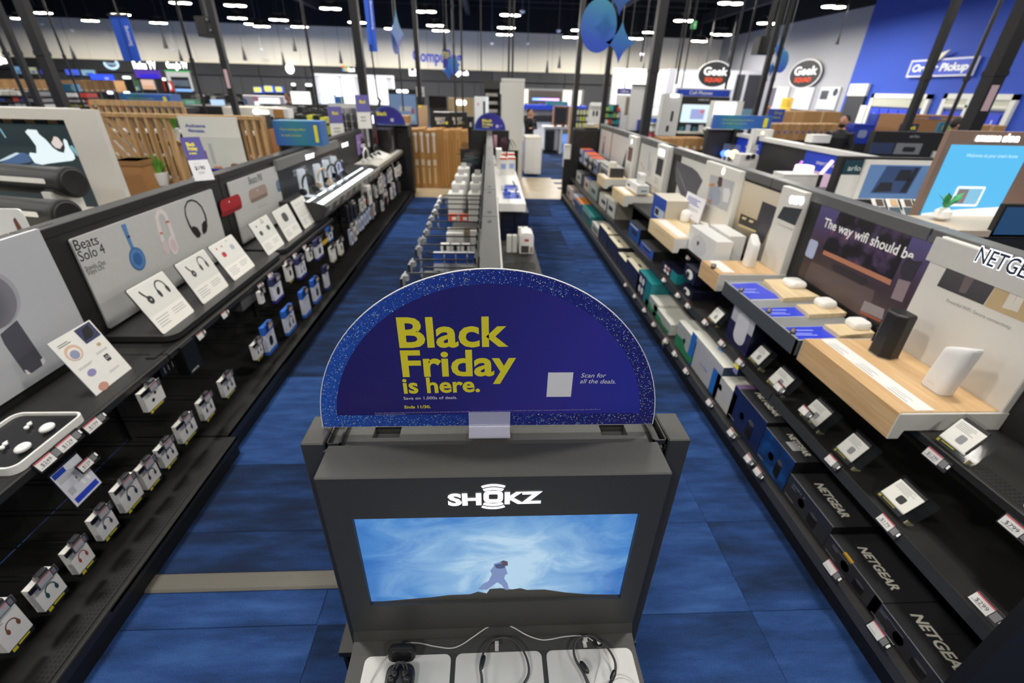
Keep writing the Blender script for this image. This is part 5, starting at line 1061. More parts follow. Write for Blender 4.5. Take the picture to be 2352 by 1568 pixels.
# kitchen backdrop, google style display, mesh boxes
kp = rpanel('header_panel', 'header panel with kitchen photo and dark doors beside the glowing letters', (1725, 418), (1795, 447), (1668, 560), grad_panel('kitchen', [(0, '#d8cdb8'), (.5, '#b9a889'), (.75, '#6f6a62'), (1, '#8a8378')], (0, 0, -1.8, .95), .35, .12, 9), th=.008)
flats(kp, 'printed_picture', [kp.pxs([(1752, 462), (1790, 478), (1752, 560), (1726, 545)], -.0004)], M('#34343c', .4), -.0004); flats(kp, 'printed_picture', [kp.pxs([(1702, 490), (1748, 510), (1738, 530), (1696, 512)], -.0004)], M('#2b2a29', .4), -.0006); flats(kp, 'printed_picture', [kp.pxs([(1706, 497), (1716, 501), (1712, 505), (1704, 502)], -.0004), kp.pxs([(1722, 504), (1732, 508), (1728, 512), (1720, 509)], -.0004), kp.pxs([(1697, 514), (1737, 530), (1735, 534), (1696, 518)], -.0004)], M('#d9c48f', .4), -.0011)
g2 = ldisplay('white display tower with man drinking photo and lit G emblem on the right gondola', 0, 0, 0, 4.14, 4.91, 1.75, .905, wood_m=WOODL, tx0=2.22, ztow=1.515, depth_t=.15)
fy = g2.ty-.001
ge = g2.px(1662, 393, fy); g2.flat('emblem', ell(ge[0], ge[1], .028, .032, 16), M('#fff6e8', emit=2.5), fy-.002, .001, label='glowing round emblem')
g2.flat('printed_picture', g2.pxs([(1632, 400), (1688, 418), (1670, 486), (1622, 465)], fy), M('#b5b7bc', .4, var=.08, scale=6), fy-.0003, .0003, label='photo of a man drinking')
flats(g2, 'printed_picture', [g2.pxs([(1652, 405), (1660, 408), (1658, 428), (1650, 430), (1648, 420)], fy)], M('#4a332c', .5), fy-.0008); flats(g2, 'printed_picture', [g2.pxs([(1632, 428), (1648, 428), (1656, 440), (1652, 470), (1640, 470), (1628, 450)], fy)], M('#9aa3b5', .5), fy-.0008); flats(g2, 'printed_picture', [g2.pxs([(1662, 432), (1675, 432), (1678, 445), (1672, 466), (1660, 462)], fy)], M('#dcdddf', .5), fy-.0008); flats(g2, 'printed_picture', [g2.pxs([(1627, 424), (1640, 420), (1644, 424), (1634, 430)], fy), g2.pxs([(1626, 456), (1634, 458), (1634, 466), (1627, 464)], fy)], M('#c58a5a', .5), fy-.0012)
g2.part('info_strip', MB().box(-.70, RX(1.80), g2.zt, -.05, RX(1.90), g2.zt+.001), M('#e6e5e2', .4)); zg = .822+g2.zt
q = P(1572, 508, Z=zg); t = T('mesh_router', 'small white rounded router on the pale oak display with the drinking man', 'router', (q.x, q.y, zg)); t.part('body', MB().lathe([(.045, 0), (.052, .02), (.052, .07), (.046, .1), (.03, .118), (.008, .124)], n=18), WHG, smooth=True); t.part('foot', MB().lathe([(.046, -.001), (.046, .004)], n=18), GINK)
t = T('white_stand', 'curved white demo stand with small dark phone beside the white cartons', 'display stand', (q.x+.06, q.y-.22, zg), rz=-90); t.part('arch', MB().tube([(-.09, -.02, .0), (-.06, 0, .03), (0, .02, .045), (.08, .05, .045), (.12, .06, .0)], [.008, .012, .014, .014, .012], 8), WHG, smooth=True); t.part('phone', MB().box(-.07, -.06, .0, .0, .02, .012), M('#2c5570', .2))
sn = fit_tilt('info_sign', 'white paper sign with blue lettering leaning behind the small white router', 'sign', (1564, 488), (1607, 496), (1580, 436), (1628, 447), -90, X=2.12, lo=0, hi=25)
sn.part('sheet', MB().box(0, 0, 0, sn.w, .002, sn.h), M('#e6e6ee', .4)); sn.part('sleeve', MB().box(-.004, .002, -.004, sn.w+.004, .005, sn.h+.004), AC); sn.lines(sn.w*.1, sn.h*.55, sn.w*.85, sn.h*.85, 4, M('#5a5fae'), -.0003, .5); sn.lines(sn.w*.1, sn.h*.3, sn.w*.85, sn.h*.45, 3, GINK, -.0003, .35); sn.lines(sn.w*.1, sn.h*.1, sn.w*.7, sn.h*.16, 2, GINK, -.0003, .35)
def prodbox(lab, TL, BR_, X, depth, front, side=None, top=None, group=None, z0=None, name='router_box', extra=None, TLx=None):
    """a carton facing the aisle; its front face spans the pixels TL..BR_ on the plane X"""
    a, b = P(*TL, X=X), P(*BR_, X=X); zb = z0 if z0 is not None else b.z
    t = T(name, lab, 'product box', (X, a.y, zb), rz=-90, group=group); t.w, t.h, t.d = a.y-b.y, a.z-zb, depth
    mb = MB().box(0, 0, 0, t.w, depth, t.h)
    # faces order: bottom, top, front, back, right, left
    mb.m = [1, 2, 0, 1, 1, 1]; t.part('carton', mb, [front, side or front, top or front]); return t
WCT = M('#dededc', .35, var=.02)
for k, (tl, br) in enumerate((((1586, 515), (1638, 592)), ((1632, 515), (1668, 580)))):
    t = prodbox('white three pack router carton, %s between the two oak displays' % ('front' if k == 0 else 'back'), tl, br, 1.88+.16*k, .14, WCT, group='white router cartons', z0=.822)
    t.part('photo', MB().prism(ell(t.w*.45, t.h*.42, t.w*.28, t.h*.4, 16), 0, -.0008), M('#cfcfd1', .4)); t.part('black_seal', MB().lathe([(.018, -.006), (.02, 0)], n=12).xf(Matrix.Translation((t.w*.42, -.003, t.h*.5)) @ Matrix.Rotation(math.pi/2, 4, 'X')), K1); t.part('tape_line', MB().box(t.w*.42-.002, -.0006, t.h*.55, t.w*.42+.002, 0, t.h), GINK); t.part('seam', MB().box(-.0005, -.0006, t.h*.2, t.w+.0005, t.d, t.h*.205), LGT)
# further headers and towers
wp = rpanel('header_panel', 'white header panel with huge dark router silhouette on the right gondola', (1558, 355), (1625, 373), (1540, 500), M('#d9d8d2', .4, var=.02), th=.008)
flats(wp, 'printed_picture', [wp.pxs([(1555, 369), (1590, 385), (1602, 395), (1614, 415), (1602, 440), (1600, 452), (1572, 470), (1552, 415), (1551, 388)], -.0004)], M('#55555d', .35), -.0004, label='dark router silhouette, printed'); strokes(wp, 'printed_picture', [(wp.pxs([(1556, 386), (1576, 440)], -.0004), .02)], M('#7f7f88', .4), -.001)
def minitower(lab, y0, y1, x0, ztow, emb=True, ph=None, em=None):
    t = T('router_display', lab, 'display stand', (XF, y0, .822), rz=-90); a = -(y1-y0)
    t.part('tower', MB().box(a, RX(x0), 0, 0, RX(x0)+.16, ztow-.822), WD, bevel=.004); fy = RX(x0)-.0005; w = -a
    if emb: t.flat('emblem', rr(a+w*.2, ztow-.822-.13, -w*.25, ztow-.822-.05, .01, 3) if em == 'bar' else ell(a/2, ztow-.822-.08, .035, .035, 14), M('#eafcff', emit=2.4), fy, .002, label='glowing emblem')
    t.flat('printed_picture', [(a+w*.2, ztow-.822-.36), (-w*.2, ztow-.822-.36), (-w*.2, ztow-.822-.16), (a+w*.2, ztow-.822-.16)], M(ph or '#232326', .4, var=.3, scale=9), fy, .0006); t.lines(a+w*.2, ztow-.822-.48, -w*.25, ztow-.822-.40, 4, GINK, fy-.0002, .3); return t
minitower('white display tower with pale blue lit emblem before the silhouette panel', 5.95, 6.35, 2.2, 1.53, em='bar')
minitower('white display tower with cloud shaped lit emblem further along the right gondola', 7.35, 7.75, 2.2, 1.52, ph='#6b4a44')
for k, (y0, y1, tl_) in enumerate(((6.42, 7.3, 'pale header panel with outline chair drawing between the two lit towers'), (7.8, 9.1, 'white header panel with a dark curved shape beyond the cloud emblem tower'), (9.15, 10.1, 'pale header panel with a person photo at the far end of the right gondola'))):
    t = T('header_panel', tl_, 'display panel', (XF-.004, y1, .97), rz=-90); w = y1-y0; t.part('panel', MB().box(0, 0, 0, w, .004, .48), M('#d3d2ce', .4, var=.05, scale=5))
    if k == 0: strokes(t, 'printed_picture', [([(.45, .4), (.5, .15), (.56, .3), (.6, .1)], .02)], M('#6a78a8'), -.0005); strokes(t, 'printed_picture', [([(.1, .22), (.3, .16), (.25, .05)], .02)], M('#c59a6a'), -.0005)
    if k == 1: t.flat('printed_picture', [(.9, .02), (1.28, .02), (1.28, .46), (1.15, .40), (1.0, .2)], M('#3f4049', .4), -.0005)
    if k == 2: flats(t, 'printed_picture', [[(.3, .04), (.45, .04), (.42, .3), (.34, .26)]], M('#7a4f48', .5), -.0005); t.flat('printed_picture', ell(.39, .34, .03, .04, 10), M('#3a2a28'), -.0005)
for k, (y0, y1, gt, lab) in enumerate(((6.1, 6.75, None, 'white and oak demo platform before the pale blue emblem tower'), (7.35, 7.9, None, 'white and oak demo platform before the cloud emblem tower'))):
    t = T('demo_platform', lab, 'display stand', (XF, y0, .822), rz=-90); a = -(y1-y0); f = RX(1.78+.02*k); t.part('platform', MB().box(a, f+.012, -.02, -.006, -.1, .09), WD); t.part('wood_front', MB().box(a, f, -.05, -.004, f+.012, .09), WOODL); t.part('wood_top', MB().box(a+.01, f+.012, .09, -.01, -.12, .094), WOODL); t.part('end_cheek', MB().prism([(f, -.05), (f+.06, -.05), (f+.07, -.01), (-.1, -.01), (-.1, .09), (f, .09)], -.004, .0, 'x'), WD); t.part('info_strip', MB().box(a+.05, f+.05, .094, -.1, f+.12, .095), WHITE)
q = P(1487, 470, Z=.94); t = T('router', 'white square speaker like router with grille on the far oak platform', 'router', (1.98, 6.25, .936), rz=-90); t.part('body', MB().prism(rr(-.09, 0, .09, .24, .02, 4), 0, .07), WHG, bevel=.004); t.part('grille', MB().box(-.07, -.001, .05, .07, 0, .22), M('#cfd0d0', .5)); t.part('slots', MB().box(-.06, -.001, .015, .05, 0, .03), GINK)
t = T('router', 'white cylindrical router on the furthest oak platform', 'router', (1.95, 7.55, .936)); t.part('body', MB().lathe([(.06, 0), (.065, .02), (.062, .2), (.05, .21)], n=18), M('#e6e2d6', .4), smooth=True); t.part('foot', MB().lathe([(.06, -.0), (.06, .005)], n=18), GINK)
t = prodbox('white carton with teal mark standing on the far oak platform', (1440, 410), (1462, 450), 1.93, .16, WCT, z0=.937); t.part('dark_spot', MB().box(t.w*.1, -.001, t.h*.3, t.w*.35, 0, t.h*.55), K1); t.part('teal_mark', MB().box(t.w, .05, t.h*.3, t.w+.001, .13, t.h*.45), TEAL)
BSH = M('#bdb5a4', .4, var=.04)
t = prodbox('tan sided router carton with blue front on the upper shelf before the silhouette', (1503, 443), (1525, 504), 1.90, .28, M('#2a4fae', .4, var=.1), BSH, M('#d9d3c4', .45), z0=.822); t.part('photo', MB().box(t.w*.25, -.001, t.h*.2, t.w*.95, 0, t.h*.55), M('#b9c3cf')); t.part('black_seal', MB().box(t.w*.3, -.003, t.h*.28, t.w*.55, -.001, t.h*.5), K1)
# white flat display part at the near right edge
t = T('white_display', 'white curved display foot at the near right end of the upper shelf', 'display stand', (1.99, .78, .822), rz=-90); t.part('foot', MB().prism([(-.29, -.06), (-.13, -.12), (.0, -.12), (.0, .14), (-.32, .14)], 0, .03, 'z'), WHT, bevel=.006); t.part('upright', MB().box(-.2, .05, .03, 0, .14, .12), WHT)
def acard(lab, TL, TR, BRp, BLp, Xp, Zp, style='router', k=0):
    """a white and black reward card standing in a clear acrylic stand"""
    t = fit_tilt('card_stand', lab, 'card holder', BLp, BRp, TL, TR, -90, X=Xp, lo=5, hi=45, group='clear stands with white product cards'); w, h = t.w, t.h
    t.part('card', MB().box(0, .002, 0, w, .006, h), M('#e2e1da', .45)); t.part('foot_band', MB().box(0, .002, -h*.2, w, .006, 0), DKB); t.part('yellow_mark', MB().box(w*.02, .0012, -h*.16, w*.12, .002, -h*.04), YB2); t.part('yellow_line', MB().box(w*.18, .0012, -h*.09, w*.7, .002, -h*.05), YB2); t.part('top_strip', MB().box(w*.05, .004, h, w*1.0, .008, h*1.14), DKB)
    t.lines(w*.08, h*.6, w*.8, h*.92, 5, GINK, .0018, .35)
    t.part('printed_picture', MB().prism(rr(w*.45, h*.2, w*.72, h*.55, .008, 3), .002, .0012), M('#8b8b8d' if style != 'black' else '#222224', .5))
    clear = M('#30343a', .05, var=0, trans=.86, spec=.35)
    t.part('clear_front', MB().box(-.012, -.003, -h*.22, w+.03, -.001, h*.05), clear); t.part('clear_back', MB().box(-.012, .012, -h*.22, w+.05, .014, h*1.25), clear); t.part('clear_foot', MB().box(-.012, -.003, -h*.22-.002, w+.05, .05, -h*.22), clear); t.part('clear_edge', MB().box(w+.03, -.003, -h*.22, w+.033, .05, -h*.22+.02), M('#b9b48a', .2, trans=.2, var=0))
    return t
acard('white product card in clear stand before the navy mesh router box', (1646, 705), (1664, 720), (1642, 742), (1627, 726), 1.80, .49)
acard('white product card in clear stand, furthest left of the long oak front', (1748, 792), (1767, 812), (1741, 838), (1722, 818), 1.80, .49)
acard('white product card with small grey picture, second card left of the long oak front', (1793, 843), (1824, 870), (1795, 900), (1764, 870), 1.80, .49)
acard('white product card under the middle of the long oak front', (1874, 917), (1911, 948), (1875, 980), (1841, 945), 1.80, .49)
acard('white product card under the near corner of the oak front', (1960, 994), (1998, 1026), (1956, 1060), (1920, 1026), 1.80, .49)
acard('white product card with black router picture, nearest on the middle shelf', (2070, 1098), (2122, 1148), (2078, 1182), (2022, 1128), 1.80, .49, 'black')
acard('white product card with grey router drawing beside the white display foot', (2208, 960), (2270, 1000), (2212, 1040), (2156, 1000), 1.92, .85)
# cartons on the middle shelf and the base deck
NVB = M('#20264a', .4, var=.12, scale=8); NVS = M('#15172b', .4); GRF = M('#34343b', .35, var=.15, scale=6); GRT = M('#2d2d2f', .3, var=.08, scale=8); BCK = M('#18181a', .4)
def ngbox(lab, TL, BR_, TR=None, front=GRF, blue=False, night=True, d=.25, z0=.142, nm='NIGHTHAWK', X=1.66, lit=False):
    t = prodbox(lab, TL, BR_, X, d, front, BCK, GRT, 'dark router cartons on the base deck', z0=z0)
    o = t.text('NETGEAR', (0, 0), (1, 0), M('#d9d6c8', .4), 0, bold=.03, shear=.15); k = t.w*.62/tw('NETGEAR')
    o.matrix_local = Matrix.Translation((t.w*.22, d*.34, t.h+.0006)) @ Matrix.Diagonal((k, k*1.25, 1, 1))
    t.part('top_edge', MB().box(0, 0, t.h, t.w, .004, t.h+.0005), M('#77777b', .3)); t.part('tape_line', MB().box(t.w*.44, .0, t.h, t.w*.443, d, t.h+.0006), BLK)
    t.part('router_picture', MB().prism([(t.w*.58, t.h*.12), (t.w*.70, t.h*.08), (t.w*.76, t.h*.12), (t.w*.76, t.h*.55), (t.w*.66, t.h*.62), (t.w*.58, t.h*.55)], 0, -.0008), M('#1b1b20', .3)); t.part('router_picture', MB().prism([(t.w*.58, t.h*.55), (t.w*.66, t.h*.49), (t.w*.76, t.h*.53), (t.w*.74, t.h*.62), (t.w*.64, t.h*.64)], -.0008, -.0012), M('#5a585f', .3))
    if night: t.text(nm, (t.w*.12, t.h*.72), (t.w*.44, t.h*.72), M('#a9a9b5'), -.0008, h=t.h*.07); t.lines(t.w*.12, t.h*.58, t.w*.24, t.h*.66, 2, M('#77778a'), -.0006, .5)
    t.lines(t.w*.06, t.h*.06, t.w*.3, t.h*.12, 1, M('#9a9aa8'), -.0006, .4); t.part('seal', MB().lathe([(.010, -.012), (.024, -.006), (.026, 0)], n=14).xf(Matrix.Translation((t.w*.40, -.0, t.h*.45)) @ Matrix.Rotation(math.pi/2, 4, 'X')), M('#101012', .15), label='round black security seal')
    return t
ngbox('dark grey router carton nearest the end panel on the base deck', (2010, 1365), (2195, 1600))
t = ngbox('dark grey router carton with yellow corner patch, second from the near end of the base deck', (1905, 1225), (2010, 1408)); t.part('yellow_patch', MB().box(t.w*.30, -.001, t.h*.9, t.w*.46, .012, t.h+.001), M('#b08a28', .4))
ngbox('dark grey router carton with numeral seven, third from the near end of the base deck', (1815, 1085), (1900, 1236), nm='WIFI 7')
BLG = grad_panel('blue_glow', [(.2, '#12203f'), (.5, '#15407f'), (.8, '#2b74c9')], (0, 0, 0, 0), .35, 1.0, 9)
t = ngbox('black router carton with glowing blue front and label sticker, fourth on the base deck', (1760, 980), (1812, 1096), front=BLG, night=False); t.part('sticker', MB().box(t.w*.45, .04, t.h+.0007, t.w*.7, .09, t.h+.0012), M('#a9a9aa'))
t = ngbox('black router carton with deep blue front and purple corner, fifth on the base deck', (1690, 884), (1752, 998), front=M('#1c2a5c', .35, var=.3, scale=7), night=False); t.part('purple_corner', MB().box(0, 0, t.h+.0007, .05, .2, t.h+.0012), M('#6b5578'))
def plain(lab, TL, BR_, X, d, front, side, top, z0, group, deco):
    t = prodbox(lab, TL, BR_, X, d, front, side, top, group, z0=z0); deco(t); return t
WTP = M('#e0dfd6', .4, var=.03); TEALB = M('#1e8890', .4, var=.06); GRN = M('#2f8f63', .4)
def dco_orbi(t): t.part('blue_edge', MB().box(-.0006, -.0006, 0, t.w*.16, t.d, t.h-.002), M('#2677d2')); t.text('orbi', (t.w*.4, t.h*.35), (t.w*.65, t.h*.35), M('#6a78c8'), -.001, h=.03); t.part('top_print', MB().prism(ell(t.w*.55, t.d*.4, .05, .03, 12), t.h, t.h+.0006, 'z'), M('#6fa0d8'))
def dco_orbi2(t): t.part('blue_edge', MB().box(-.0006, -.0006, 0, t.w*.2, t.d, t.h-.002), M('#2677d2')); t.part('seal', MB().lathe([(.012, -.014), (.024, -.008), (.026, 0)], n=14).xf(Matrix.Translation((t.w*.4, 0, t.h*.6)) @ Matrix.Rotation(math.pi/2, 4, 'X')), K1, label='round black security seal')
def dco_green(t):
    t.part('green_print', MB().prism([(0, 0), (t.w*.9, 0), (t.w, t.h*.3), (t.w*.6, t.h*.25), (t.w*.4, t.h*.5), (0, t.h*.45)], 0, -.0008), GRN); t.part('seam', MB().box(t.w, t.d*.45, 0, t.w+.0006, t.d*.47, t.h), GINK)
def dco_navy(t): t.part('pale_lid', MB().box(-.0005, -.0005, t.h-.004, t.w+.0005, t.d*.9, t.h+.001), M('#d9d2b8', .5)); t.part('lid_mark', MB().box(t.w*.4, .06, t.h+.001, t.w*.6, .09, t.h+.0016), K1)
def dco_tp(t):
    t.part('teal_edge', MB().box(t.w*.62, -.0008, 0, t.w+.0006, t.d*.6, t.h-.001), TEALB)
    for k in range(2): t.part('router_picture', MB().prism(ell(t.w*.24+t.w*.2*k, t.h*.7, t.w*.08, t.h*.16, 12), 0, -.001).prism(ell(t.w*.24+t.w*.2*k, t.h*.28, t.w*.08, t.h*.16, 12), 0, -.001), WHITE)
plain('white router carton with blue edge and dark sides, sixth on the base deck', (1640, 843), (1685, 938), 1.66, .26, M('#cfcfd0', .35), NVS, WTP, .142, 'pale router cartons', dco_orbi2)
plain('large white carton with blue edge and rounded lettering, seventh on the base deck', (1592, 760), (1655, 872), 1.66, .26, M('#c3c4ca', .35), M('#10304f', .35), WTP, .142, 'pale router cartons', dco_orbi)
plain('white carton with green print and black seal beside the rounded lettering', (1560, 735), (1590, 828), 1.66, .26, M('#b9bcbc', .4), WTP, WTP, .142, 'pale router cartons', dco_orbi2 and (lambda t: (dco_green(t), t.part('seal', MB().lathe([(.012, -.014), (.024, -.008), (.026, 0)], n=14).xf(Matrix.Translation((t.w*.45, 0, t.h*.5)) @ Matrix.Rotation(math.pi/2, 4, 'X')), K1))))
plain('short white carton with green print, nearer of the low pair', (1503, 697), (1538, 760), 1.66, .26, M('#b5bab8', .4), WTP, WTP, .142, 'short white cartons', dco_green)
plain('short white carton with green print, further of the low pair', (1486, 668), (1508, 722), 1.66, .26, M('#b5bab8', .4), WTP, WTP, .142, 'short white cartons', dco_green)
plain('navy and teal mesh carton with pictures of white towers on the base deck', (1468, 618), (1490, 692), 1.66, .25, NVB, TEALB, TEALB, .142, 'mesh router cartons', dco_tp)
for k, (tl, br, lb) in enumerate((((1440, 592), (1466, 665), 'nearest'), ((1420, 579), (1434, 632), 'second'), ((1398, 541), (1416, 600), 'third'), ((1377, 513), (1394, 562), 'fourth'))):
    plain('navy camera carton with cream lid, %s of the cream lidded row' % lb, tl, br, 1.66, .25, NVB, NVS, NVS, .142, 'cream lidded navy cartons', dco_navy)
for k, (tl, br, lb, c_) in enumerate((((1360, 507), (1375, 545), 'white carton with small dark picture between teal and navy cartons', '#c9c9c4'), ((1337, 470), (1358, 512), 'teal carton, nearer of the long teal pair on the base deck', '#2b7f80'), ((1322, 452), (1334, 488), 'slim blue and orange carton before the teal pair', '#3c5a9c'), ((1316, 444), (1322, 470), 'slim white and blue carton at the far base deck', '#b9bfcf'), ((1303, 425), (1310, 452), 'white and red carton last on the base deck', '#c9b9b4'))):
    plain(lb, tl, br, 1.66, .25, M(c_, .4, var=.1, scale=10), None, M('#d98a4a', .5) if k == 2 else None, .142, 'small cartons at the far base deck', lambda t: (t.part('print', MB().box(t.w*.2, -.0008, t.h*.3, t.w*.8, 0, t.h*.6), M('#4a5a6a')), t.part('label_strip', MB().box(t.w*.1, -.0008, t.h*.75, t.w*.9, 0, t.h*.9), LGT)))
# middle shelf cartons
t = plain('navy carton with big white mesh router picture under the grey counter', (1688, 690), (1718, 800), 1.80, .30, M('#211f45', .35), M('#141430', .4), M('#20203f', .4), .487, None, lambda t: (t.part('white_area', MB().box(t.w*.05, -.0006, t.h*.55, t.w, 0, t.h), M('#b9b9c4', .4)), t.part('router_picture', MB().prism(rr(t.w*.3, t.h*.12, t.w*.8, t.h*.9, t.w*.2, 5), 0, -.0012), M('#d0d0d8', .4))))
for k, (tl, br) in enumerate((((1575, 605), (1594, 650)), ((1568, 648), (1588, 686)))):
    plain('navy router carton with white router picture, %s of the stack under the second oak display' % ('upper' if k == 0 else 'lower'), tl, br, 1.80, .30, M('#151a38', .4), NVS, NVS, .487+(.135 if k == 0 else 0), 'stacked navy cartons', lambda t: (t.part('router_picture', MB().prism(ell(t.w*.5, t.h*.5, t.w*.3, t.h*.36, 14), 0, -.001), WHITE), t.part('black_antenna', MB().box(t.w*.25, -.0018, t.h*.2, t.w*.5, -.001, t.h*.6), K1)))
plain('navy and teal carton with white towers and red tag on the middle shelf', (1523, 598), (1550, 660), 1.80, .28, NVB, TEALB, NVS, .487, 'mesh router cartons', lambda t: (dco_tp(t), t.part('red_tag', MB().box(t.w*.3, -.002, t.h*.6, t.w*.55, -.001, t.h*.75), RDL)))
for k, (tl, br, lb, fr, sd) in enumerate((((1472, 550), (1496, 608), 'dark sided carton with bright blue front on the middle shelf', '#2f52b8', '#2d2d2d'), ((1447, 505), (1466, 562), 'black sided carton with glowing blue front on the middle shelf', '#1c4f9c', '#17171b'), ((1395, 452), (1409, 510), 'white carton with teal branch print on the middle shelf', '#c9cbc6', '#a9a595'), ((1378, 440), (1393, 490), 'white carton with black square picture on the middle shelf', '#cfcfca', '#b9b6a8'), ((1355, 415), (1371, 458), 'grey carton with teal picture on the middle shelf', '#8ea3a0', '#77756a'), ((1343, 405), (1352, 440), 'slim white and red carton on the far middle shelf', '#c8b4ac', '#2a3a6a'), ((1325, 390), (1333, 425), 'slim white carton on the far middle shelf', '#c9c9c9', '#55555a'))):
    plain(lb, tl, br, 1.80, .26, M(fr, .4, var=.12, scale=8), M(sd, .45), M(sd, .45), .487, 'cartons on the middle shelf', lambda t: (t.part('print', MB().box(t.w*.3, -.0008, t.h*.35, t.w*.75, 0, t.h*.62), M('#22262c')), t.part('label_strip', MB().box(t.w*.1, -.0008, t.h*.78, t.w*.8, 0, t.h*.88), LGT)))
for k, (tl, br, lb, fr, sd) in enumerate((((1378, 370), (1400, 408), 'dark grey boxed camera on the far upper shelf', '#77787a', '#3a3a3c'), ((1360, 363), (1372, 403), 'blue and grey boxed camera on the far upper shelf', '#6a7ba0', '#4a4a4c'), ((1350, 355), (1362, 392), 'white and orange boxed camera on the far upper shelf', '#c9c4bc', '#2a48a0'), ((1342, 348), (1352, 384), 'white and blue boxed camera on the far upper shelf', '#c3c6d0', '#2a48b0'), ((1330, 338), (1337, 375), 'red topped blue boxed camera last on the far upper shelf', '#b9bccb', '#2446b4'))):
    plain(lb, tl, br, 1.90, .22, M(fr, .4, var=.1, scale=9), M(sd, .4), M('#d86a35' if k in (2, 3, 4) else '#aaaaa6', .5), .822, 'boxed cameras on the far upper shelf', lambda t: (t.part('print', MB().box(t.w*.2, -.0008, t.h*.3, t.w*.8, 0, t.h*.6), M('#33363c')), t.part('label_strip', MB().box(t.w*.1, -.0008, t.h*.75, t.w*.9, 0, t.h*.9), LGT)))
# clip-on price labels of the right gondola
def rprice(px, py, X, lab, w=.085, am=''): return price(px, py, X, w, .04, lab, rz=-90, rx=-30, amount=am)
for i, (px, py, am) in enumerate(((2265, 1395, '299'), (2040, 1205, '179'), (1912, 1060, ''), (1850, 945, ''), (1790, 890, ''), (1700, 832, ''), (1658, 788, ''), (1620, 740, ''), (1580, 702, ''), (1557, 678, ''), (1525, 643, ''))):
    rprice(px, py, 1.735, 'price label on the middle shelf strip, %s from the near end' % ORD[i], .095 if i < 2 else .075, '$'+am if am else '')
for i, (px, py) in enumerate(((2018, 1455), (1912, 1308), (1742, 1085), (1720, 1055), (1680, 995), (1630, 925), (1576, 852), (1550, 812), (1529, 783), (1502, 745), (1480, 712), (1458, 680), (1437, 654))):
    rprice(px, py, 1.585, 'price label on the base deck strip, %s from the near end' % ORD[i], .085 if i < 2 else .07)
price(2150, 1052, 1.892, .10, .042, 'price label hanging from the upper shelf edge below the drawing card', rz=-90, rx=-20, amount='$1,299'); price(2335, 1215, 1.892, .10, .042, 'price label at the near end of the upper shelf edge', rz=-90, rx=-20, amount='$799'); price(1580, 592, 1.892, .07, .036, 'small price label under the white router cartons', rz=-90, rx=-20)
t = T('offer_tag', 'small yellow and violet offer tag clipped under the middle shelf strip', 'price tag', P(1690, 845, X=1.725), rz=-90); t.part('tag', MB().box(-.03, 0, -.04, .03, .002, .03), M('#8a83c8', .4)); t.part('yellow_band', MB().box(-.03, -.001, .0, .03, 0, .028), YEL)
t = T('offer_tag', 'small yellow and blue offer tag clipped on the base deck strip', 'price tag', P(1522, 790, X=1.578), rz=-90); t.part('tag', MB().box(-.02, 0, -.03, .02, .002, .03), M('#2a3f9c', .4)); t.part('yellow_band', MB().box(-.02, -.001, .0, .02, 0, .028), YEL)
# ---------------------------------------------------------------- the store beyond
def B(name, lab, cat, x0, y0, x1, y1, Y, d, mat, group=None, down=None, part='body', bevel=0, Z=None):
    """a box whose front spans a pixel rectangle at the depth Y; down = carried down to that height by a base"""
    a, b = P(x0, (y0+y1)/2, Y=Y), P(x1, (y0+y1)/2, Y=Y); zt, zb = P((x0+x1)/2, y0, Y=Y).z, P((x0+x1)/2, y1, Y=Y).z
    t = T(name, lab, cat, (a.x, Y, zb if down is None else down), group=group); o = 0 if down is None else zb-down
    t.w, t.h, t.o0, t.d = b.x-a.x, zt-zb, o, d
    t.part(part, MB().box(0, 0, o, t.w, d, o+t.h), mat, bevel=bevel)
    if down is not None and o > .02: t.part('base', MB().box(.01, .02, 0, t.w-.01, d, o), CHAR)
    return t
def fr(t, name, u0, v0, u1, v1, mat, out=.004, r=0, label=None):
    x0, x1, z0, z1 = t.w*u0, t.w*u1, t.o0+t.h*v0, t.o0+t.h*v1
    pl = rr(x0, z0, x1, z1, r*min(x1-x0, z1-z0), 3) if r else [(x0, z0), (x1, z0), (x1, z1), (x0, z1)]
    return t.part(name, MB().prism(pl, 0, -out), mat, label=label)
def ft(t, s, u0, v0, u1, mat, h, out=.006, bold=.01): return t.text(s, (t.w*u0, t.o0+t.h*v0), (t.w*u1, t.o0+t.h*v0), mat, -out, h=t.h*h, bold=bold)
PNT = M('#232325', .5, .2)
# black poles that run from the ceiling down to the fixtures
POLES = [(100, 130, 9, .07, 0), (44, 130, 9, .04, 0), (12, 120, 9.5, .03, 0), (140, 110, 10, .018, .0), (430, 100, 10, .026, 0), (505, 100, 10, .05, 0), (704, 80, 12, .03, 0), (825, 120, 10.6, .075, 0), (914, 100, 12, .018, 1.6), (957, 110, 15, .06, 0), (1042, 110, 12, .022, 1.2), (1061, 150, 12, .022, 1.2), (1105, 120, 14, .015, 1.2), (1169, 120, 11.6, .022, 2.32), (1178, 120, 11.6, .022, 2.32),
         (1328, 150, 13.5, .06, 0), (1397, 150, 11.2, .05, 0), (1478, 100, 12.5, .02, 2.75), (1502, 150, 8.6, .07, 0), (1560, 110, 14, .02, 2.7), (1555, 180, 12, .025, 2.3), (1683, 120, 15, .022, 1.5), (1711, 120, 15, .022, 1.5), (1757, 170, 11.5, .05, 0), (1781, 160, 11.5, .032, 0), (2138, 150, 8.4, .05, 0), (2243, 130, 8.4, .03, 0), (2290, 160, 6.6, .085, 0)]
def cw(px): return 'far left' if px < 120 else 'left' if px < 900 else 'middle' if px < 1250 else 'right' if px < 1900 else 'far right'
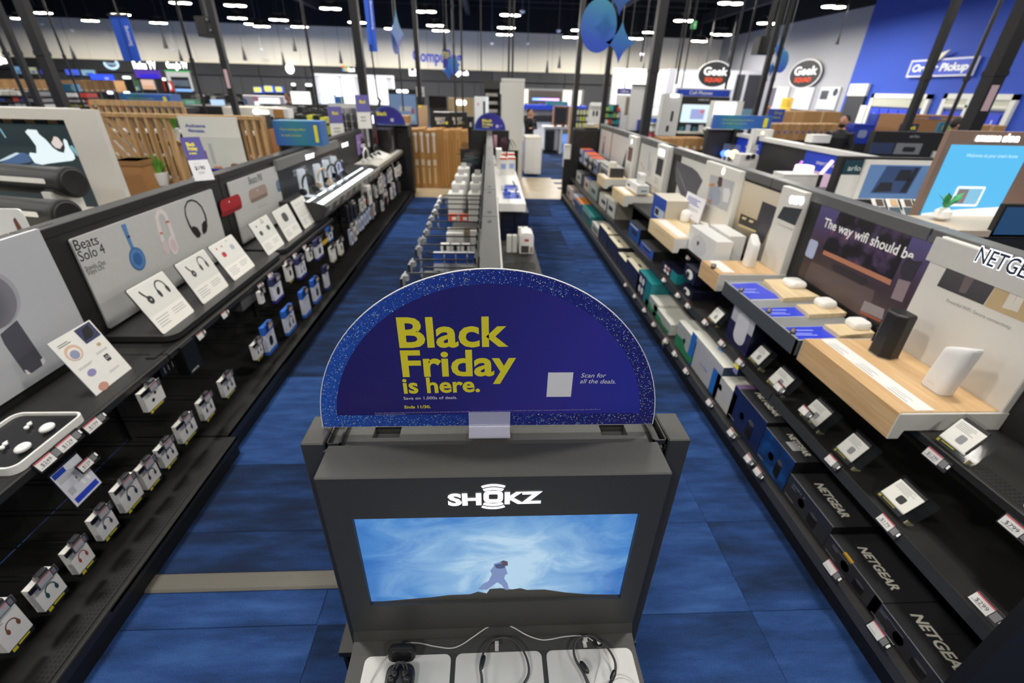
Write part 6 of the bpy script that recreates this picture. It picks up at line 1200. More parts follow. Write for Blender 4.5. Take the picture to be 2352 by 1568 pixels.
for i, (px, py, Y, r, zb) in enumerate(POLES):
    q = P(px, py, Y=Y); t = T('power_pole', '%s black pole rising to the ceiling, %s of the poles counted from the photo left' % ('thick' if r > .045 else 'thin', ORD[i]), 'pole', (q.x, Y, zb), group='black poles from the ceiling')
    t.part('shaft', MB().box(-r, -r, 0, r, r, 6.2-zb) if r > .03 else MB().cyl((0, 0, 0), (0, 0, 6.2-zb), r, n=8), PNT); t.part('collar', MB().box(-r*1.12, -r*1.12, 2.4, r*1.12, r*1.12, 2.46), PNT)
    if i in (5, 27): t.part('notice', MB().box(-r*.6, -r-.003, 2.0, r*.6, -r, 2.3), M('#d9b9c0', .5))
# small black pendant speakers and white sensors on cords
for i, (px, py, Z, s) in enumerate([(377, 94, 3.9, 1), (166, 120, 3.3, .9), (414, 127, 3.4, .8), (560, 122, 3.4, 1), (675, 101, 3.9, 1), (650, 134, 3.3, .9), (782, 131, 3.5, .9), (837, 143, 3.3, .9), (1257, 153, 3.3, .9), (1285, 142, 3.5, .9), (1333, 122, 3.5, 1), (1478, 158, 3.2, .9), (1676, 130, 3.6, .8), (1926, 89, 3.7, .8)]):
    q = P(px, py, Z=Z); y = min(q.y, 30.5); q = P(px, py, Y=y)
    t = T('pendant_speaker', 'small black tapered pendant speaker on a cord, %s of its kind counted from the left' % ORD[i], 'speaker', q, group='black pendant speakers'); k = s*y/14
    t.part('cone', MB().lathe([(.045*k, -.16*k), (.05*k, -.15*k), (.02*k, .1*k), (.012*k, .16*k)], n=12), BLK if px != 1926 else GREY, smooth=True); t.part('cord', MB().cyl((0, 0, .16*k), (0, 0, 6.2-q.z), .008, n=5), PNT)
for i, (px, py, Z) in enumerate([(166, 69, 4.5), (95, 54, 4.6), (400, 114, 4.0), (600, 113, 4.0), (1130, 99, 4.2), (1212, 99, 4.3), (1283, 70, 4.5), (1200, 25, 4.8), (1475, 125, 3.8), (660, 64, 4.6)]):
    q = P(px, py, Z=Z); y = min(q.y, 30.8); q = P(px, py, Y=y); t = T('hanging_sensor', 'white dome sensor on a thin rod, %s of its kind counted from the left' % ORD[i], 'sensor', q, group='white hanging sensors')
    t.part('dome', MB().lathe([(.02, -.09), (.08, -.06), (.11, 0), (.06, .04)], n=12), WHT, smooth=True); t.part('rod', MB().cyl((0, 0, .04), (0, 0, 6.2-q.z), .012, n=5), STEEL)
# banners and hanging ornaments
def banner(lab, tl, tr, bl, Y, txt):
    a, b, c = P(*tl, Y=Y), P(*tr, Y=Y), P(*bl, Y=Y); t = T('hanging_banner', lab, 'banner', (a.x, Y, c.z)); w, h = b.x-a.x, a.z-c.z
    t.part('cloth', MB().box(0, 0, 0, w, .02, h), M('#1f56c8', .6, var=.06)); t.part('fold', MB().box(w*.46, -.012, 0, w*.54, 0, h), M('#1a3f9c', .6)); t.part('hanger', MB().box(-.02, -.01, h, w+.02, .03, h+.04).cyl((w/2, .01, h), (w/2, .01, 6.2-c.z), .012, n=6), PNT)
    o = t.text(txt, (0, 0), (h*.42, 0), WHITE, -.003, h=w*.26); o.matrix_local = Matrix.Translation((w*.82, -.004, h*.35)) @ Matrix.Rotation(-math.pi/2, 4, 'Y') @ Matrix.Rotation(math.pi/2, 4, 'X') @ Matrix.Diagonal((h*.45/tw(txt), w*.3, 1, 1)); return t
banner('blue cloth banner with white upright lettering hanging over the left shelves', (250, 37), (293, 42), (290, 140), 12, 'Samsung'); banner('narrow blue cloth banner hanging left of the middle aisle', (832, -30), (852, -30), (848, 118), 9, 'Samsung')
t = T('banner_pole', 'thin black pole with crooked foot under the narrow blue banner', 'pole', P(870, 243, Y=9)); h_ = P(858, 118, Y=9).z-t.o.location.z; t.part('shaft', MB().cyl((0, 0, .1), (-.03, 0, h_+.1), .014, n=6), PNT); t.part('foot', MB().tube([(0, 0, .12), (.03, 0, .08), (.0, 0, 0)], .025, 6), PNT)
ORN = grad_panel('ornament', [(0, '#2c4cc0'), (.35, '#2d53c0'), (.75, '#3c86a8'), (1, '#4aa595')], (.2, 0, .9, .45), .4, .12, 6)
def ornament(lab, px, py, Y, r, kind, rz=0):
    q = P(px, py, Y=Y); t = T('hanging_ornament', lab, 'ornament', q, rz=rz, group='blue and green paper ornaments')
    if kind == 'disc': pl = ell(0, 0, r*.8, r, 36)
    else:
        pl = []
        for k in range(4):
            a0, a1 = math.radians(90*k+90), math.radians(90*k+180); p0, p1 = Vector((r*.85*math.cos(a0), r*math.sin(a0))), Vector((r*.85*math.cos(a1), r*math.sin(a1))); c_ = (p0+p1)*.22
            for u in (0, .2, .4, .6, .8): pl.append(tuple(p0*(1-u)**2+c_*2*u*(1-u)+p1*u*u))
    t.part('paper', MB().prism(pl, -.006, .006), ORN); t.part('cord', MB().cyl((0, 0, r*.98), (0, 0, 6.2-q.z), .004, n=4), GINK)
ornament('large blue and green paper disc hanging right of the middle aisle', 1375, 60, 7.5, .31, 'disc'); ornament('blue and green four pointed paper star below the large disc', 1425, 98, 7.5, .25, 'star'); ornament('blue four pointed paper star hanging at the top edge beside the large disc', 1426, -2, 7.0, .17, 'star')
ornament('slim green and blue paper star seen edge on over the middle aisle', 912, 75, 10, .35, 'star', 75); ornament('white paper disc seen edge on below the slim green star', 908, 95, 10, .2, 'disc', 78)
ornament('small green and blue paper star by the big hanging speaker', 1790, 112, 12, .22, 'star', 20); ornament('small green and blue paper disc by the big hanging speaker', 1796, 142, 12, .22, 'disc', 15); ornament('tiny teal paper star lowest beside the big hanging speaker', 1772, 158, 12, .16, 'star', 20)
ornament('small teal paper disc under the hanging sale placard', 1041, 152, 14, .2, 'disc', 30); ornament('small blue paper star under the hanging sale placard', 1030, 163, 14, .2, 'star', 10)
t = B('sale_placard', 'small blue hanging placard with yellow lettering over the middle aisle', 'sign', 1017, 114, 1034, 157, 14, .02, NAVY); ft(t, 'Black', .08, .78, .9, YEL, .12); ft(t, 'Friday', .08, .64, .95, YEL, .11); ft(t, 'is here.', .08, .54, .8, YEL, .07); t.part('cord', MB().cyl((t.w*.3, .01, t.h), (t.w*.3, .01, t.h+.5), .05, .02, 8).cyl((t.w*.3, .01, t.h+.4), (t.w*.3, .01, 6.2-t.o.location.z), .01, n=5), PNT)
for (x0, y0, x1, y1, Y, lb) in ((450, 37, 486, 84, 10, 'black box loudspeaker hanging on the left near the thick pole'), (1744, 83, 1784, 125, 11.8, 'black box loudspeaker hanging before the grey right wall')):
    t = B('hanging_speaker', lb, 'speaker', x0, y0, x1, y1, Y, .3, M('#2c2c2a', .5)); t.part('grille', MB().box(t.w*.08, -.01, t.h*.1, t.w*.7, 0, t.h*.9), CHAR); t.part('mount', MB().box(t.w*.4, .1, t.h, t.w*.6, .2, 6.2-t.o.location.z), PNT); t.part('bolt', MB().ball((t.w*.85, -.01, t.h*.8), .03, 8, 6).ball((t.w*.9, -.01, t.h*.3), .03, 8, 6), STEEL)
t = B('exit_sign', 'small green lit exit sign hanging under the ceiling', 'sign', 1589, 48, 1600, 66, 14, .05, M('#49b96a', emit=.9)); ft(t, 'EXIT', .12, .35, .88, WHITE, .3); t.part('rod', MB().cyl((t.w/2, .02, t.h), (t.w/2, .02, 6.2-t.o.location.z), .012, n=5), PNT)

# --- signs on the back wall
BW = T('wall_lettering', 'blue wall lettering Computing on the pale back wall', 'lettering', (0, YB-.01, 0)); cu_ = BW.text('Computing', BW.px(948, 140), BW.px(1060, 145), M('#2747c8', .5), -.03, h=.62, bold=.02)
def wsign(lab, x0, x1, y, txt, h=.32, m=None):
    a = P(x0, y, Y=YB-.2); t = T('lit_sign', lab, 'sign', (a.x, YB-.2, a.z)); b = P(x1, y, Y=YB-.2); t.text(txt, (0, 0), (b.x-a.x, 0), m or GLO2, -.03, h=h, bold=.04, name='lit_letter'); t.part('backing', MB().box(-.02, -.02, -.02, b.x-a.x+.02, 0, h+.02), DK[0]); return t
wsign('glowing white lettering Roku TV on the black fascia', 308, 360, 157, 'Roku TV', .38); wsign('glowing white lettering Google TV on the black fascia', 384, 432, 156, 'Google TV', .32); wsign('glowing white lettering lab on the black fascia left of the middle', 940, 962, 173, 'lab', .34); wsign('glowing white lettering logitech on the black fascia right of the middle', 1042, 1076, 172, 'logitech', .26)
ms = wsign('four coloured squares with white word on the black fascia', 800, 815, 164, 'Microsoft', .2); 
for k, c_ in enumerate(('#f25a2a', '#7fc242', '#3aa2e8', '#ffc21f')): ms.part('coloured_square', MB().box(-.32+.15*(k % 2), -.03, .0+.15*(1-k//2), -.18+.15*(k % 2), -.01, .14+.15*(1-k//2)), M(c_, emit=1.2))
q = P(666, 158, Y=YB-.2); t = T('lit_sign', 'round glowing white emblem on the black fascia', 'sign', (q.x, YB-.2, q.z)); t.part('disc', MB().prism(ell(0, 0, .24, .26, 24), 0, -.04), GLO2); t.text('hp', (-.12, -.08), (.12, -.08), M('#9fc9ee', .5), -.045, h=.2, shear=.2)
q = P(256, 147, Y=YB-.2); t = T('lit_sign', 'pale blue glowing oval emblem on the black fascia', 'sign', (q.x, YB-.2, q.z)); strokes(t, 'oval', [(ell(0, 0, .36, .22, 20, 160, 400), .12)], M('#bfe0ff', emit=1.4), 0, th=.03); t.text('intel', (-.25, -.06), (.25, -.06), M('#bfe0ff', emit=1.4), -.02, h=.18)
q = P(2, 135, Y=YB-.2); t = T('lit_sign', 'white glowing emblem at the left end of the black fascia', 'sign', (q.x, YB-.2, q.z)); flats(t, 'emblem', [[(-.3, -.25), (-.1, -.3), (-.05, .4), (-.25, .45)], [(-.05, -.25), (.4, -.2), (.45, -.05), (.0, .1)]], GLO2, 0, th=.03)
# --- televisions and lit panels along the back
def tv(lab, x0, y0, x1, y1, Y, mat, extras=(), down=0, frame=None, cat='screen', group=None):
    t = B('display_screen', lab, cat, x0, y0, x1, y1, Y, .08, frame or BLK, down=down, part='housing', group=group); fr(t, 'screen', .03, .04, .97, .96, mat, .006)
    for e in extras: fr(t, e[0], *e[1], e[2], .010+.002*len(e), e[3] if len(e) > 3 else 0)
    return t
E_ = lambda c, s=1.0: M(c, emit=s)
for i, (x0, y0, x1, y1, c_) in enumerate(((35, 152, 48, 170, '#6a93c0'), (50, 153, 62, 171, '#a9b3b0'), (66, 154, 84, 170, '#a8aa8c'), (93, 160, 110, 171, '#2a44c8'), (150, 159, 183, 173, '#2f5bf0'), (187, 160, 220, 174, '#86b4cc'))):
    tv('small wall television, %s from the left of the high row of screens' % ORD[i], x0, y0, x1, y1, 26, E_(c_, .9), (('picture', (.3, .1, .8, .5), E_('#3c62d8' if i > 2 else '#53718f', .8)),), group='high row of wall televisions')
tv('long bright blue lit screen above the left cartons', 206, 170, 263, 184, 24, E_('#2f55ff', 1.3), (('picture', (.6, .1, .75, .5), E_('#a9b9ff', 1)),)); tv('tall light blue lit screen right of the left cartons', 257, 184, 267, 200, 24, E_('#5a8cf0', 1.2))
tv('purple and blue lit panel under the glowing TV lettering', 308, 160, 372, 180, 24, E_('#5a35b8', .9), (('blue_band', (.2, .0, .85, .5), E_('#2a18d8', 1.0)),)); tv('peach coloured television beneath the purple panel', 325, 182, 356, 206, 22, E_('#f0c9b4', .95), (('picture', (.1, .1, .9, .4), E_('#e8b48a', .9)),))
tv('television with green trees and blue water beside the peach screen', 284, 183, 322, 208, 22, E_('#3b6f4a', .7), (('water', (.0, .0, .9, .4), E_('#5f86b8', .8)), ('yellow_shape', (.15, .1, .35, .3), E_('#cfd23c', .9), .3), ('yellow_shape', (.6, .1, .8, .3), E_('#cfd23c', .9), .3)))
tv('big white panel with waterfall television under the Google lettering', 384, 162, 442, 210, 24, E_('#dcdcd8', .8), (('television', (.18, .1, .88, .7), M('#20242c', .3)), ('picture', (.2, .25, .85, .55), E_('#8a98a8', .7)), ('blue_strip', (.15, .0, .9, .13), E_('#8cc0ff', 1.1), .3), ('green_edge', (.0, .93, 1, 1), E_('#3cbf6a', .9))))
tv('red ringed oval lit panel beside the waterfall television', 376, 186, 398, 210, 21, E_('#d8321c', 1.0), (('white_oval', (.15, .1, .8, .9), E_('#fff0ee', 1.2), .5),))
for i, (x0, y0, x1, y1, c_, lb) in enumerate(((280, 174, 302, 182, '#f4ffff', 'above the green television'), (283, 209, 300, 217, '#f4ffff', 'below the green television'), (245, 208, 261, 217, '#e8ecff', 'left of the green television'), (372, 178, 382, 186, '#ffffff', 'beside the purple panel'), (668, 190, 680, 198, '#ffffff', 'over the white monitors'), (700, 191, 718, 199, '#ffffff', 'left of the bright white booth'))):
    t = B('lit_sign', 'small glowing white sign %s' % lb, 'sign', x0, y0, x1, y1, 19, .06, BLK, down=0); fr(t, 'lit_face', .08, .1, .92, .9, E_(c_, 2.2), .01, .4)
for i, (x0, y0, x1, y1) in enumerate(((582, 199, 605, 214), (606, 196, 631, 213), (632, 198, 652, 213))):
    tv('yellow and blue screen on a stand, %s of the trio' % ('left', 'middle', 'right')[i], x0, y0, x1, y1, 20, E_('#3a6cff', 1.1), (('yellow_picture', (.06, .15, .8, .92), E_('#f0ec7a', 1.2), .2),), group='trio of yellow screens')
tv('bright white tilted monitor left of the booth', 668, 209, 715, 240, 16, E_('#ffffff', 1.5)); tv('pale blue monitor in front of the booth', 735, 217, 770, 240, 15, E_('#e2f2ff', 1.4)); tv('small blue lit laptop screen on the left tables', 483, 228, 517, 243, 15, E_('#b7d6f8', 1.1)); tv('blue screen beside the bow shaped lit emblem', 446, 245, 482, 260, 13, E_('#4a73c8', .8)); tv('green game picture monitor on the left tables', 412, 228, 462, 243, 15, E_('#5c8f68', .7), (('picture', (.3, .3, .7, .8), E_('#7ab0a0', .8)),))
t = B('light_booth', 'bright white lit computer booth with tall panels under the coloured squares', 'display booth', 722, 171, 902, 240, 25, .6, M('#c9c9cb', .5), down=0)
for u0, u1 in ((.08, .33), (.36, .52), (.58, .70), (.72, .84), (.85, .93)): fr(t, 'lit_panel', u0, .02, u1, .90, E_('#ffffff', 1.5), .02, .08)
fr(t, 'cornice', 0, .92, 1, 1, M('#d8d8d8', .5), .05)
# tall partition displays in the middle distance
t = B('poster_display', 'light blue poster display with glowing cap beside the white booth', 'display stand', 895, 205, 958, 285, 17, .12, BLK, down=0); fr(t, 'poster', .03, .0, .97, .86, grad_panel('poster', [(0, '#9fb6dc'), (1, '#8fb0e0')], (0, 0, 1, -.8), .5, .2, 3), .01); fr(t, 'lit_sign', .3, .9, .72, .99, GLO2, .03, .4); fr(t, 'picture', .35, .38, .8, .52, M('#d8dce0', .5), .014); ft(t, 'Gaming', .4, .72, .72, GINK, .04); fr(t, 'red_shape', .78, .3, .88, .46, M('#b9707a', .5), .016); fr(t, 'pale_shape', .7, .1, .9, .3, M('#b7dcec', .5), .016)
t = B('white_sign', 'small white sign beside the blue poster display', 'sign', 956, 199, 974, 222, 17, .05, WHT, down=0); fr(t, 'mark', .6, .2, .8, .4, K1)
t = B('wood_board', 'upright tan wooden board before the blue poster', 'panel', 961, 242, 982, 296, 12.5, .06, M('#c2a382', .6, var=.1), down=0); fr(t, 'yellow_tag', .1, .9, .4, 1.0, YEL)
tv('large black television behind the black cartons', 985, 220, 1026, 247, 15.5, M('#0d0e14', .2))
t = B('cabinet', 'pale wooden display hutch with glowing label behind the black cartons', 'cabinet', 1030, 225, 1088, 290, 16, .4, M('#b89f76', .6, var=.1), down=0); fr(t, 'shelf', 0, .3, 1, .36, M('#3a342c', .6), .05); fr(t, 'lit_label', .3, .75, .72, .93, GLO2, .02, .4)
for k, (x0, x1) in enumerate(((995, 1034), (1035, 1072))):
    t = B('black_carton', 'big black store carton with white lettering and yellow tag, %s of the pair' % ('left' if k == 0 else 'right'), 'carton', x0, 258, x1, 300, 12.2, .5, M('#17171a', .5), down=0, group='black store cartons'); ft(t, 'BEST', .12, .56, .72, M('#d9d9d6'), .17, bold=.03); ft(t, 'BUY', .2, .36, .68, M('#d9d9d6'), .17, bold=.03); fr(t, 'yellow_tag', .70, .36, .86, .5, M('#d8e02a', .5), .004, .3)
t = B('storage_rack', 'dark rack with small goods right of the black cartons', 'shelf', 1056, 268, 1088, 300, 12.6, .4, M('#242426', .6), down=0); fr(t, 'grey_goods', .1, .1, .5, .7, GREY, .03); fr(t, 'white_goods', .7, .3, .85, .6, WHT, .03)
t = T('storage_rack', 'dark wall rack with pale goods left of the white pillar', 'shelf', (P(1112, 250, Y=18).x, 18, 0)); w = P(1150, 250, Y=18).x-t.o.location.x; t.part('back', MB().box(0, .3, 0, w, .34, 2.1), BLK); t.part('sign_head', MB().box(0, .1, 2.1, w, .34, 2.35), M('#55554f', .6))
for k in range(6): t.part('shelf', MB().box(0, 0, .6+.25*k, w, .3, .63+.25*k), CHAR); t.part('goods', MB().box(.05, .05, .63+.25*k, w*.8, .2, .72+.25*k), M('#c9c4ba', .6, var=.3, scale=9))
t = B('white_locker', 'white lit kiosk cabinet beside the far sale sign', 'kiosk', 1090, 222, 1122, 292, 13.5, .4, M('#e9edf2', .35), down=0); fr(t, 'opening', .62, .1, .76, .85, BLK); fr(t, 'round_mark', .22, .72, .3, .8, M('#c9502f'), .008, .5); fr(t, 'lit_edge', .84, .02, .98, .98, E_('#f4f8ff', .9), .01)
# tan television cartons between the gondolas
CB1 = M('#ad7d43', .7, var=.12, scale=5); CB2 = M('#b98a50', .7, var=.1, scale=5)
for k in range(10):
    x0, x1 = -1.88+.137*k, -1.88+.137*k+.131; t = T('tall_carton', 'tall tan television carton, %s from the left of the row behind the aisles' % ORD[k], 'carton', (x0, 11.35-.01*(k % 2), 0), group='tall television cartons'); h = 1.25+.012*(k % 3)
    t.part('carton', MB().box(0, 0, .0, .131, .8, h), CB1 if k % 2 else CB2); t.part('lid_seam', MB().box(.0, .25, h, .131, .30, h+.003), M('#d9c9a8', .6))
    if k < 5: t.part('white_print', MB().box(.05, -.002, h*.62, .085, 0, h*.93), WHT).data.materials[0] = WHT; t.part('label', MB().box(.03, -.003, h*.40, .10, 0, h*.50), M('#e0d6c0', .6)); t.part('print_line', MB().box(.05, -.002, h*.08, .08, 0, h*.36), M('#d9c8a4', .6)); t.part('top_label', MB().box(.03, -.003, h*.9, .10, 0, h*.95), WHT)
    else: t.part('print_line', MB().box(.05, -.002, h*.1, .07, 0, h*.85), M('#97692f', .7))
for k in range(3): t = T('long_carton', 'tan television carton end standing behind the dark end bay, %s' % ORD[k], 'carton', (-2.45+.18*k, 11.9, 0), group='long cartons'); t.part('carton', MB().box(0, 0, 0, .17, .6, 1.5), CB2); t.part('lid_seam', MB().box(0, .28, 1.5, .17, .32, 1.503), WHT); t.part('label', MB().box(.04, -.002, 1.1, .12, 0, 1.2), WHT)
t = T('sale_sign', 'half round blue sale sign behind the dark display tower on the left gondola', 'sign', (P(892, 281, Y=10.2).x, 10.2, 1.42)); half_sign(t, .34); t.text('Black', (-.22, .17), (-.02, .17), YEL, -.0012, h=.07, bold=.03); t.flat('blank_label', rr(.05, .06, .11, .12, .003), M('#c9c8e4'), -.0011)
t2 = T('sign_stand', 'black end fixture carrying the half round sign on the left', 'display stand', (P(892, 281, Y=10.2).x, 10.32, 0)); t2.part('body', MB().box(-.36, .0, 0, .36, .5, 1.40), GB); t2.part('top_rail', MB().box(-.37, -.12, 1.405, .37, .5, 1.418), SP)
# white pillar, low cabinet, tables and the person behind
t = T('white_pillar', 'tall plain white square pillar right of the middle gondola', 'column', (P(1152, 280, Y=12.6).x, 12.6, 0)); w = .55; t.part('shaft', MB().box(0, 0, .02, w, .5, 2.32), M('#c9c9c5', .5, var=.02)); t.part('cap', MB().box(-.005, -.005, 2.28, w+.005, .505, 2.335), M('#d2d2ce', .5)); t.part('base_strip', MB().box(-.005, -.005, 0, w+.005, .505, .08), LGT); t.part('white_fitting', MB().box(-.04, .1, 2.0, 0, .2, 2.25), WHITE)
t = T('white_cabinet', 'low white wheeled cabinet with boxes on top beside the pillar', 'cabinet', (P(1205, 385, Y=13.6).x-.02, 13.3, 0)); t.part('body', MB().box(0, 0, .06, .45, .9, .95), WHT); t.part('tray', MB().box(.0, .0, .95, .43, .9, .99), CREAM); t.part('castor', MB().cyl((.38, .05, .03), (.41, .05, .03), .03, n=10), STEEL); t.part('door_seam', MB().box(.22, -.002, .1, .225, 0, .9), LGT)
t = T('help_desk', 'white table with dark bin and side cabinet in the far middle', 'table', (P(1247, 330, Y=18.5).x, 18.5, 0)); t.part('top', MB().box(0, 0, .86, 1.35, .8, .93), M('#d8d8da', .5)); t.part('cabinet', MB().box(.05, .1, .12, .55, .7, .86), M('#c3c4c8', .5)); t.part('leg', MB().box(.62, .05, 0, .72, .7, .86), WHT); t.part('leg', MB().box(1.22, .05, 0, 1.32, .7, .86), WHT); t.part('dark_bin', MB().box(.08, .0, .14, .42, .1, .8), M('#1d1f22', .5)); t.part('plinth', MB().box(.04, .12, 0, .56, .7, .12), BLK)
t = T('speaker', 'large dark fronted wooden speaker standing on the white table', 'speaker', (P(1270, 300, Y=18.6).x, 18.6, .93)); t.part('cabinet', MB().box(0, 0, .06, .52, .35, .68), M('#8b6244', .6)); t.part('grille', MB().box(.04, -.02, .1, .46, 0, .62), M('#2b2e37', .6)); t.part('foot', MB().box(.05, .05, 0, .15, .3, .06).box(.35, .05, 0, .45, .3, .06), M('#a8794f', .6)); t.part('white_side', MB().box(.54, .0, .0, .62, .3, .68), WHT)
t = T('demo_counter', 'white demo counter with blue canopy behind the person in black', 'display counter', (P(1200, 300, Y=22).x, 22, 0)); w = P(1348, 250, Y=22).x-t.o.location.x; z1 = P(1270, 252, Y=22).z; t.part('lower', MB().box(0, 0, .1, w*.45, .8, .9), WHT); t.part('plinth', MB().box(0, .02, 0, w*.45, .8, .1), BLK); t.part('worktop', MB().box(0, -.05, .9, w*.75, .8, 1.12), BLK); t.part('back_board', MB().box(0, .4, 1.12, w*.75, .5, z1), M('#d9d9d8', .5)); t.part('blue_canopy', MB().box(0, .0, z1, w, .6, z1+.17), BBLUE); t.text('Home Audio', (w*.25, z1-.25), (w*.55, z1-.25), K2, .39, h=.09)
for k in range(5): t.part('demo_unit', MB().box(.1+.6*k, .35, 1.4, .2+.6*k, .4, 1.6), [K1, M('#3a52c0'), K1, LGT, K1][k])
t = B('media_wall', 'framed wall display with rainbow strip and lit side panels under the back fascia', 'display wall', 1200, 204, 1340, 250, 28, .3, M('#4a4a4b', .7), down=0); fr(t, 'dark_screen', .11, .0, .64, .9, M('#2b251f', .4), .02)
fr(t, 'colour_strip', .16, .42, .60, .52, grad_panel('rainbow', [(0, '#5a8cff'), (.5, '#b98cff'), (1, '#ff8c8c')], (.55, 0, 0, -.35)), .03); t.parts_ = 0
bsdf_ = bpy.data.materials['rainbow'].node_tree; bsdf_.links.new(bsdf_.nodes['Color Ramp'].outputs[0], bsdf_.nodes['Principled BSDF'].inputs['Emission Color']); bsdf_.nodes['Principled BSDF'].inputs['Emission Strength'].default_value = 1.2
fr(t, 'lit_panel', .0, .1, .09, .95, E_('#fff6dc', 1.4), .02); fr(t, 'lit_panel', .66, .05, .80, .95, E_('#fff8e0', 1.4), .02); fr(t, 'lit_panel', .84, .05, .96, .95, E_('#fff8e0', 1.4), .02)
t = B('teal_sign', 'teal and blue box sign on top of the blue canopy', 'sign', 1255, 233, 1304, 243, 22.1, .2, M('#2f7a86', .5, var=.2, scale=2), down=P(1270, 244, Y=22.1).z-.05); ft(t, 'total stunners', .2, .3, .8, M('#8fae4a', .5), .3)
t = B('accessory_wall', 'black accessory wall with rows of small bright packs', 'store shelving', 1315, 250, 1352, 296, 15.5, .2, M('#232322', .6), down=0)
for r_ in range(3):
    for k in range(5): fr(t, 'pack', .05+.19*k, .08+.32*r_, .18+.19*k, .3+.32*r_, M(random.choice(('#d9d9c9', '#d8dc8a', '#e0e0dc', '#c9cf5a', '#9aa0b0')), .5), .03)
t.part('wood_edge', MB().box(-.08, -.02, 0, 0, .2, t.o0+t.h+.05), M('#c79f74', .6))
t = B('white_pedestal', 'white earphone pedestal with printed earphones at the end of the right gondola', 'display stand', 1354, 238, 1381, 295, 13.5, .2, WHT, down=0); fr(t, 'picture', .25, .5, .4, .72, K1, .004, .4); fr(t, 'picture', .52, .5, .7, .72, K1, .004, .4); fr(t, 'cap', -.02, .9, 1.05, 1.05, WHITE, .05, .3)
t = B('cream_boxes', 'low cream tray of goods on top of the dark end wall', 'tray', 1345, 284, 1376, 293, 10.5, .15, M('#cdbf9c', .6), down=P(1360, 296, Y=10.5).z); fr(t, 'white_shape', .1, .6, .6, 1.2, WHITE, .02, .4)
t = B('dark_end_wall', 'dark end panel closing the right gondola at the cross aisle', 'partition', 1315, 296, 1380, 402, 10.45, .25, M('#1f1f20', .6), down=0); fr(t, 'kick', 0, -.2, 1, -.1, BLK)
t = B('white_bin', 'white upright bin beside the dark end panel', 'bin', 1296, 333, 1312, 385, 12.2, .2, WHT, down=0); fr(t, 'lid', -.05, .95, 1.05, 1.02, LGT, .02)

# --- left middle distance: portal display, loudspeakers, slat screen
pd = T('media_display', 'white framed demo display with lit screen of a reclining woman in white', 'display stand', (P(0, 250, Y=4.0).x-2.2, 4.0, 0)); x1 = P(215, 252, Y=4.0).x-pd.o.location.x; xi = P(150, 285, Y=4.0).x-pd.o.location.x; zt = P(215, 252, Y=4.0).z; zc = 1.12
pd.part('right_post', MB().box(xi, 0, zc, x1, .05, zt), M('#cfccc6', .4, var=.02)); pd.part('left_post', MB().box(0, 0, zc, .3, .25, zt), M('#cfccc6', .4)); pd.part('lintel', MB().box(.3, 0, zt-.075, xi, .2, zt), M('#cfccc6', .4)); pd.part('inner_bevel', MB().prism([(xi, -.001), (xi-.06, .14), (xi-.04, .14), (xi, .04)], zc, zt-.075, 'z'), M('#7b776f', .5))
sz1 = P(130, 286, Y=4.12).z; sx1 = xi-.05
ms_ = pd.part('screen', MB().box(.35, .10, zc+.02, sx1, .14, sz1), E_('#22343a', .75), label='lit screen with a woman reclining')
def pq(pts): return pd.pxs(pts, .0998)
def s5(x, y): return (x/4.752, 230+y/4.752)
def p5(l): return pq([s5(*a) for a in l])
flats(pd, 'printed_figure', [p5([(275, 345), (300, 318), (400, 325), (425, 370), (500, 430), (545, 480), (580, 520), (640, 560), (700, 575), (710, 520), (690, 440), (700, 420), (730, 440), (760, 520), (810, 590), (820, 640), (790, 660), (580, 685), (540, 690), (460, 705), (380, 685), (320, 600), (325, 570), (400, 580), (395, 500), (330, 410)])], E_('#eaf8fb', .98), .0995, parent=ms_)
flats(pd, 'printed_figure', [p5([(550, 420), (580, 395), (620, 400), (660, 430), (690, 480), (660, 530), (610, 520), (570, 480)])], E_('#e8d9d4', .9), .0985, parent=ms_); flats(pd, 'printed_figure', [p5([(540, 400), (590, 390), (575, 440), (548, 470)]), p5([(640, 410), (680, 420), (700, 470), (690, 560), (650, 545), (690, 480)])], E_('#3a3a30', .6), .0975, parent=ms_)
flats(pd, 'printed_figure', [p5([(0, 690), (80, 640), (180, 580), (250, 570), (310, 590), (350, 670), (200, 700), (0, 740)]), p5([(150, 805), (260, 740), (360, 690), (440, 705), (300, 780), (200, 810)])], E_('#4a6a94', .8), .0985, parent=ms_); flats(pd, 'printed_figure', [p5([(0, 655), (110, 600), (180, 570), (220, 580), (100, 640), (0, 670)])], E_('#cfe6f2', .9), .097, parent=ms_); strokes(pd, 'light_streak', [(p5([(0, 310), (65, 410)]), .012), (p5([(770, 500), (860, 600)]), .03)], E_('#8ec6d8', .7), .0985, parent=ms_)
pd.part('counter', MB().box(-.3, -1.9, zc-.06, x1+.12, .3, zc), M('#d6cfbf', .5)); pd.part('plinth', MB().box(-.2, -1.8, 0, x1, .25, zc-.06), WHT)
pd.part('wood_strip', MB().box(xi-.9, .15, zt-.13, xi-.02, .18, zt-.075), M('#b08a62', .6)); 
for k in range(5): pd.part('slat', MB().box(xi-.85+.17*k, .14, zt-.14, xi-.76+.17*k, .15, zt-.075), K1)
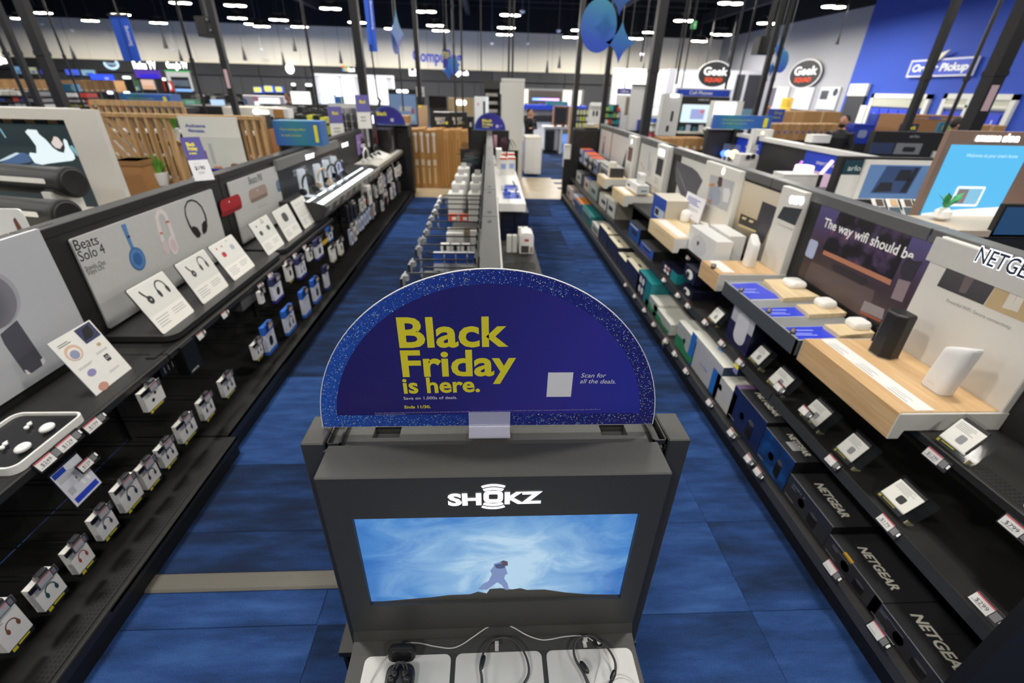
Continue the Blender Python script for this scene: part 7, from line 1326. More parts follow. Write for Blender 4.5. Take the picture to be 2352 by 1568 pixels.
for i, (px, py, L, lb) in enumerate(((162, 398, 1.3, 'upper and further'), (140, 455, 1.2, 'nearer'))):
    q = P(px, py, Y=3.55-.22*i); r = .1
    t = T('cylinder_speaker', 'large black cylindrical loudspeaker with white script before the lit screen, the %s one' % lb, 'speaker', (q.x, q.y, zc+.04 if i else zc+.22), rz=-14)
    t.part('barrel', MB().lathe([(.09, -L), (r, -L+.03), (r, -.05), (.1, -.02), (.1, 0)], n=24).xf(Matrix.Translation((0, 0, r)) @ Matrix.Rotation(math.pi/2, 4, 'Y')), M('#17171a', .45), smooth=True); t.part('end_cap', MB().lathe([(.02, .004), (.085, .008), (.108, -.01), (.108, -.04)], n=24).xf(Matrix.Translation((0, 0, r)) @ Matrix.Rotation(math.pi/2, 4, 'Y')), BLK, smooth=True); t.part('white_script', MB().prism(rr(-.75, .0, -.12, .035, .01, 3), -r-.001, -r+.001), WHT).location = (0, 0, r); t.part('cradle', MB().box(-.2, -.1, -.04 if i else -.22, -.12, .1, .04), WHT)
t = T('demo_card', 'small white card with a running dog picture on the counter behind the left gondola', 'display card', (P(0, 515, Y=2.75).x-.12, 2.75, zc+.0)); w = P(60, 510, Y=2.75).x-t.o.location.x; h = P(60, 480, Y=2.75).z-zc-.0; t.part('card', MB().prism(rr(0, 0, w, h, .02, 3), 0, .01), WHITE); t.part('foot', MB().box(.0, .0, 0, w, .06, .01), LGT); t.flat('printed_picture', [(w*.72, h*.3), (w*.9, h*.35), (w*.82, h*.85), (w*.76, h*.8)], M('#7a4038', .5), -.001)
# slat screen of the fitness area
SL = wood('slat_oak', '#a68255', '#c09c6c', 2, 3, 8, .6)
ss = T('slat_screen', 'oak slat screen with slanted and upright slats behind the left gondola', 'partition', (P(222, 262, Y=6.1).x, 6.1, 0)); W_ = P(604, 266, Y=6.1).x-ss.o.location.x; Hs = 1.755
ss.part('top_rail', MB().box(-.5, -.05, Hs-.04, W_, .05, Hs), SL); ss.part('bottom_rail', MB().box(-.5, -.05, 0, W_, .05, .06), SL); ss.part('mid_rail', MB().box(-.5, -.02, .98, W_*.45, .02, 1.01), SL)
xv = P(305, 300, Y=6.1).x-ss.o.location.x
for k in range(13):
    x = xv+.105*k
    if W_*.44 < x < W_*.8: continue
    ss.part('slat', MB().box(x-.017, -.04, .06, x+.017, .04, Hs-.04), SL)
for k in range(5): x = W_*.80+.09*k; ss.part('slat', MB().box(x-.02, -.04, .06, x+.02, .04, Hs-.04), SL)
for k in range(12):
    x0 = -.55+.125*k-.35; za, zb = Hs-.04, .35
    p0, p1 = (x0, za), (x0+.95, zb)
    if p1[0] > xv: u = (xv-p0[0])/(p1[0]-p0[0]); p1 = (xv, za+(zb-za)*u)
    if p0[0] > xv-.05: continue
    ss.part('slanted_slat', MB().prism([(p0[0]-.022, p0[1]), (p0[0]+.022, p0[1]), (p1[0]+.022, p1[1]), (p1[0]-.022, p1[1])], -.035, .035), SL)
po = B('poster', 'white fitness poster with blue heading fixed on the oak slat screen', 'poster', 424, 268, 556, 388, 6.03, .02, M('#d8d8d2', .5), down=0); ft(po, 'Achieve', .10, .80, .44, M('#2f4fae', .5), .06, bold=.02); ft(po, 'fitness.', .13, .71, .42, M('#2f4fae', .5), .06, bold=.02)
fr(po, 'picture', .05, .02, .98, .62, M('#c6c9c4', .5, var=.12, scale=4), .003); fr(po, 'picture', .4, .1, .46, .5, M('#aab0ae', .5), .005); fr(po, 'picture', .27, .12, .33, .36, M('#6a2f3c', .5), .005); fr(po, 'picture', .70, .0, .86, .12, M('#7a4a34', .5), .005, .5); fr(po, 'picture', .4, .0, .55, .06, M('#c08c6c', .5), .006, .4); fr(po, 'blue_edge', 0, -.02, 1, .012, BBLUE, .006)
t = T('slat_screen', 'second oak slat screen further back behind the fitness poster', 'partition', (P(300, 246, Y=8.6).x-.6, 8.6, 0)); w = P(420, 246, Y=8.6).x-t.o.location.x; t.part('top_rail', MB().box(0, -.04, 1.72, w, .04, 1.80), SL)
for k in range(14): t.part('slat', MB().box(w*k/13-.02, -.03, 0, w*k/13+.02, .03, 1.72), SL)
fs_ = T('fitness_shelf', 'white and black shelf of fitness goods seen through the slats', 'shelf', (P(240, 300, Y=7.6).x, 7.6, 0)); w = P(640, 300, Y=7.6).x-fs_.o.location.x
fs_.part('back', MB().box(0, .4, 0, w, .45, 1.6), CHAR)
for k in range(4): fs_.part('shelf_board', MB().box(0, 0, .45+.32*k, w, .4, .48+.32*k), LGT)
for k in range(10):
    for r_ in range(3): fs_.part('goods', MB().box(w*k/10+.03, .05, .48+.32*r_, w*k/10+.14, .25, .48+.32*r_+random.uniform(.1, .24)), M(random.choice(('#e4e4e0', '#dcdcd8', '#c9503c', '#2a2a2c', '#b9bcc0', '#26262a')), .5))
def plant(lab, px, py, Y, s, z0=None):
    q = P(px, py, Y=Y); z = q.z if z0 is None else z0; t = T('potted_plant', lab, 'plant', (q.x, Y, z)); t.part('pot', MB().lathe([(.06*s, 0), (.085*s, .12*s), (.075*s, .12*s)], n=14), WHT, smooth=True)
    rnd = random.Random(px); mb = MB()
    for k in range(90):
        a, r, h = rnd.uniform(0, 6.28), rnd.uniform(0, .14)*s, rnd.uniform(.08, .2)*s; b = Vector((.3*r*math.cos(a), .3*r*math.sin(a), .11*s)); e = Vector((r*math.cos(a), r*math.sin(a), .1*s+h)); w_ = Vector((-math.sin(a), math.cos(a), 0))*.008*s
        mb.add([b-w_, b+w_, (b+e)/2+w_*1.6, e, (b+e)/2-w_*1.6], [(0, 1, 2, 3, 4)])
    t.part('foliage', mb, M('#5f9a32', .6, var=.3, scale=30), kind='stuff')
plant('small green tufted plant in white pot at the foot of the oak slats', 372, 425, 5.9, 1.2); plant('green tufted plant higher behind the sale price sign', 400, 322, 6.35, 1.1); t_ = T('plant_stand', 'slim oak stand carrying the green plant behind the sale price sign', 'plant stand', (P(400, 322, Y=6.35).x, 6.35, 0)); h_ = P(400, 322, Y=6.35).z; t_.part('post', MB().box(-.05, -.05, 0, .05, .05, h_-.02), SL); t_.part('top', MB().box(-.12, -.12, h_-.02, .12, .12, h_-.001), SL)
t = T('wood_planter', 'tan wooden planter box behind the white display post', 'planter', (P(270, 420, Y=5.6).x, 5.6, 0)); t.part('box', MB().box(0, 0, 0, .3, .3, P(285, 370, Y=5.6).z), M('#9c6f40', .6, var=.1)); t.part('rim', MB().box(-.01, -.01, P(285, 370, Y=5.6).z-.05, .31, .31, P(285, 370, Y=5.6).z), M('#8a6238', .6))
t = T('white_counter', 'cream demo counter right behind the left gondola', 'display counter', (-3.15, 4.35, 0)); t.part('top', MB().box(0, 0, 1.02, .62, 1.5, 1.06), M('#d9d3c4', .5)); t.part('body', MB().box(.02, .02, 0, .6, 1.48, 1.02), CREAM); t.part('clear_tray', MB().box(.3, -.1, 1.06, .6, .6, 1.10), M('#d0dcea', .1, trans=.5, var=0))
t = T('wood_post', 'square wooden post with black cap behind the teal box sign', 'post', (P(598, 340, Y=7.2).x, 7.2, 0)); w = P(628, 340, Y=7.2).x-t.o.location.x; zt = P(612, 297, Y=7.2).z; t.part('post', MB().box(0, 0, 0, w, .2, zt), M('#a06c3a', .6, var=.15)); t.part('cap', MB().box(.0, .0, zt, w*.85, .2, P(605, 265, Y=7.2).z), BLK)
# signs standing on the left gondola
t = fit_tilt('price_sign', 'tall white and blue sale price sign standing on top of the left gondola', 'sign', (449, 416), (489, 402), (386, 314), (432, 307), 40, Z=1.435, lo=0, hi=25); w, h = t.w, t.h; t.part('sheet', MB().box(0, 0, 0, w, .003, h), M('#e2e1e6', .4)); t.part('blue_top', MB().box(0, -.001, h*.48, w, 0, h), M('#4a4391', .4))
for s_, v, u1, hh in (('Black', .80, .62, .085), ('Friday', .70, .68, .085), ('is here.', .61, .58, .055)): t.text(s_, (w*.2, h*v), (w*u1, h*v), YEL, -.0015, h=h*hh, bold=.04)
t.text('Save up to', (w*.22, h*.38), (w*.55, h*.38), GINK, -.0008, h=h*.03); t.text('$190', (w*.2, h*.25), (w*.72, h*.25), INK, -.0008, h=h*.09, bold=.02); t.lines(w*.3, h*.14, w*.7, h*.2, 2, GINK, -.0005, .4)
TEALM = grad_panel('teal_blue', [(0, '#2a49b0'), (.3, '#2c5fae'), (.6, '#2f7f92'), (1, '#3465b4')], (1.1, 0, .5, .1), .5, .25, 3)
def tealbox(lab, x0, y0, x1, y1, Y, d, z, sc=1, rz=0, txt=True):
    a, b = P(x0, y1, Y=Y), P(x1, y1, Y=Y); t = T('box_sign', lab, 'sign', (a.x, Y, z), rz=rz); w = b.x-a.x; h = P((x0+x1)/2, y0, Y=Y).z-z; t.w, t.h, t.o0 = w, h, 0
    t.part('carton', MB().box(0, 0, 0, w, d, h), TEALM)
    if txt: t.text('From stocking stuffers', (w*.14, h*.62), (w*.68, h*.62), M('#c9cf3a', .5), -.002, h=h*.10); t.text('to total stunners.', (w*.14, h*.38), (w*.58, h*.38), M('#c9cf3a', .5), -.002, h=h*.10)
    fr(t, 'yellow_label', .86, .15, .93, .85, YEL, .004, .3)
    if z != 1.435: t.part('stand', MB().box(w*.4, .02, -z, w*.5, .08, 0), PNT)
    return t
tealbox('teal and blue box sign with yellow lettering standing on the left gondola', 640, 278, 745, 352, 6.15, .25, 1.435); tealbox('teal and blue box sign on the far shelves behind the slat screen', 285, 216, 396, 246, 11, .4, P(340, 247, Y=11).z); tealbox('tiny teal box sign among the left poles', 140, 193, 172, 210, 18, .3, P(155, 210, Y=18).z, txt=False); tealbox('small teal box sign before the bright booth', 770, 222, 787, 238, 14, .2, P(778, 238, Y=14).z, txt=False)
t2 = B('shelf_end', 'dark fixture top carrying the far teal box sign and orange box', 'store shelving', 195, 247, 410, 262, 10.9, .8, GB, down=0); fr(t2, 'top_edge', 0, .9, 1, 1.0, GREY, .01); fr(t2, 'panel', .5, .1, .9, .8, CHAR, .01)
t = B('orange_carton', 'orange carton with white script on the far left shelves', 'carton', 202, 233, 283, 247, 10.95, .3, M('#d84a18', .5, var=.08), down=P(240, 247, Y=10.95).z); fr(t, 'white_script', .15, .05, .35, .95, WHT, .004, .3); fr(t, 'dark_figure', .58, .1, .68, .8, M('#4a2418', .5), .004, .3)
# camera wall, far shelves on the left
t = T('demo_panel_wall', 'pale demo wall of small dark gadgets behind the lit counter on the left', 'display wall', (P(765, 315, Y=8.9).x, 8.9, 1.15)); w = P(845, 300, Y=8.9).x-t.o.location.x; h = P(800, 238, Y=8.9).z-1.15; t.part('plinth', MB().box(0, -.2, -1.15, w, .06, 0), CHAR); t.part('board', MB().box(0, .0, 0, w, .06, h), M('#b9b9b8', .5)); t.part('shelf', MB().box(0, -.25, 0, w, 0, .06), WHT)
for r_ in range(4):
    for k in range(4): t.part('gadget', MB().box(w*(.3+.16*k), -.05, h*(.3+.16*r_), w*(.3+.16*k)+.07, 0, h*(.3+.16*r_)+.08), M(random.choice(('#232326', '#3a3a40', '#55565c', '#8a8a90'))))
t.part('blue_strip', MB().box(w*.12, -.02, .1, w*.2, 0, h*.9), BBLUE)
for k in range(5): t.part('camera', MB().ball((w*(.3+.14*k), -.15, .1), .06, 8, 6), K1, smooth=True)
for k, (px, py) in enumerate(((777, 320), (838, 295))):
    t = T('price_sign', 'narrow white and violet price poster %s the gadget wall' % ('left of' if k == 0 else 'right of'), 'sign', (P(px, py, Y=8.6).x, 8.6, P(px, py, Y=8.6).z), rz=25); t.part('sheet', MB().box(-.1, 0, 0, .12, .006, .5), WHT); t.part('stem', MB().box(-.02, .01, -t.o.location.z, .02, .05, .1), GREY); t.part('violet_top', MB().box(-.1, -.002, .25, .12, 0, .5), M('#6a64a8', .4)); t.text('Black', (-.04, .38), (.06, .38), YEL, -.003, h=.05, bold=.03); t.lines(-.05, .08, .07, .18, 2, GINK, -.001, .4)
def shelf_unit(lab, x0, y0, x1, y1, Y, cols, n, rows=3, d=.5, frame=None, group=None):
    t = B('store_shelf', lab, 'store shelving', x0, y0, x1, y1, Y, .06, frame or CHAR, down=0, part='back'); 
    for r_ in range(rows):
        z = t.o0+t.h*(r_)/rows; t.part('shelf_board', MB().box(0, -d, z-.02, t.w, 0, z+.01), frame or CHAR)
        for k in range(n):
            w_ = t.w/n; hh = t.h/rows*random.uniform(.45, .85); t.part('goods', MB().box(w_*k+.02*w_, -d*.9, z+.01, w_*(k+.86), -d*.2, z+.01+hh), M(random.choice(cols), .5, var=.1))
    return t
GC = ('#d6d6d2', '#2a2a2e', '#8a8a90', '#b9b4ac', '#c94a3c', '#3a4a9c', '#35353a')
shelf_unit('far left shelf of small mixed goods under the cartons', -60, 205, 130, 245, 13, GC, 12); shelf_unit('far left shelf of white and red goods behind the white display', 150, 212, 235, 245, 14, ('#dcd8d8', '#d2d2d6', '#c93a34', '#d8cf3a', '#b9a9b9', '#dedede'), 9); shelf_unit('dark shelf of hats and small goods under the dark back wall', 460, 214, 560, 260, 17, ('#c9c4ba', '#2b2b2e', '#8a8580', '#55555a', '#1c1c1f'), 9)
shelf_unit('dark shelf with yellow price strips behind the teal box sign', 700, 255, 770, 330, 9.6, ('#1b1b1e', '#232326', '#2a2a2e', '#cfd03a'), 5, 3); shelf_unit('low dark electronics tables left of the booth', 600, 240, 770, 275, 13, ('#1d1d20', '#2b2b30', '#44444a', '#8a8a8e', '#1a1a1d'), 12, 2)
CBL = (M('#b08757', .7, var=.12, scale=6), M('#a27a4b', .7, var=.12, scale=6))
i = 0
for (x0, x1, n, y0) in ((-20, 48, 5, 182), (50, 122, 5, 183), (132, 190, 4, 184), (190, 265, 6, 185)):
    for k in range(n):
        xa, xb = x0+(x1-x0)*k/n, x0+(x1-x0)*(k+.94)/n; t = B('tan_carton', 'tan carton high on the left stockpile, %s from the left' % ORD[i], 'carton', xa, y0, xb, y0+26, 21, .6, CBL[i % 2], down=0, group='tan cartons of the left stockpile'); fr(t, 'pale_label', .2, .05, .8, .2, M('#d9c8a8', .6), .006); i += 1
t = B('white_table', 'long pale table under the lit bow emblem and arrow sign', 'table', 512, 247, 625, 266, 11, .8, CREAM, down=0); fr(t, 'arrow', .70, .3, .93, .7, GLO2, .02, .4); fr(t, 'arrow_head', .62, .2, .76, .85, GLO2, .03, .5)
t = B('dark_counter', 'black counter with glowing bow shaped emblem behind the slat screen', 'display counter', 418, 243, 515, 264, 12, .6, BLK, down=0); fr(t, 'emblem', .09, .25, .20, .8, E_('#fff4e0', 2.2), .02, .3)
t = B('wood_stand', 'wooden box and white frame on the left tables', 'display stand', 626, 249, 662, 272, 11, .3, WHT, down=0); fr(t, 'wood_box', .1, .05, .7, .9, M('#a8793c', .6), .03)
t = B('white_counter_far', 'pale lit demo counter with coloured screen below the yellow screens', 'display counter', 540, 220, 652, 246, 18, .6, M('#cfcad2', .5), down=0); fr(t, 'lit_screen', .4, .1, .92, .85, E_('#f2f4ff', 1.3), .02, .1); fr(t, 'blue_shape', .1, .2, .25, .8, M('#6a86d0', .5), .02, .4); fr(t, 'pink_shape', .38, .5, .5, .95, M('#e3a8b4', .5), .03, .5)
# --- right: the next gondola with smart home demos
hz = T('gondola', 'black gondola with blue headers beyond the right one', 'store shelving', (4.2, 9.6, 0), rz=-90); 
hz.part('back_panel', MB().box(0, 0, 0, 5.3, .06, 1.50), M('#1f1e24', .5)); hz.part('top_cap', MB().box(0, -.03, 1.50, 5.3, .12, 1.55), M('#d8d8d4', .4)); hz.part('shelf', MB().box(0, -.55, .86, 5.3, 0, .90), M('#9a8f80', .5)); hz.part('base', MB().box(0, -.5, 0, 5.3, 0, .86), GD)
for k, (px0, px1) in enumerate(((1690, 1745), (1855, 1935))):
    a, b = hz.px(px0, 340, -.01), hz.px(px1, 350, -.01); x0, x1 = a[0], b[0]
    hz.part('blue_header', MB().box(x0, -.012, 1.28, x1+.5*(k == 1), 0, 1.50), BBLUE); hz.part('lit_wall', MB().box(x0, -.012, .9, x1+.5*(k == 1), 0, 1.28), M('#c9b4cc' if k else '#c8c3d0', .5)); hz.text('smart home', (x0+(x1-x0)*.4, 1.36), (x1-.05, 1.36), WHITE, -.014, h=.05)
# glowing demo lamps on that gondola
def glow(lab, px, py, X, col, s, kind, st=2.2):
    q = P(px, py, X=X); t = T('smart_lamp', lab, 'lamp', (q.x, q.y, .901 if kind == 'box' else q.z))
    if kind == 'bulb': t.part('bulb', MB().ball((0, 0, 0), s, 12, 8), E_(col, st)); t.part('stem', MB().cyl((0, 0, -s-.1), (0, 0, -s*.6), s*.3, n=8), WHT); t.part('post', MB().cyl((0, 0, .901-q.z), (0, 0, -s), .01, n=6), LGT)
    elif kind == 'box': t.part('glow', MB().prism(rr(-.09, 0, .09, q.z-.901+.1, .02, 4), 0, .12), E_(col, st)); t.part('foot', MB().box(-.09, 0, -.001, .09, .12, .01), WHT)
    else: t.part('bar', MB().tube([(0, 0, 0), (.0, -.12, .16)], s, 8), E_(col, st)); t.part('foot', MB().cyl((0, 0, .901-q.z), (0, 0, 0), s*1.5, n=8), BLK)
glow('blue glowing bulb in the clear demo case', 1662, 352, 4.0, '#4a7aff', .05, 'bulb', 3); glow('white blue glowing bulb second in the clear demo case', 1672, 352, 4.0, '#b0d0ff', .05, 'bulb', 3); glow('warm glowing ring bulb beside the demo case', 1686, 354, 4.0, '#ffe0a0', .07, 'bulb', 2.5); glow('white pink glowing block lamp before the lit wall', 1850, 400, 3.9, '#ffe8ee', .05, 'box', 1.7); glow('violet glowing bar lamp', 1820, 398, 3.9, '#c07af0', .015, 'bar', 1.6); glow('pink glowing bar lamp before the lit wall', 1885, 400, 3.9, '#ffd0e8', .02, 'bar', 1.8)
t = T('clear_case', 'small clear demo case around the blue bulbs', 'display case', P(1655, 365, X=4.02), rz=-90); t.part('case', MB().box(-.0, 0, -.02, .28, .16, .25), M('#aab4d8', .1, trans=.75, var=0)); t.part('base', MB().box(-.01, -.01, -.04, .29, .17, -.02), GREY)
for i, (px, py, lb, col) in enumerate(((1775, 382, 'pale blue lit smart clock', '#cfeaf4'),)):
    q = P(px, py, X=3.85); t = T('smart_display', lb+' on the second right gondola', 'screen', (q.x, q.y, .901), rz=-70); t.part('panel', MB().prism(rr(-.12, .03, .12, .2, .02, 3), 0, .03), WHT); t.part('screen', MB().box(-.1, -.002, .045, .1, 0, .185), E_(col, .9)); t.part('foot', MB().box(-.06, 0, 0, .06, .1, .03), WHT)
for i in range(6):
    q = P(1770+14*i, 402+4*i, X=3.7); t = T('small_gadget', 'small pale sensor lying on the second right gondola, %s from the left' % ORD[i], 'gadget', (3.72, q.y, .901), group='small sensors on the second right gondola'); t.part('body', MB().lathe([(.03, 0), (.035, .015), (.028, .03)], n=12), WHT if i % 2 else GINK, smooth=True); t.part('base', MB().lathe([(.036, -.0), (.036, .004)], n=12), GREY)
t = B('white_demo_tower', 'tall white demo tower with blue photo on the second right gondola', 'display stand', 1722, 297, 1764, 402, 7.5, .12, WHT, down=.9); fr(t, 'photo', .2, .68, .62, .85, M('#3a4a78', .4), .004); fr(t, 'lit_dot', .35, .9, .5, .96, E_('#fff0c0', 2), .006, .5); t.lines(t.w*.2, t.o0+t.h*.5, t.w*.7, t.o0+t.h*.56, 3, GINK, -.001, .4); t.part('dark_slot', MB().box(t.w, .03, t.o0+t.h*.78, t.w+.002, .07, t.o0+t.h*.9), K1)
t = B('white_demo_block', 'white demo block with two black puck speakers', 'display stand', 1698, 355, 1738, 392, 7.1, .2, WHT, down=.9); fr(t, 'puck', .3, .7, .5, 1.0, K1, .03, .4); fr(t, 'puck', .58, .75, .78, 1.05, K1, .03, .4)
t = B('white_topper', 'white box on top of the second right gondola', 'box', 1866, 310, 1908, 328, 6.4, .15, WHT, down=1.551); fr(t, 'lid', 0, .9, 1, 1, WHITE, .004)
t = B('white_topper', 'long white box standing behind the glowing letters on the right', 'box', 1795, 400, 1875, 440, 4.9, .2, WHT, down=.9); fr(t, 'lid', 0, .92, 1, 1, WHITE, .004)
# arlo style display facing the aisle end
ar = T('security_display', 'black framed camera display with living room screen and slanted phone cards', 'display stand', (P(1905, 450, Y=4.4).x, 4.4, 0)); x1 = P(2165, 360, Y=4.4).x-ar.o.location.x; z0, z1 = P(1905, 455, Y=4.4).z, P(2000, 361, Y=4.4).z
ar.part('back_board', MB().box(0, 0, z0, x1, .08, z1), BLK); ar.part('base', MB().box(.0, .02, 0, x1, .6, z0), CHAR); xa, xb = ar.px(1925, 380, -.002)[0], ar.px(1982, 380, -.002)[0]
ar.part('teal_panel', MB().box(.04, -.004, z1-(z1-z0)*.42, xb, 0, z1-.03), M('#1f4450', .4)); ar.part('white_panel', MB().box(.04, -.004, z0, xb, 0, z1-(z1-z0)*.42), WHT); ar.text('arlo', (.08, z1-(z1-z0)*.32), (.21, z1-(z1-z0)*.32), M('#c9d8d8'), -.006, h=.05, bold=.01); flats(ar, 'green_bird', [[(.22, z1-.09), (.26, z1-.06), (.24, z1-.12)]], M('#3cb878'), -.006)
ar.part('white_frame', MB().box(xb, -.03, z0, x1-.06, 0, z1-.02), WHT); fx0, fx1 = xb+.05, x1-.11
sc_ = ar.part('screen', MB().box(fx0, -.034, z0+.01, fx1, -.03, z1-.06), E_('#5f86b8', .75), label='lit screen showing a blue living room'); ar.flat('picture', [(fx0+.1, z0+.06), (fx1-.12, z0+.06), (fx1-.08, z1-.07), (fx0+.16, z1-.07)], E_('#2f4a78', .7), -.0342, parent=sc_); flats(ar, 'picture', [[(fx0+.12, z0+.07), (fx0+.3, z0+.08), (fx0+.28, z0+.16), (fx0+.16, z0+.16)], [(fx1-.3, z1-.2), (fx1-.16, z1-.2), (fx1-.16, z1-.1), (fx1-.28, z1-.1)], [(fx1-.2, z0+.07), (fx1-.13, z0+.07), (fx1-.1, z1-.08), (fx1-.14, z1-.08)]], E_('#14182a', .5), -.036, parent=sc_)
ar.part('card_shelf', MB().box(.1, -.62, z0-.13, x1+.05, -.02, z0-.1), WHT); ar.part('shelf_front', MB().box(.1, -.63, z0-.2, x1+.05, -.60, z0-.1), M('#d8d8d6', .4))
for k in range(6):
    xk = .20+.135*k; cd = MB().box(-.055, -.001, 0, .055, .004, .25); cd.xf(Matrix.Translation((xk, -.52, z0-.1)) @ Matrix.Rotation(math.radians(-48), 4, 'X')); o = ar.part('info_card', cd, WHITE)
    pc = MB().box(-.05, -.003, .03, .05, -.001, .16); pc.xf(Matrix.Translation((xk, -.52, z0-.1)) @ Matrix.Rotation(math.radians(-48), 4, 'X')); ar.part('card_print', pc, M('#1f4254' if k < 4 else '#d9c3a4', .4)); hk = MB().box(-.02, -.008, .17, .04, -.001, .24); hk.xf(Matrix.Translation((xk, -.52, z0-.1)) @ Matrix.Rotation(math.radians(-48), 4, 'X')); ar.part('card_photo', hk, M('#d8b48a' if k % 2 else '#4a3a30', .5))
t = B('security_display', 'second black camera display with small dark photo behind the first', 'display stand', 2002, 303, 2190, 360, 6.5, .1, BLK, down=0); ft(t, 'arlo', .42, .78, .54, M('#a8acae'), .12); fr(t, 'photo', .0, .1, .28, .55, M('#3a4668', .4), .005); fr(t, 'photo', .3, .1, .62, .55, M('#85888c', .4), .005); fr(t, 'dark_shape', .4, .2, .55, .4, K1, .008, .3); fr(t, 'white_block', .78, .0, .95, .25, WHT, .03)
# amazon style display
am = T('smart_home_display', 'rose tan framed display with bright blue screen at the right edge', 'display stand', (P(2090, 510, Y=3.0).x, 3.0, 0)); x1 = 1.1; z1 = P(2200, 300, Y=3.0).z; TAN = M('#8f7668', .45, var=.03)
am.part('frame', MB().box(0, .0, 0, x1, .035, z1), TAN); am.part('plinth', MB().box(.25, .035, 0, x1, .4, .9), TAN); tl, bl = am.px(2182, 332, -.01), am.px(2112, 500, -.01); tr = am.px(2352, 346, -.01)
sw0, sw1, sz0_, sz1_ = .045, .52, am.px(2250, 548, -.01)[1], tl[1]
asx = am.px(2258, 545, -.01)[0]
s_ = am.part('screen', MB().box(sw0, -.012, sz0_, max(asx, .5), -.001, sz1_), E_('#59c0f4', 1.0), label='lit sky blue screen'); sx1_ = max(asx, .5)
am.flat('picture', [(sw0, sz0_+.03), (sx1_, sz0_+.03), (sx1_, sz0_+.22), (sw0+.25, sz0_+.2), (sw0, sz0_+.17)], E_('#f2f6f6', 1.1), -.0122, parent=s_, label='white wall in the picture'); am.flat('picture', [(sw0, sz0_), (sx1_, sz0_), (sx1_, sz0_+.05), (sw0, sz0_+.06)], E_('#8a4f2a', .8), -.0135, parent=s_); am.flat('picture', rr(sw0+.16, sz0_+.22, sw0+.36, sz0_+.35, .012, 3), E_('#f6fafc', 1.15), -.0135, parent=s_, label='pictured smart display'); am.flat('picture', rr(sw0+.175, sz0_+.235, sw0+.345, sz0_+.335, .005, 3), E_('#8fd0f0', .9), -.0145, parent=s_); am.flat('picture', rr(sw0+.18, sz0_+.24, sw0+.25, sz0_+.33, .005, 3), E_('#a08c8c', .7), -.0152, parent=s_)
am.text('Welcome to your smart home', (sw0+.12, sz1_-.07), (sx1_-.06, sz1_-.07), E_('#c9ecff', 1.2), -.0135, h=.022, parent=s_); am.text('amazon alexa', (sw0+.14, z1-.055), (sw0+.43, z1-.055), GLO2, -.004, h=.045, bold=.05, name='lit_letter')
flats(am, 'picture', [rr(sw0+.3, sz0_+.05, sw0+.37, sz0_+.1, .01, 3)], E_('#d82a3c', .9), -.0145, parent=s_); flats(am, 'picture', [rr(sw0+.43, sz0_+.05, sw0+.46, sz0_+.09, .01, 3)], E_('#e8d83c', .9), -.0145, parent=s_)
q = P(2165, 490, Y=2.85); t = T('potted_plant', 'white round vase with green leaves before the bright blue screen', 'plant', (q.x, 2.85, P(2165, 505, Y=2.85).z)); t.part('vase', MB().lathe([(.02, 0), (.05, .02), (.045, .06), (.02, .08)], n=14), WHITE, smooth=True); rnd = random.Random(3)
for k in range(9):
    a = rnd.uniform(0, 6.28); e = Vector((.09*math.cos(a), .05*math.sin(a), .13+rnd.uniform(-.02, .06))); b = Vector((0, 0, .07)); w_ = Vector((-math.sin(a), math.cos(a), .3))*.018; m_ = (b+e)/2+Vector((0, 0, .02)); t.part('leaf', MB().add([b, m_+w_, e, m_-w_, m_+Vector((0, 0, .006))], [(0, 1, 4), (1, 2, 4), (2, 3, 4), (3, 0, 4)]), M('#4aa86a', .5, var=.2))
t = T('plant_shelf', 'pale demo shelf below the bright blue screen behind the right gondola', 'shelf', (P(2100, 505, Y=2.85).x, 2.6, P(2165, 505, Y=2.85).z-.04)); t.part('board', MB().box(-.1, 0, 0, .9, .38, .038), M('#c9b9a4', .5)); t.part('bracket', MB().box(0, .3, -.3, .8, .36, 0), TAN)
t = B('tablet_display', 'dark tablet with blue picture at the right edge behind the white tower', 'screen', 2290, 470, 2420, 545, 2.6, .03, BLK, down=1.2); fr(t, 'screen', .05, .08, .95, .92, E_('#174a78', .7), .002)
# cartons, people and pallets on the right
i = 0
for (x0, x1, n, y0, y1, Y) in ((1520, 1622, 6, 318, 345, 9.5), (1768, 1935, 12, 285, 322, 11)):
    for k in range(n):
        xa, xb = x0+(x1-x0)*k/n, x0+(x1-x0)*(k+.95)/n; t = B('tan_carton', 'upright tan carton with %s, %s along the right stockpile' % ('white spot' if n == 6 else 'blue mark', ORD[k] + (' of the near row' if n == 6 else ' of the long row')), 'carton', xa, y0, xb, y1, Y, .5, CBL[k % 2], down=0, group='tan cartons on the right'); fr(t, 'mark', .3, .1 if n == 6 else .4, .7, .35 if n == 6 else .6, M('#d9d4c8' if n == 6 else '#5a5f8c', .6), .005, .3); fr(t, 'lid_seam', .4, .97, .6, 1.01, M('#d8c7a4', .6), .01)
for k, (x0, x1) in enumerate(((1800, 1845), (1845, 1930))): t = B('tan_carton', 'large plain tan carton stacked behind the long carton row, %s' % ('left' if k == 0 else 'right'), 'carton', x0, 256, x1, 284, 12.5, .6, CBL[k], down=0, group='large tan cartons'); fr(t, 'tape', .48, 0, .53, 1, M('#c9a878', .6), .004)
t = B('black_box', 'small black box with yellow star on the large tan carton', 'box', 1884, 268, 1909, 282, 12.6, .1, K1, down=P(1895, 283, Y=12.6).z-.02); fr(t, 'yellow_star', .4, .7, .7, 1.1, YEL, .01, .4)
t = B('blue_sign', 'blue sign with yellow lettering behind the long carton row', 'sign', 1764, 250, 1800, 284, 12.3, .05, M('#2c49a8', .5), down=0); ft(t, 'Drop', .35, .65, .85, M('#b9b84a'), .2); ft(t, 'here', .35, .35, .8, M('#b9b84a'), .18)
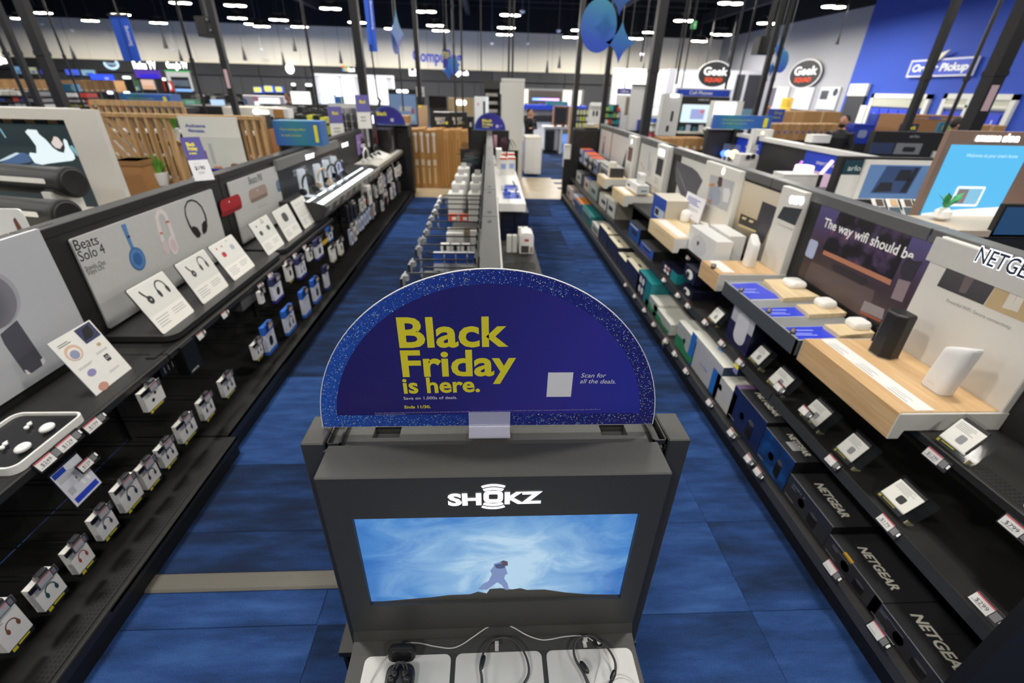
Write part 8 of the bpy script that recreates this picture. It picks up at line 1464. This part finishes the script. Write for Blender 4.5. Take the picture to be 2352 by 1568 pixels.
tealbox('long teal and blue box sign behind the second right gondola', 1637, 265, 1768, 297, 8.2, .1, P(1700, 297, Y=8.2).z); t2 = B('low_partition', 'dark panel under the long teal sign on the right', 'partition', 1620, 297, 1700, 372, 8.3, .1, M('#1f1e24', .5), down=0); fr(t2, 'edge', 0, .97, 1, 1, GREY, .005)
SKIN = M('#b98468', .6); SKIN2 = M('#c99678', .6)
def person(lab, px, py_top, Y, height, skin, shirt, trousers, hair, rz=0, pose='stand', beard=False):
    q = P(px, py_top, Y=Y); t = T('person', lab, 'person', (q.x, Y, 0), rz=rz); s = q.z/1.72 if height is None else height/1.72
    J = lambda x, y, z: (x*s, y*s, z*s); hand_r = (-.30, -.05, .86); hand_l = (.30, -.05, .86); el_r, el_l = (-.27, .03, 1.12), (.27, .03, 1.12)
    if pose == 'think': hand_r = (-.05, -.20, 1.50); el_r = (-.24, -.14, 1.16); hand_l = (-.10, -.2, 1.15); el_l = (.25, -.06, 1.14)
    if pose == 'lean': hand_r = (-.25, -.4, 1.1); el_r = (-.26, -.15, 1.12)
    hd = (0, -.02, 1.60)
    def limbs(g): 
        m = MB()
        return m
    b = MB(); b.tube([J(0, 0, .92), J(0, 0, 1.1), J(0, 0, 1.3), J(0, .0, 1.42), J(0, 0, 1.47)], [.14*s, .13*s, .16*s, .12*s, .06*s], 12); b.tube([J(0, 0, 1.42), J(0, -.01, 1.56)], .052*s, 10); b.ball(J(*hd), .098*s, 14, 10, sx=.82, sy=.98, sz=1.2); b.ball(J(0, -.118, 1.585), .016*s, 8, 6, sz=1.4)
    for k in (-1, 1): b.tube([J(k*.09, 0, .94), J(k*.10, -.01, .50), J(k*.10, .02, .08)], [.09*s, .062*s, .042*s], 10); b.tube([J(k*.10, .03, .05), J(k*.10, -.16, .035)], [.045*s, .035*s], 8); b.ball(J(k*.083, .0, 1.59), .022*s, 8, 6, sx=.5)
    for sh, e, h in (((-.19, 0, 1.40), el_r, hand_r), ((.19, 0, 1.40), el_l, hand_l)):
        b.tube([J(*sh), J(*e), J(*h)], [.055*s, .042*s, .030*s], 10); h_ = Vector(h); d_ = (Vector(h)-Vector(e)).normalized(); sd = Vector((1, 0, 0))
        for f in range(4): b.tube([J(*(h_+d_*.05+sd*(.018*(f-1.5)))), J(*(h_+d_*(.13-.01*abs(f-1.3))+sd*(.02*(f-1.5))+Vector((0, -.015, 0))))], .009*s, 6)
        b.tube([J(*(h_+d_*.02-sd*.03)), J(*(h_+d_*.07-sd*.055))], .010*s, 6); b.tube([J(*h_), J(*(h_+d_*.07))], .034*s, 8)
    o = t.part('body', b, skin, smooth=True); rm = o.modifiers.new('fuse', 'REMESH'); rm.mode = 'VOXEL'; rm.voxel_size = .012; rm.use_smooth_shade = True
    c = MB(); c.tube([J(0, 0, .90), J(0, 0, 1.1), J(0, 0, 1.3), J(0, 0, 1.40), J(0, 0, 1.46)], [.165*s, .155*s, .185*s, .15*s, .075*s], 14)
    for sh, e, h in (((-.19, 0, 1.40), el_r, hand_r), ((.19, 0, 1.40), el_l, hand_l)):
        w_ = Vector(e)+(Vector(h)-Vector(e))*.85; c.tube([J(*sh), J(*e), J(*w_)], [.075*s, .058*s, .045*s], 10)
    o = t.part('shirt', c, shirt, smooth=True); rm = o.modifiers.new('fuse', 'REMESH'); rm.mode = 'VOXEL'; rm.voxel_size = .014; rm.use_smooth_shade = True
    c = MB(); c.tube([J(0, 0, .98), J(0, 0, .86)], [.165*s, .17*s], 14)
    for k in (-1, 1): c.tube([J(k*.09, 0, .92), J(k*.10, -.01, .50), J(k*.10, .02, .08)], [.108*s, .082*s, .065*s], 10)
    o = t.part('trousers', c, trousers, smooth=True); rm = o.modifiers.new('fuse', 'REMESH'); rm.mode = 'VOXEL'; rm.voxel_size = .016; rm.use_smooth_shade = True
    hr = MB().ball(J(0, .012, 1.635), .103*s, 14, 8, sx=.86, sy=1.02, sz=1.0); t.part('hair', hr, hair, smooth=True)
    for k in (-1, 1): t.part('eye', MB().ball(J(k*.033, -.108, 1.605), .010*s, 8, 6), M('#1c1512', .3)); t.part('shoe', MB().ball(J(k*.10, -.07, .035), .055*s, 10, 6, sy=2.4, sz=.75), K1, smooth=True)
    t.part('mouth', MB().box(-.022*s, -.113*s, 1.545*s, .022*s, -.105*s, 1.551*s), M('#8a4a44', .5))
    if beard: t.part('beard', MB().ball(J(0, -.055, 1.535), .062*s, 12, 8, sx=1.05, sz=.8), hair, smooth=True)
    return t
HAIR = M('#17130f', .7)
person('person in black top with a hand raised to the chin beyond the white pillar', 1217, 250, 15.6, None, SKIN2, M('#141416', .7), M('#19191b', .7), HAIR, rz=35, pose='think'); person('bearded person in black looking left behind the long carton row', 1945, 264, 10.4, None, SKIN, M('#161618', .7), M('#1a1a1d', .7), HAIR, rz=-60, beard=True); person('person in blue shirt with dark hair leaning over at the pickup boxes', 2206, 271, 9.6, None, SKIN, M('#1f52b8', .7), M('#22252e', .7), M('#2a211b', .7), rz=60, pose='lean'); person('person in olive top standing among the far left monitors', 660, 213, 17.5, None, SKIN, M('#4a4838', .7), M('#26262a', .7), M('#5a4a40', .7), rz=-30); person('person seen behind the blue sign by the grey wall', 1764, 240, 16, None, SKIN, M('#2a2a2c', .7), M('#222226', .7), HAIR, rz=10)
# --- right back: services area
t = B('service_partition', 'pale panelled partition room in the far right corner', 'partition', 1402, 158, 1555, 330, 27, .3, M('#a9a9a6', .6), down=0)
for k in range(5): fr(t, 'panel', .02+.195*k, .02, .2+.195*k, .5, M('#b2b2af', .6), .02); fr(t, 'panel', .02+.195*k, .52, .2+.195*k, .98, M('#b6b6b3', .6), .02)
t = B('service_wall', 'grey and dark panelled service wall below the first oval sign', 'partition', 1525, 160, 1755, 330, 23, .3, M('#a4a4a8', .6), down=0); fr(t, 'dark_panel', .66, .45, .74, .95, CHAR, .02); fr(t, 'dark_panel', .77, .38, .92, .95, M('#232327', .5), .02); fr(t, 'white_frame', .06, .62, .64, .97, M('#d9d9d8', .6), .03); fr(t, 'white_frame', .09, .70, .35, .94, LGT, .04); fr(t, 'blue_glow', .78, .4, .9, .5, M('#4a6470', .5), .03)
def geek(lab, T_, cx, cz, rx, rz, y):
    t_ = T_; t_.part('oval', MB().prism(ell(cx, cz, rx, rz, 32), y, y-.05), M('#1b1b1b', .5)); strokes(t_, 'oval_rim', [(ell(cx, cz, rx*1.03, rz*1.05, 33, 0, 359.9), rx*.05)], LGT, y-.03, th=.02)
    t_.text('Geek', (cx-rx*.72, cz-rz*.05), (cx+rx*.74, cz-rz*.05), WHITE, y-.06, h=rz*.62, bold=.03); t_.text('SQUAD', (cx-rx*.55, cz-rz*.58), (cx+rx*.55, cz-rz*.58), M('#e2491f', .5), y-.06, h=rz*.34, bold=.03)
a = P(1640, 171, Y=20); t = T('oval_sign', 'black oval sign lettered Geek Squad hanging before the service wall', 'sign', (a.x, 20, a.z)); geek('', t, 0, 0, .63, .42, 0); t.part('rod', MB().cyl((-.4, -.03, .3), (-.4, -.03, 6.2-a.z), .02, n=6).cyl((.4, -.03, .3), (.4, -.03, 6.2-a.z), .02, n=6), PNT)
a = P(1850, 170, X=13.9); t = T('oval_sign', 'black oval sign lettered Geek Squad fixed on the grey right wall', 'sign', (13.9, a.y, a.z), rz=-90); geek('', t, 0, 0, 1.1, .52, 0)
t = B('department_sign', 'white framed blue sign lettered Cell Phones over the black display', 'sign', 1552, 203, 1680, 222, 12, .08, WHT, down=P(1600, 222, Y=12).z); fr(t, 'blue_face', .02, .05, .97, .85, M('#1f47c0', .5), .01); ft(t, 'Cell Phones', .24, .25, .66, WHITE, .45, .014); t.part('hanger', MB().cyl((t.w*.1, .04, t.h), (t.w*.1, .04, 6.2-t.o.location.z), .015, n=6).cyl((t.w*.9, .04, t.h), (t.w*.9, .04, 6.2-t.o.location.z), .015, n=6), PNT)
t = B('department_sign', 'small violet hanging sign over the white phone displays', 'sign', 1419, 203, 1450, 216, 13, .08, M('#4a4a9c', .5)); ft(t, 'Office', .2, .3, .8, WHITE, .4); t.part('hanger', MB().cyl((t.w*.5, .04, t.h), (t.w*.5, .04, 6.2-t.o.location.z), .015, n=6), PNT)
t = B('phone_display', 'black phone display with lit tablet screen under the blue department sign', 'display stand', 1552, 222, 1668, 310, 11.2, .25, BLK, down=0); ft(t, 'SAMSUNG', .38, .9, .6, LGT, .05); fr(t, 'screen', .10, .33, .66, .80, E_('#dff4fc', 1.05), .012, .06); fr(t, 'picture', .28, .42, .55, .68, E_('#a9b4e8', .9), .016); fr(t, 'red_mark', .46, .58, .55, .66, E_('#e07a7a', .9), .02, .3); fr(t, 'ledge', .05, .04, .78, .1, CREAM, .2)
for k in range(5): fr(t, 'phone', .1+.13*k, .1, .17+.13*k, .22+.05*(k % 2), M(random.choice(('#d9c9b9', '#d8a89c', '#b9c4d8', '#e4e4e4', '#3a6a78'))), .1)
t = B('lit_display', 'white rounded lit display beside the black phone display', 'display stand', 1635, 232, 1702, 300, 10.6, .2, M('#e6e3dc', .5), down=0); fr(t, 'lit_face', .02, .4, .76, .97, E_('#ffffff', 1.4), .01, .1)
t = B('phone_tower', 'white tower display with printed phones and small lit cap left of the black display', 'display stand', 1518, 215, 1560, 312, 10.8, .2, M('#d6d6d4', .5), down=0); fr(t, 'lit_cap', .35, .92, .8, .99, GLO2, .02, .4); fr(t, 'picture', .55, .35, .68, .6, K1, .004, .3); fr(t, 'picture', .4, .1, .55, .25, K1, .004, .3)
t = B('white_panel_stand', 'tall white panel with small blue poster left of the thick pole', 'display stand', 1448, 195, 1485, 300, 12.4, .15, M('#d4d4d2', .5), down=0); fr(t, 'dark_cap', -.1, .98, 1.1, 1.01, BLK, .02); fr(t, 'blue_poster', .55, .0, .95, .25, M('#33459c', .5), .05)
t = B('photo_stand', 'white stand with portrait photo and small toys right of the accessory wall', 'display stand', 1415, 218, 1450, 300, 13, .15, WHT, down=0); fr(t, 'photo', .55, .45, .95, .95, M('#8a8078', .5, var=.4, scale=5), .006); fr(t, 'blue_print', .05, .1, .3, .5, M('#3a62b8', .5), .006, .3)
shelf_unit('shelf of white and blue phone boxes behind the thick pole', 1488, 265, 1535, 330, 11.6, ('#e0e0e0', '#3a6ad0', '#dcdce4', '#c9505a', '#e6e6e6'), 4, 4, .3, WHT); shelf_unit('shelf of small coloured packs right of the middle pole', 1385, 240, 1418, 298, 12.8, ('#e0dcd4', '#2a2a2c', '#8fae4a', '#c94a3c', '#3aa0a0'), 4, 4, .3)
for i, (px0, px1, lb) in enumerate(((1764, 1806, 'left with portrait'), (1820, 1862, 'middle plain white'), (1878, 1922, 'right with dark laptop'))):
    a, b = P(px0, 225, X=13.9), P(px1, 225, X=13.9); z0, z1 = P((px0+px1)/2, 252, X=13.9).z, P((px0+px1)/2, 200, X=13.9).z; t = T('light_poster', 'glowing white wall poster, %s, of the three on the grey wall' % lb, 'poster', (13.92, a.y, z0), rz=-90); w = a.y-b.y; t.w, t.h, t.o0 = w, z1-z0, 0
    t.part('housing', MB().box(0, 0, 0, w, .06, z1-z0), LGT); fr(t, 'lit_face', .02, .02, .98, .98, E_('#f4f7ff', 1.15), .01)
    if i == 0: fr(t, 'portrait', .02, .1, .35, .98, E_('#8a8496', .7), .02)
    if i == 2: fr(t, 'laptop_picture', .1, .45, .5, .85, E_('#5a5a66', .7), .02); fr(t, 'round_badge', .72, .6, .95, .95, E_('#2c2e3c', .6), .02, .5)
a = P(1792, 235, X=13.7); t = T('notice', 'small yellow notice beside the glowing posters', 'sign', (13.75, a.y, a.z-.3), rz=-90); t.part('sheet', MB().box(0, 0, 0, .9, .02, .5), M('#c9a324', .6)); t.lines(.1, .1, .8, .4, 3, M('#8a7018'), -.002, .5)
op = T('pickup_sign', 'white framed sign lettered Order Pickup on the blue wall', 'sign', (13.95, P(2085, 178, X=13.95).y, P(2085, 178, X=13.95).z), rz=-90); tr = op.px(2255, 128); w, h = tr[0], op.px(2085, 140)[1]
op.part('frame', MB().box(0, -.08, 0, w, 0, h), M('#dcdce4', .5)); op.part('blue_face', MB().box(w*.03, -.09, h*.1, w*.97, -.08, h*.9), M('#1f47c0', .5)); op.text('Order Pickup', (w*.07, h*.32), (w*.93, h*.32), WHITE, -.1, h=h*.42, bold=.04, shear=.1); op.part('yellow_tag', MB().prism([(w*.32, h*.75), (w*.45, h*.78), (w*.58, h*1.45), (w*.40, h*1.2)], -.1, -.14), M('#e6e2c4', .5), label='cream price tag shape')
# pickup windows
for i, (px0, px1, lb) in enumerate(((1995, 2130, 'left'), (2160, 2330, 'right'))):
    a, b = P(px0, 240, X=13.9).y, P(px1, 240, X=13.9).y; z1 = P(px0+40, 215, X=13.9).z; z1 = min(2.5, z1); t = T('pickup_window', 'white framed pickup opening with blue bins, %s of the two in the blue wall' % lb, 'service window', (13.95, a, 0), rz=-90); w = a-b
    t.part('frame', MB().box(0, -.06, .9, .14, .05, z1).box(w-.14, -.06, .9, w, .05, z1).box(0, -.06, z1-.14, w, .05, z1), M('#dcdacd', .5)); t.part('back_wall', MB().box(.14, .0, .9, w-.14, .04, z1-.14), M('#2a46a0', .6)); t.part('counter', MB().box(0, -.3, .0, w, 0, .95), M('#2448ae', .6)); t.part('header', MB().box(.14, -.04, z1-.4, w-.14, 0, z1-.14), M('#b9b8a4', .5))
    for k in range(5):
        for r_ in range(2): t.part('blue_bin', MB().box(.2+(w-.4)*k/5, -.04, 1.0+.45*r_, .2+(w-.4)*(k+.9)/5, 0, 1.36+.45*r_), M('#2440c8', .4)); t.part('bin_mark', MB().box(.2+(w-.4)*(k+.4)/5, -.045, 1.12+.45*r_, .2+(w-.4)*(k+.5)/5, -.04, 1.22+.45*r_), LGT)
    if i: t.part('mullion', MB().box(w*.38, -.07, .95, w*.42, 0, z1-.14).box(.14, -.07, 1.95, w-.14, 0, 2.02), M('#dcdacd', .5))
dr = struct('door_1', MB().box(13.88, P(1990, 240, X=13.9).y+.2, 0, 13.96, P(1940, 240, X=13.9).y, 2.2), M('#26262a', .6)); child(dr, 'transom', MB().box(13.86, P(1990, 240, X=13.9).y+.2, 2.2, 13.96, P(1940, 240, X=13.9).y, 2.6), [CREAM]); child(dr, 'poster', MB().box(13.85, 18.2, 1.3, 13.88, 18.5, 1.9), [CREAM])
# blue bins, carts and wrapped cartons before the pickup counter
for i, (x0, y0, x1, y1, Y, col, lb) in enumerate(((1955, 285, 2005, 330, 11, '#2038a8', 'blue wire cart with bags before the pickup windows'), (2010, 262, 2060, 305, 12, '#2244b8', 'blue upright banner beside the carts'), (2062, 265, 2085, 305, 12, '#2348c8', 'blue recycling bin with round mark'))):
    t = B('pickup_cart', lb, 'cart', x0, y0, x1, y1, Y, .3, M(col, .5, var=.3, scale=7), down=0); fr(t, 'mark', .3, .3, .7, .7, M('#8a94b8', .5), .01, .3); fr(t, 'rim', 0, .93, 1, 1, BBLUE, .02)
t = B('tan_carton', 'big wrapped brown carton stack with blue tape before the pickup windows', 'carton', 2078, 265, 2200, 310, 10.5, .8, M('#96693f', .6, var=.2), down=0); fr(t, 'tape', 0, .8, 1, .86, M('#a88a8a'), .01); fr(t, 'blue_mark', .4, .82, .62, .95, M('#5a5a9c'), .014)
t = B('sale_placard', 'small dark blue placard with bright yellow lettering before the brown cartons', 'sign', 2068, 284, 2107, 312, 9.5, .05, M('#1a1f4a', .5), down=0); ft(t, 'Black', .15, .55, .85, YEL, .3, bold=.03); ft(t, 'Friday', .15, .15, .8, YEL, .3, bold=.03)
t = B('green_sign', 'teal green sign with yellow print beside the person in blue', 'sign', 2155, 280, 2195, 308, 9.9, .05, M('#2f6f8a', .5), down=0); fr(t, 'print', .2, .3, .8, .7, M('#9aae5a'), .004)
t = B('tan_carton', 'tan carton at the right end before the pickup windows', 'carton', 2245, 288, 2310, 302, 11.5, .5, CBL[0], down=0); fr(t, 'tape', .45, 0, .55, 1, M('#c9a878'), .006)
# ---------------------------------------------------------------- lettering becomes plain mesh
bpy.context.view_layer.update()
_dg = bpy.context.evaluated_depsgraph_get()
for o in [o for o in SC.objects if o.type == 'FONT']:
    me = bpy.data.meshes.new_from_object(o.evaluated_get(_dg)); n_ = o.name; cu = o.data
    r = bpy.data.objects.new('lettering', me); COL.objects.link(r); r.parent = o.parent; r.matrix_local = o.matrix_local
    for k in ('label',):
        if k in o: r[k] = o[k]
    nm = n_.split('.')[0]; bpy.data.objects.remove(o); bpy.data.curves.remove(cu); r.name = nm
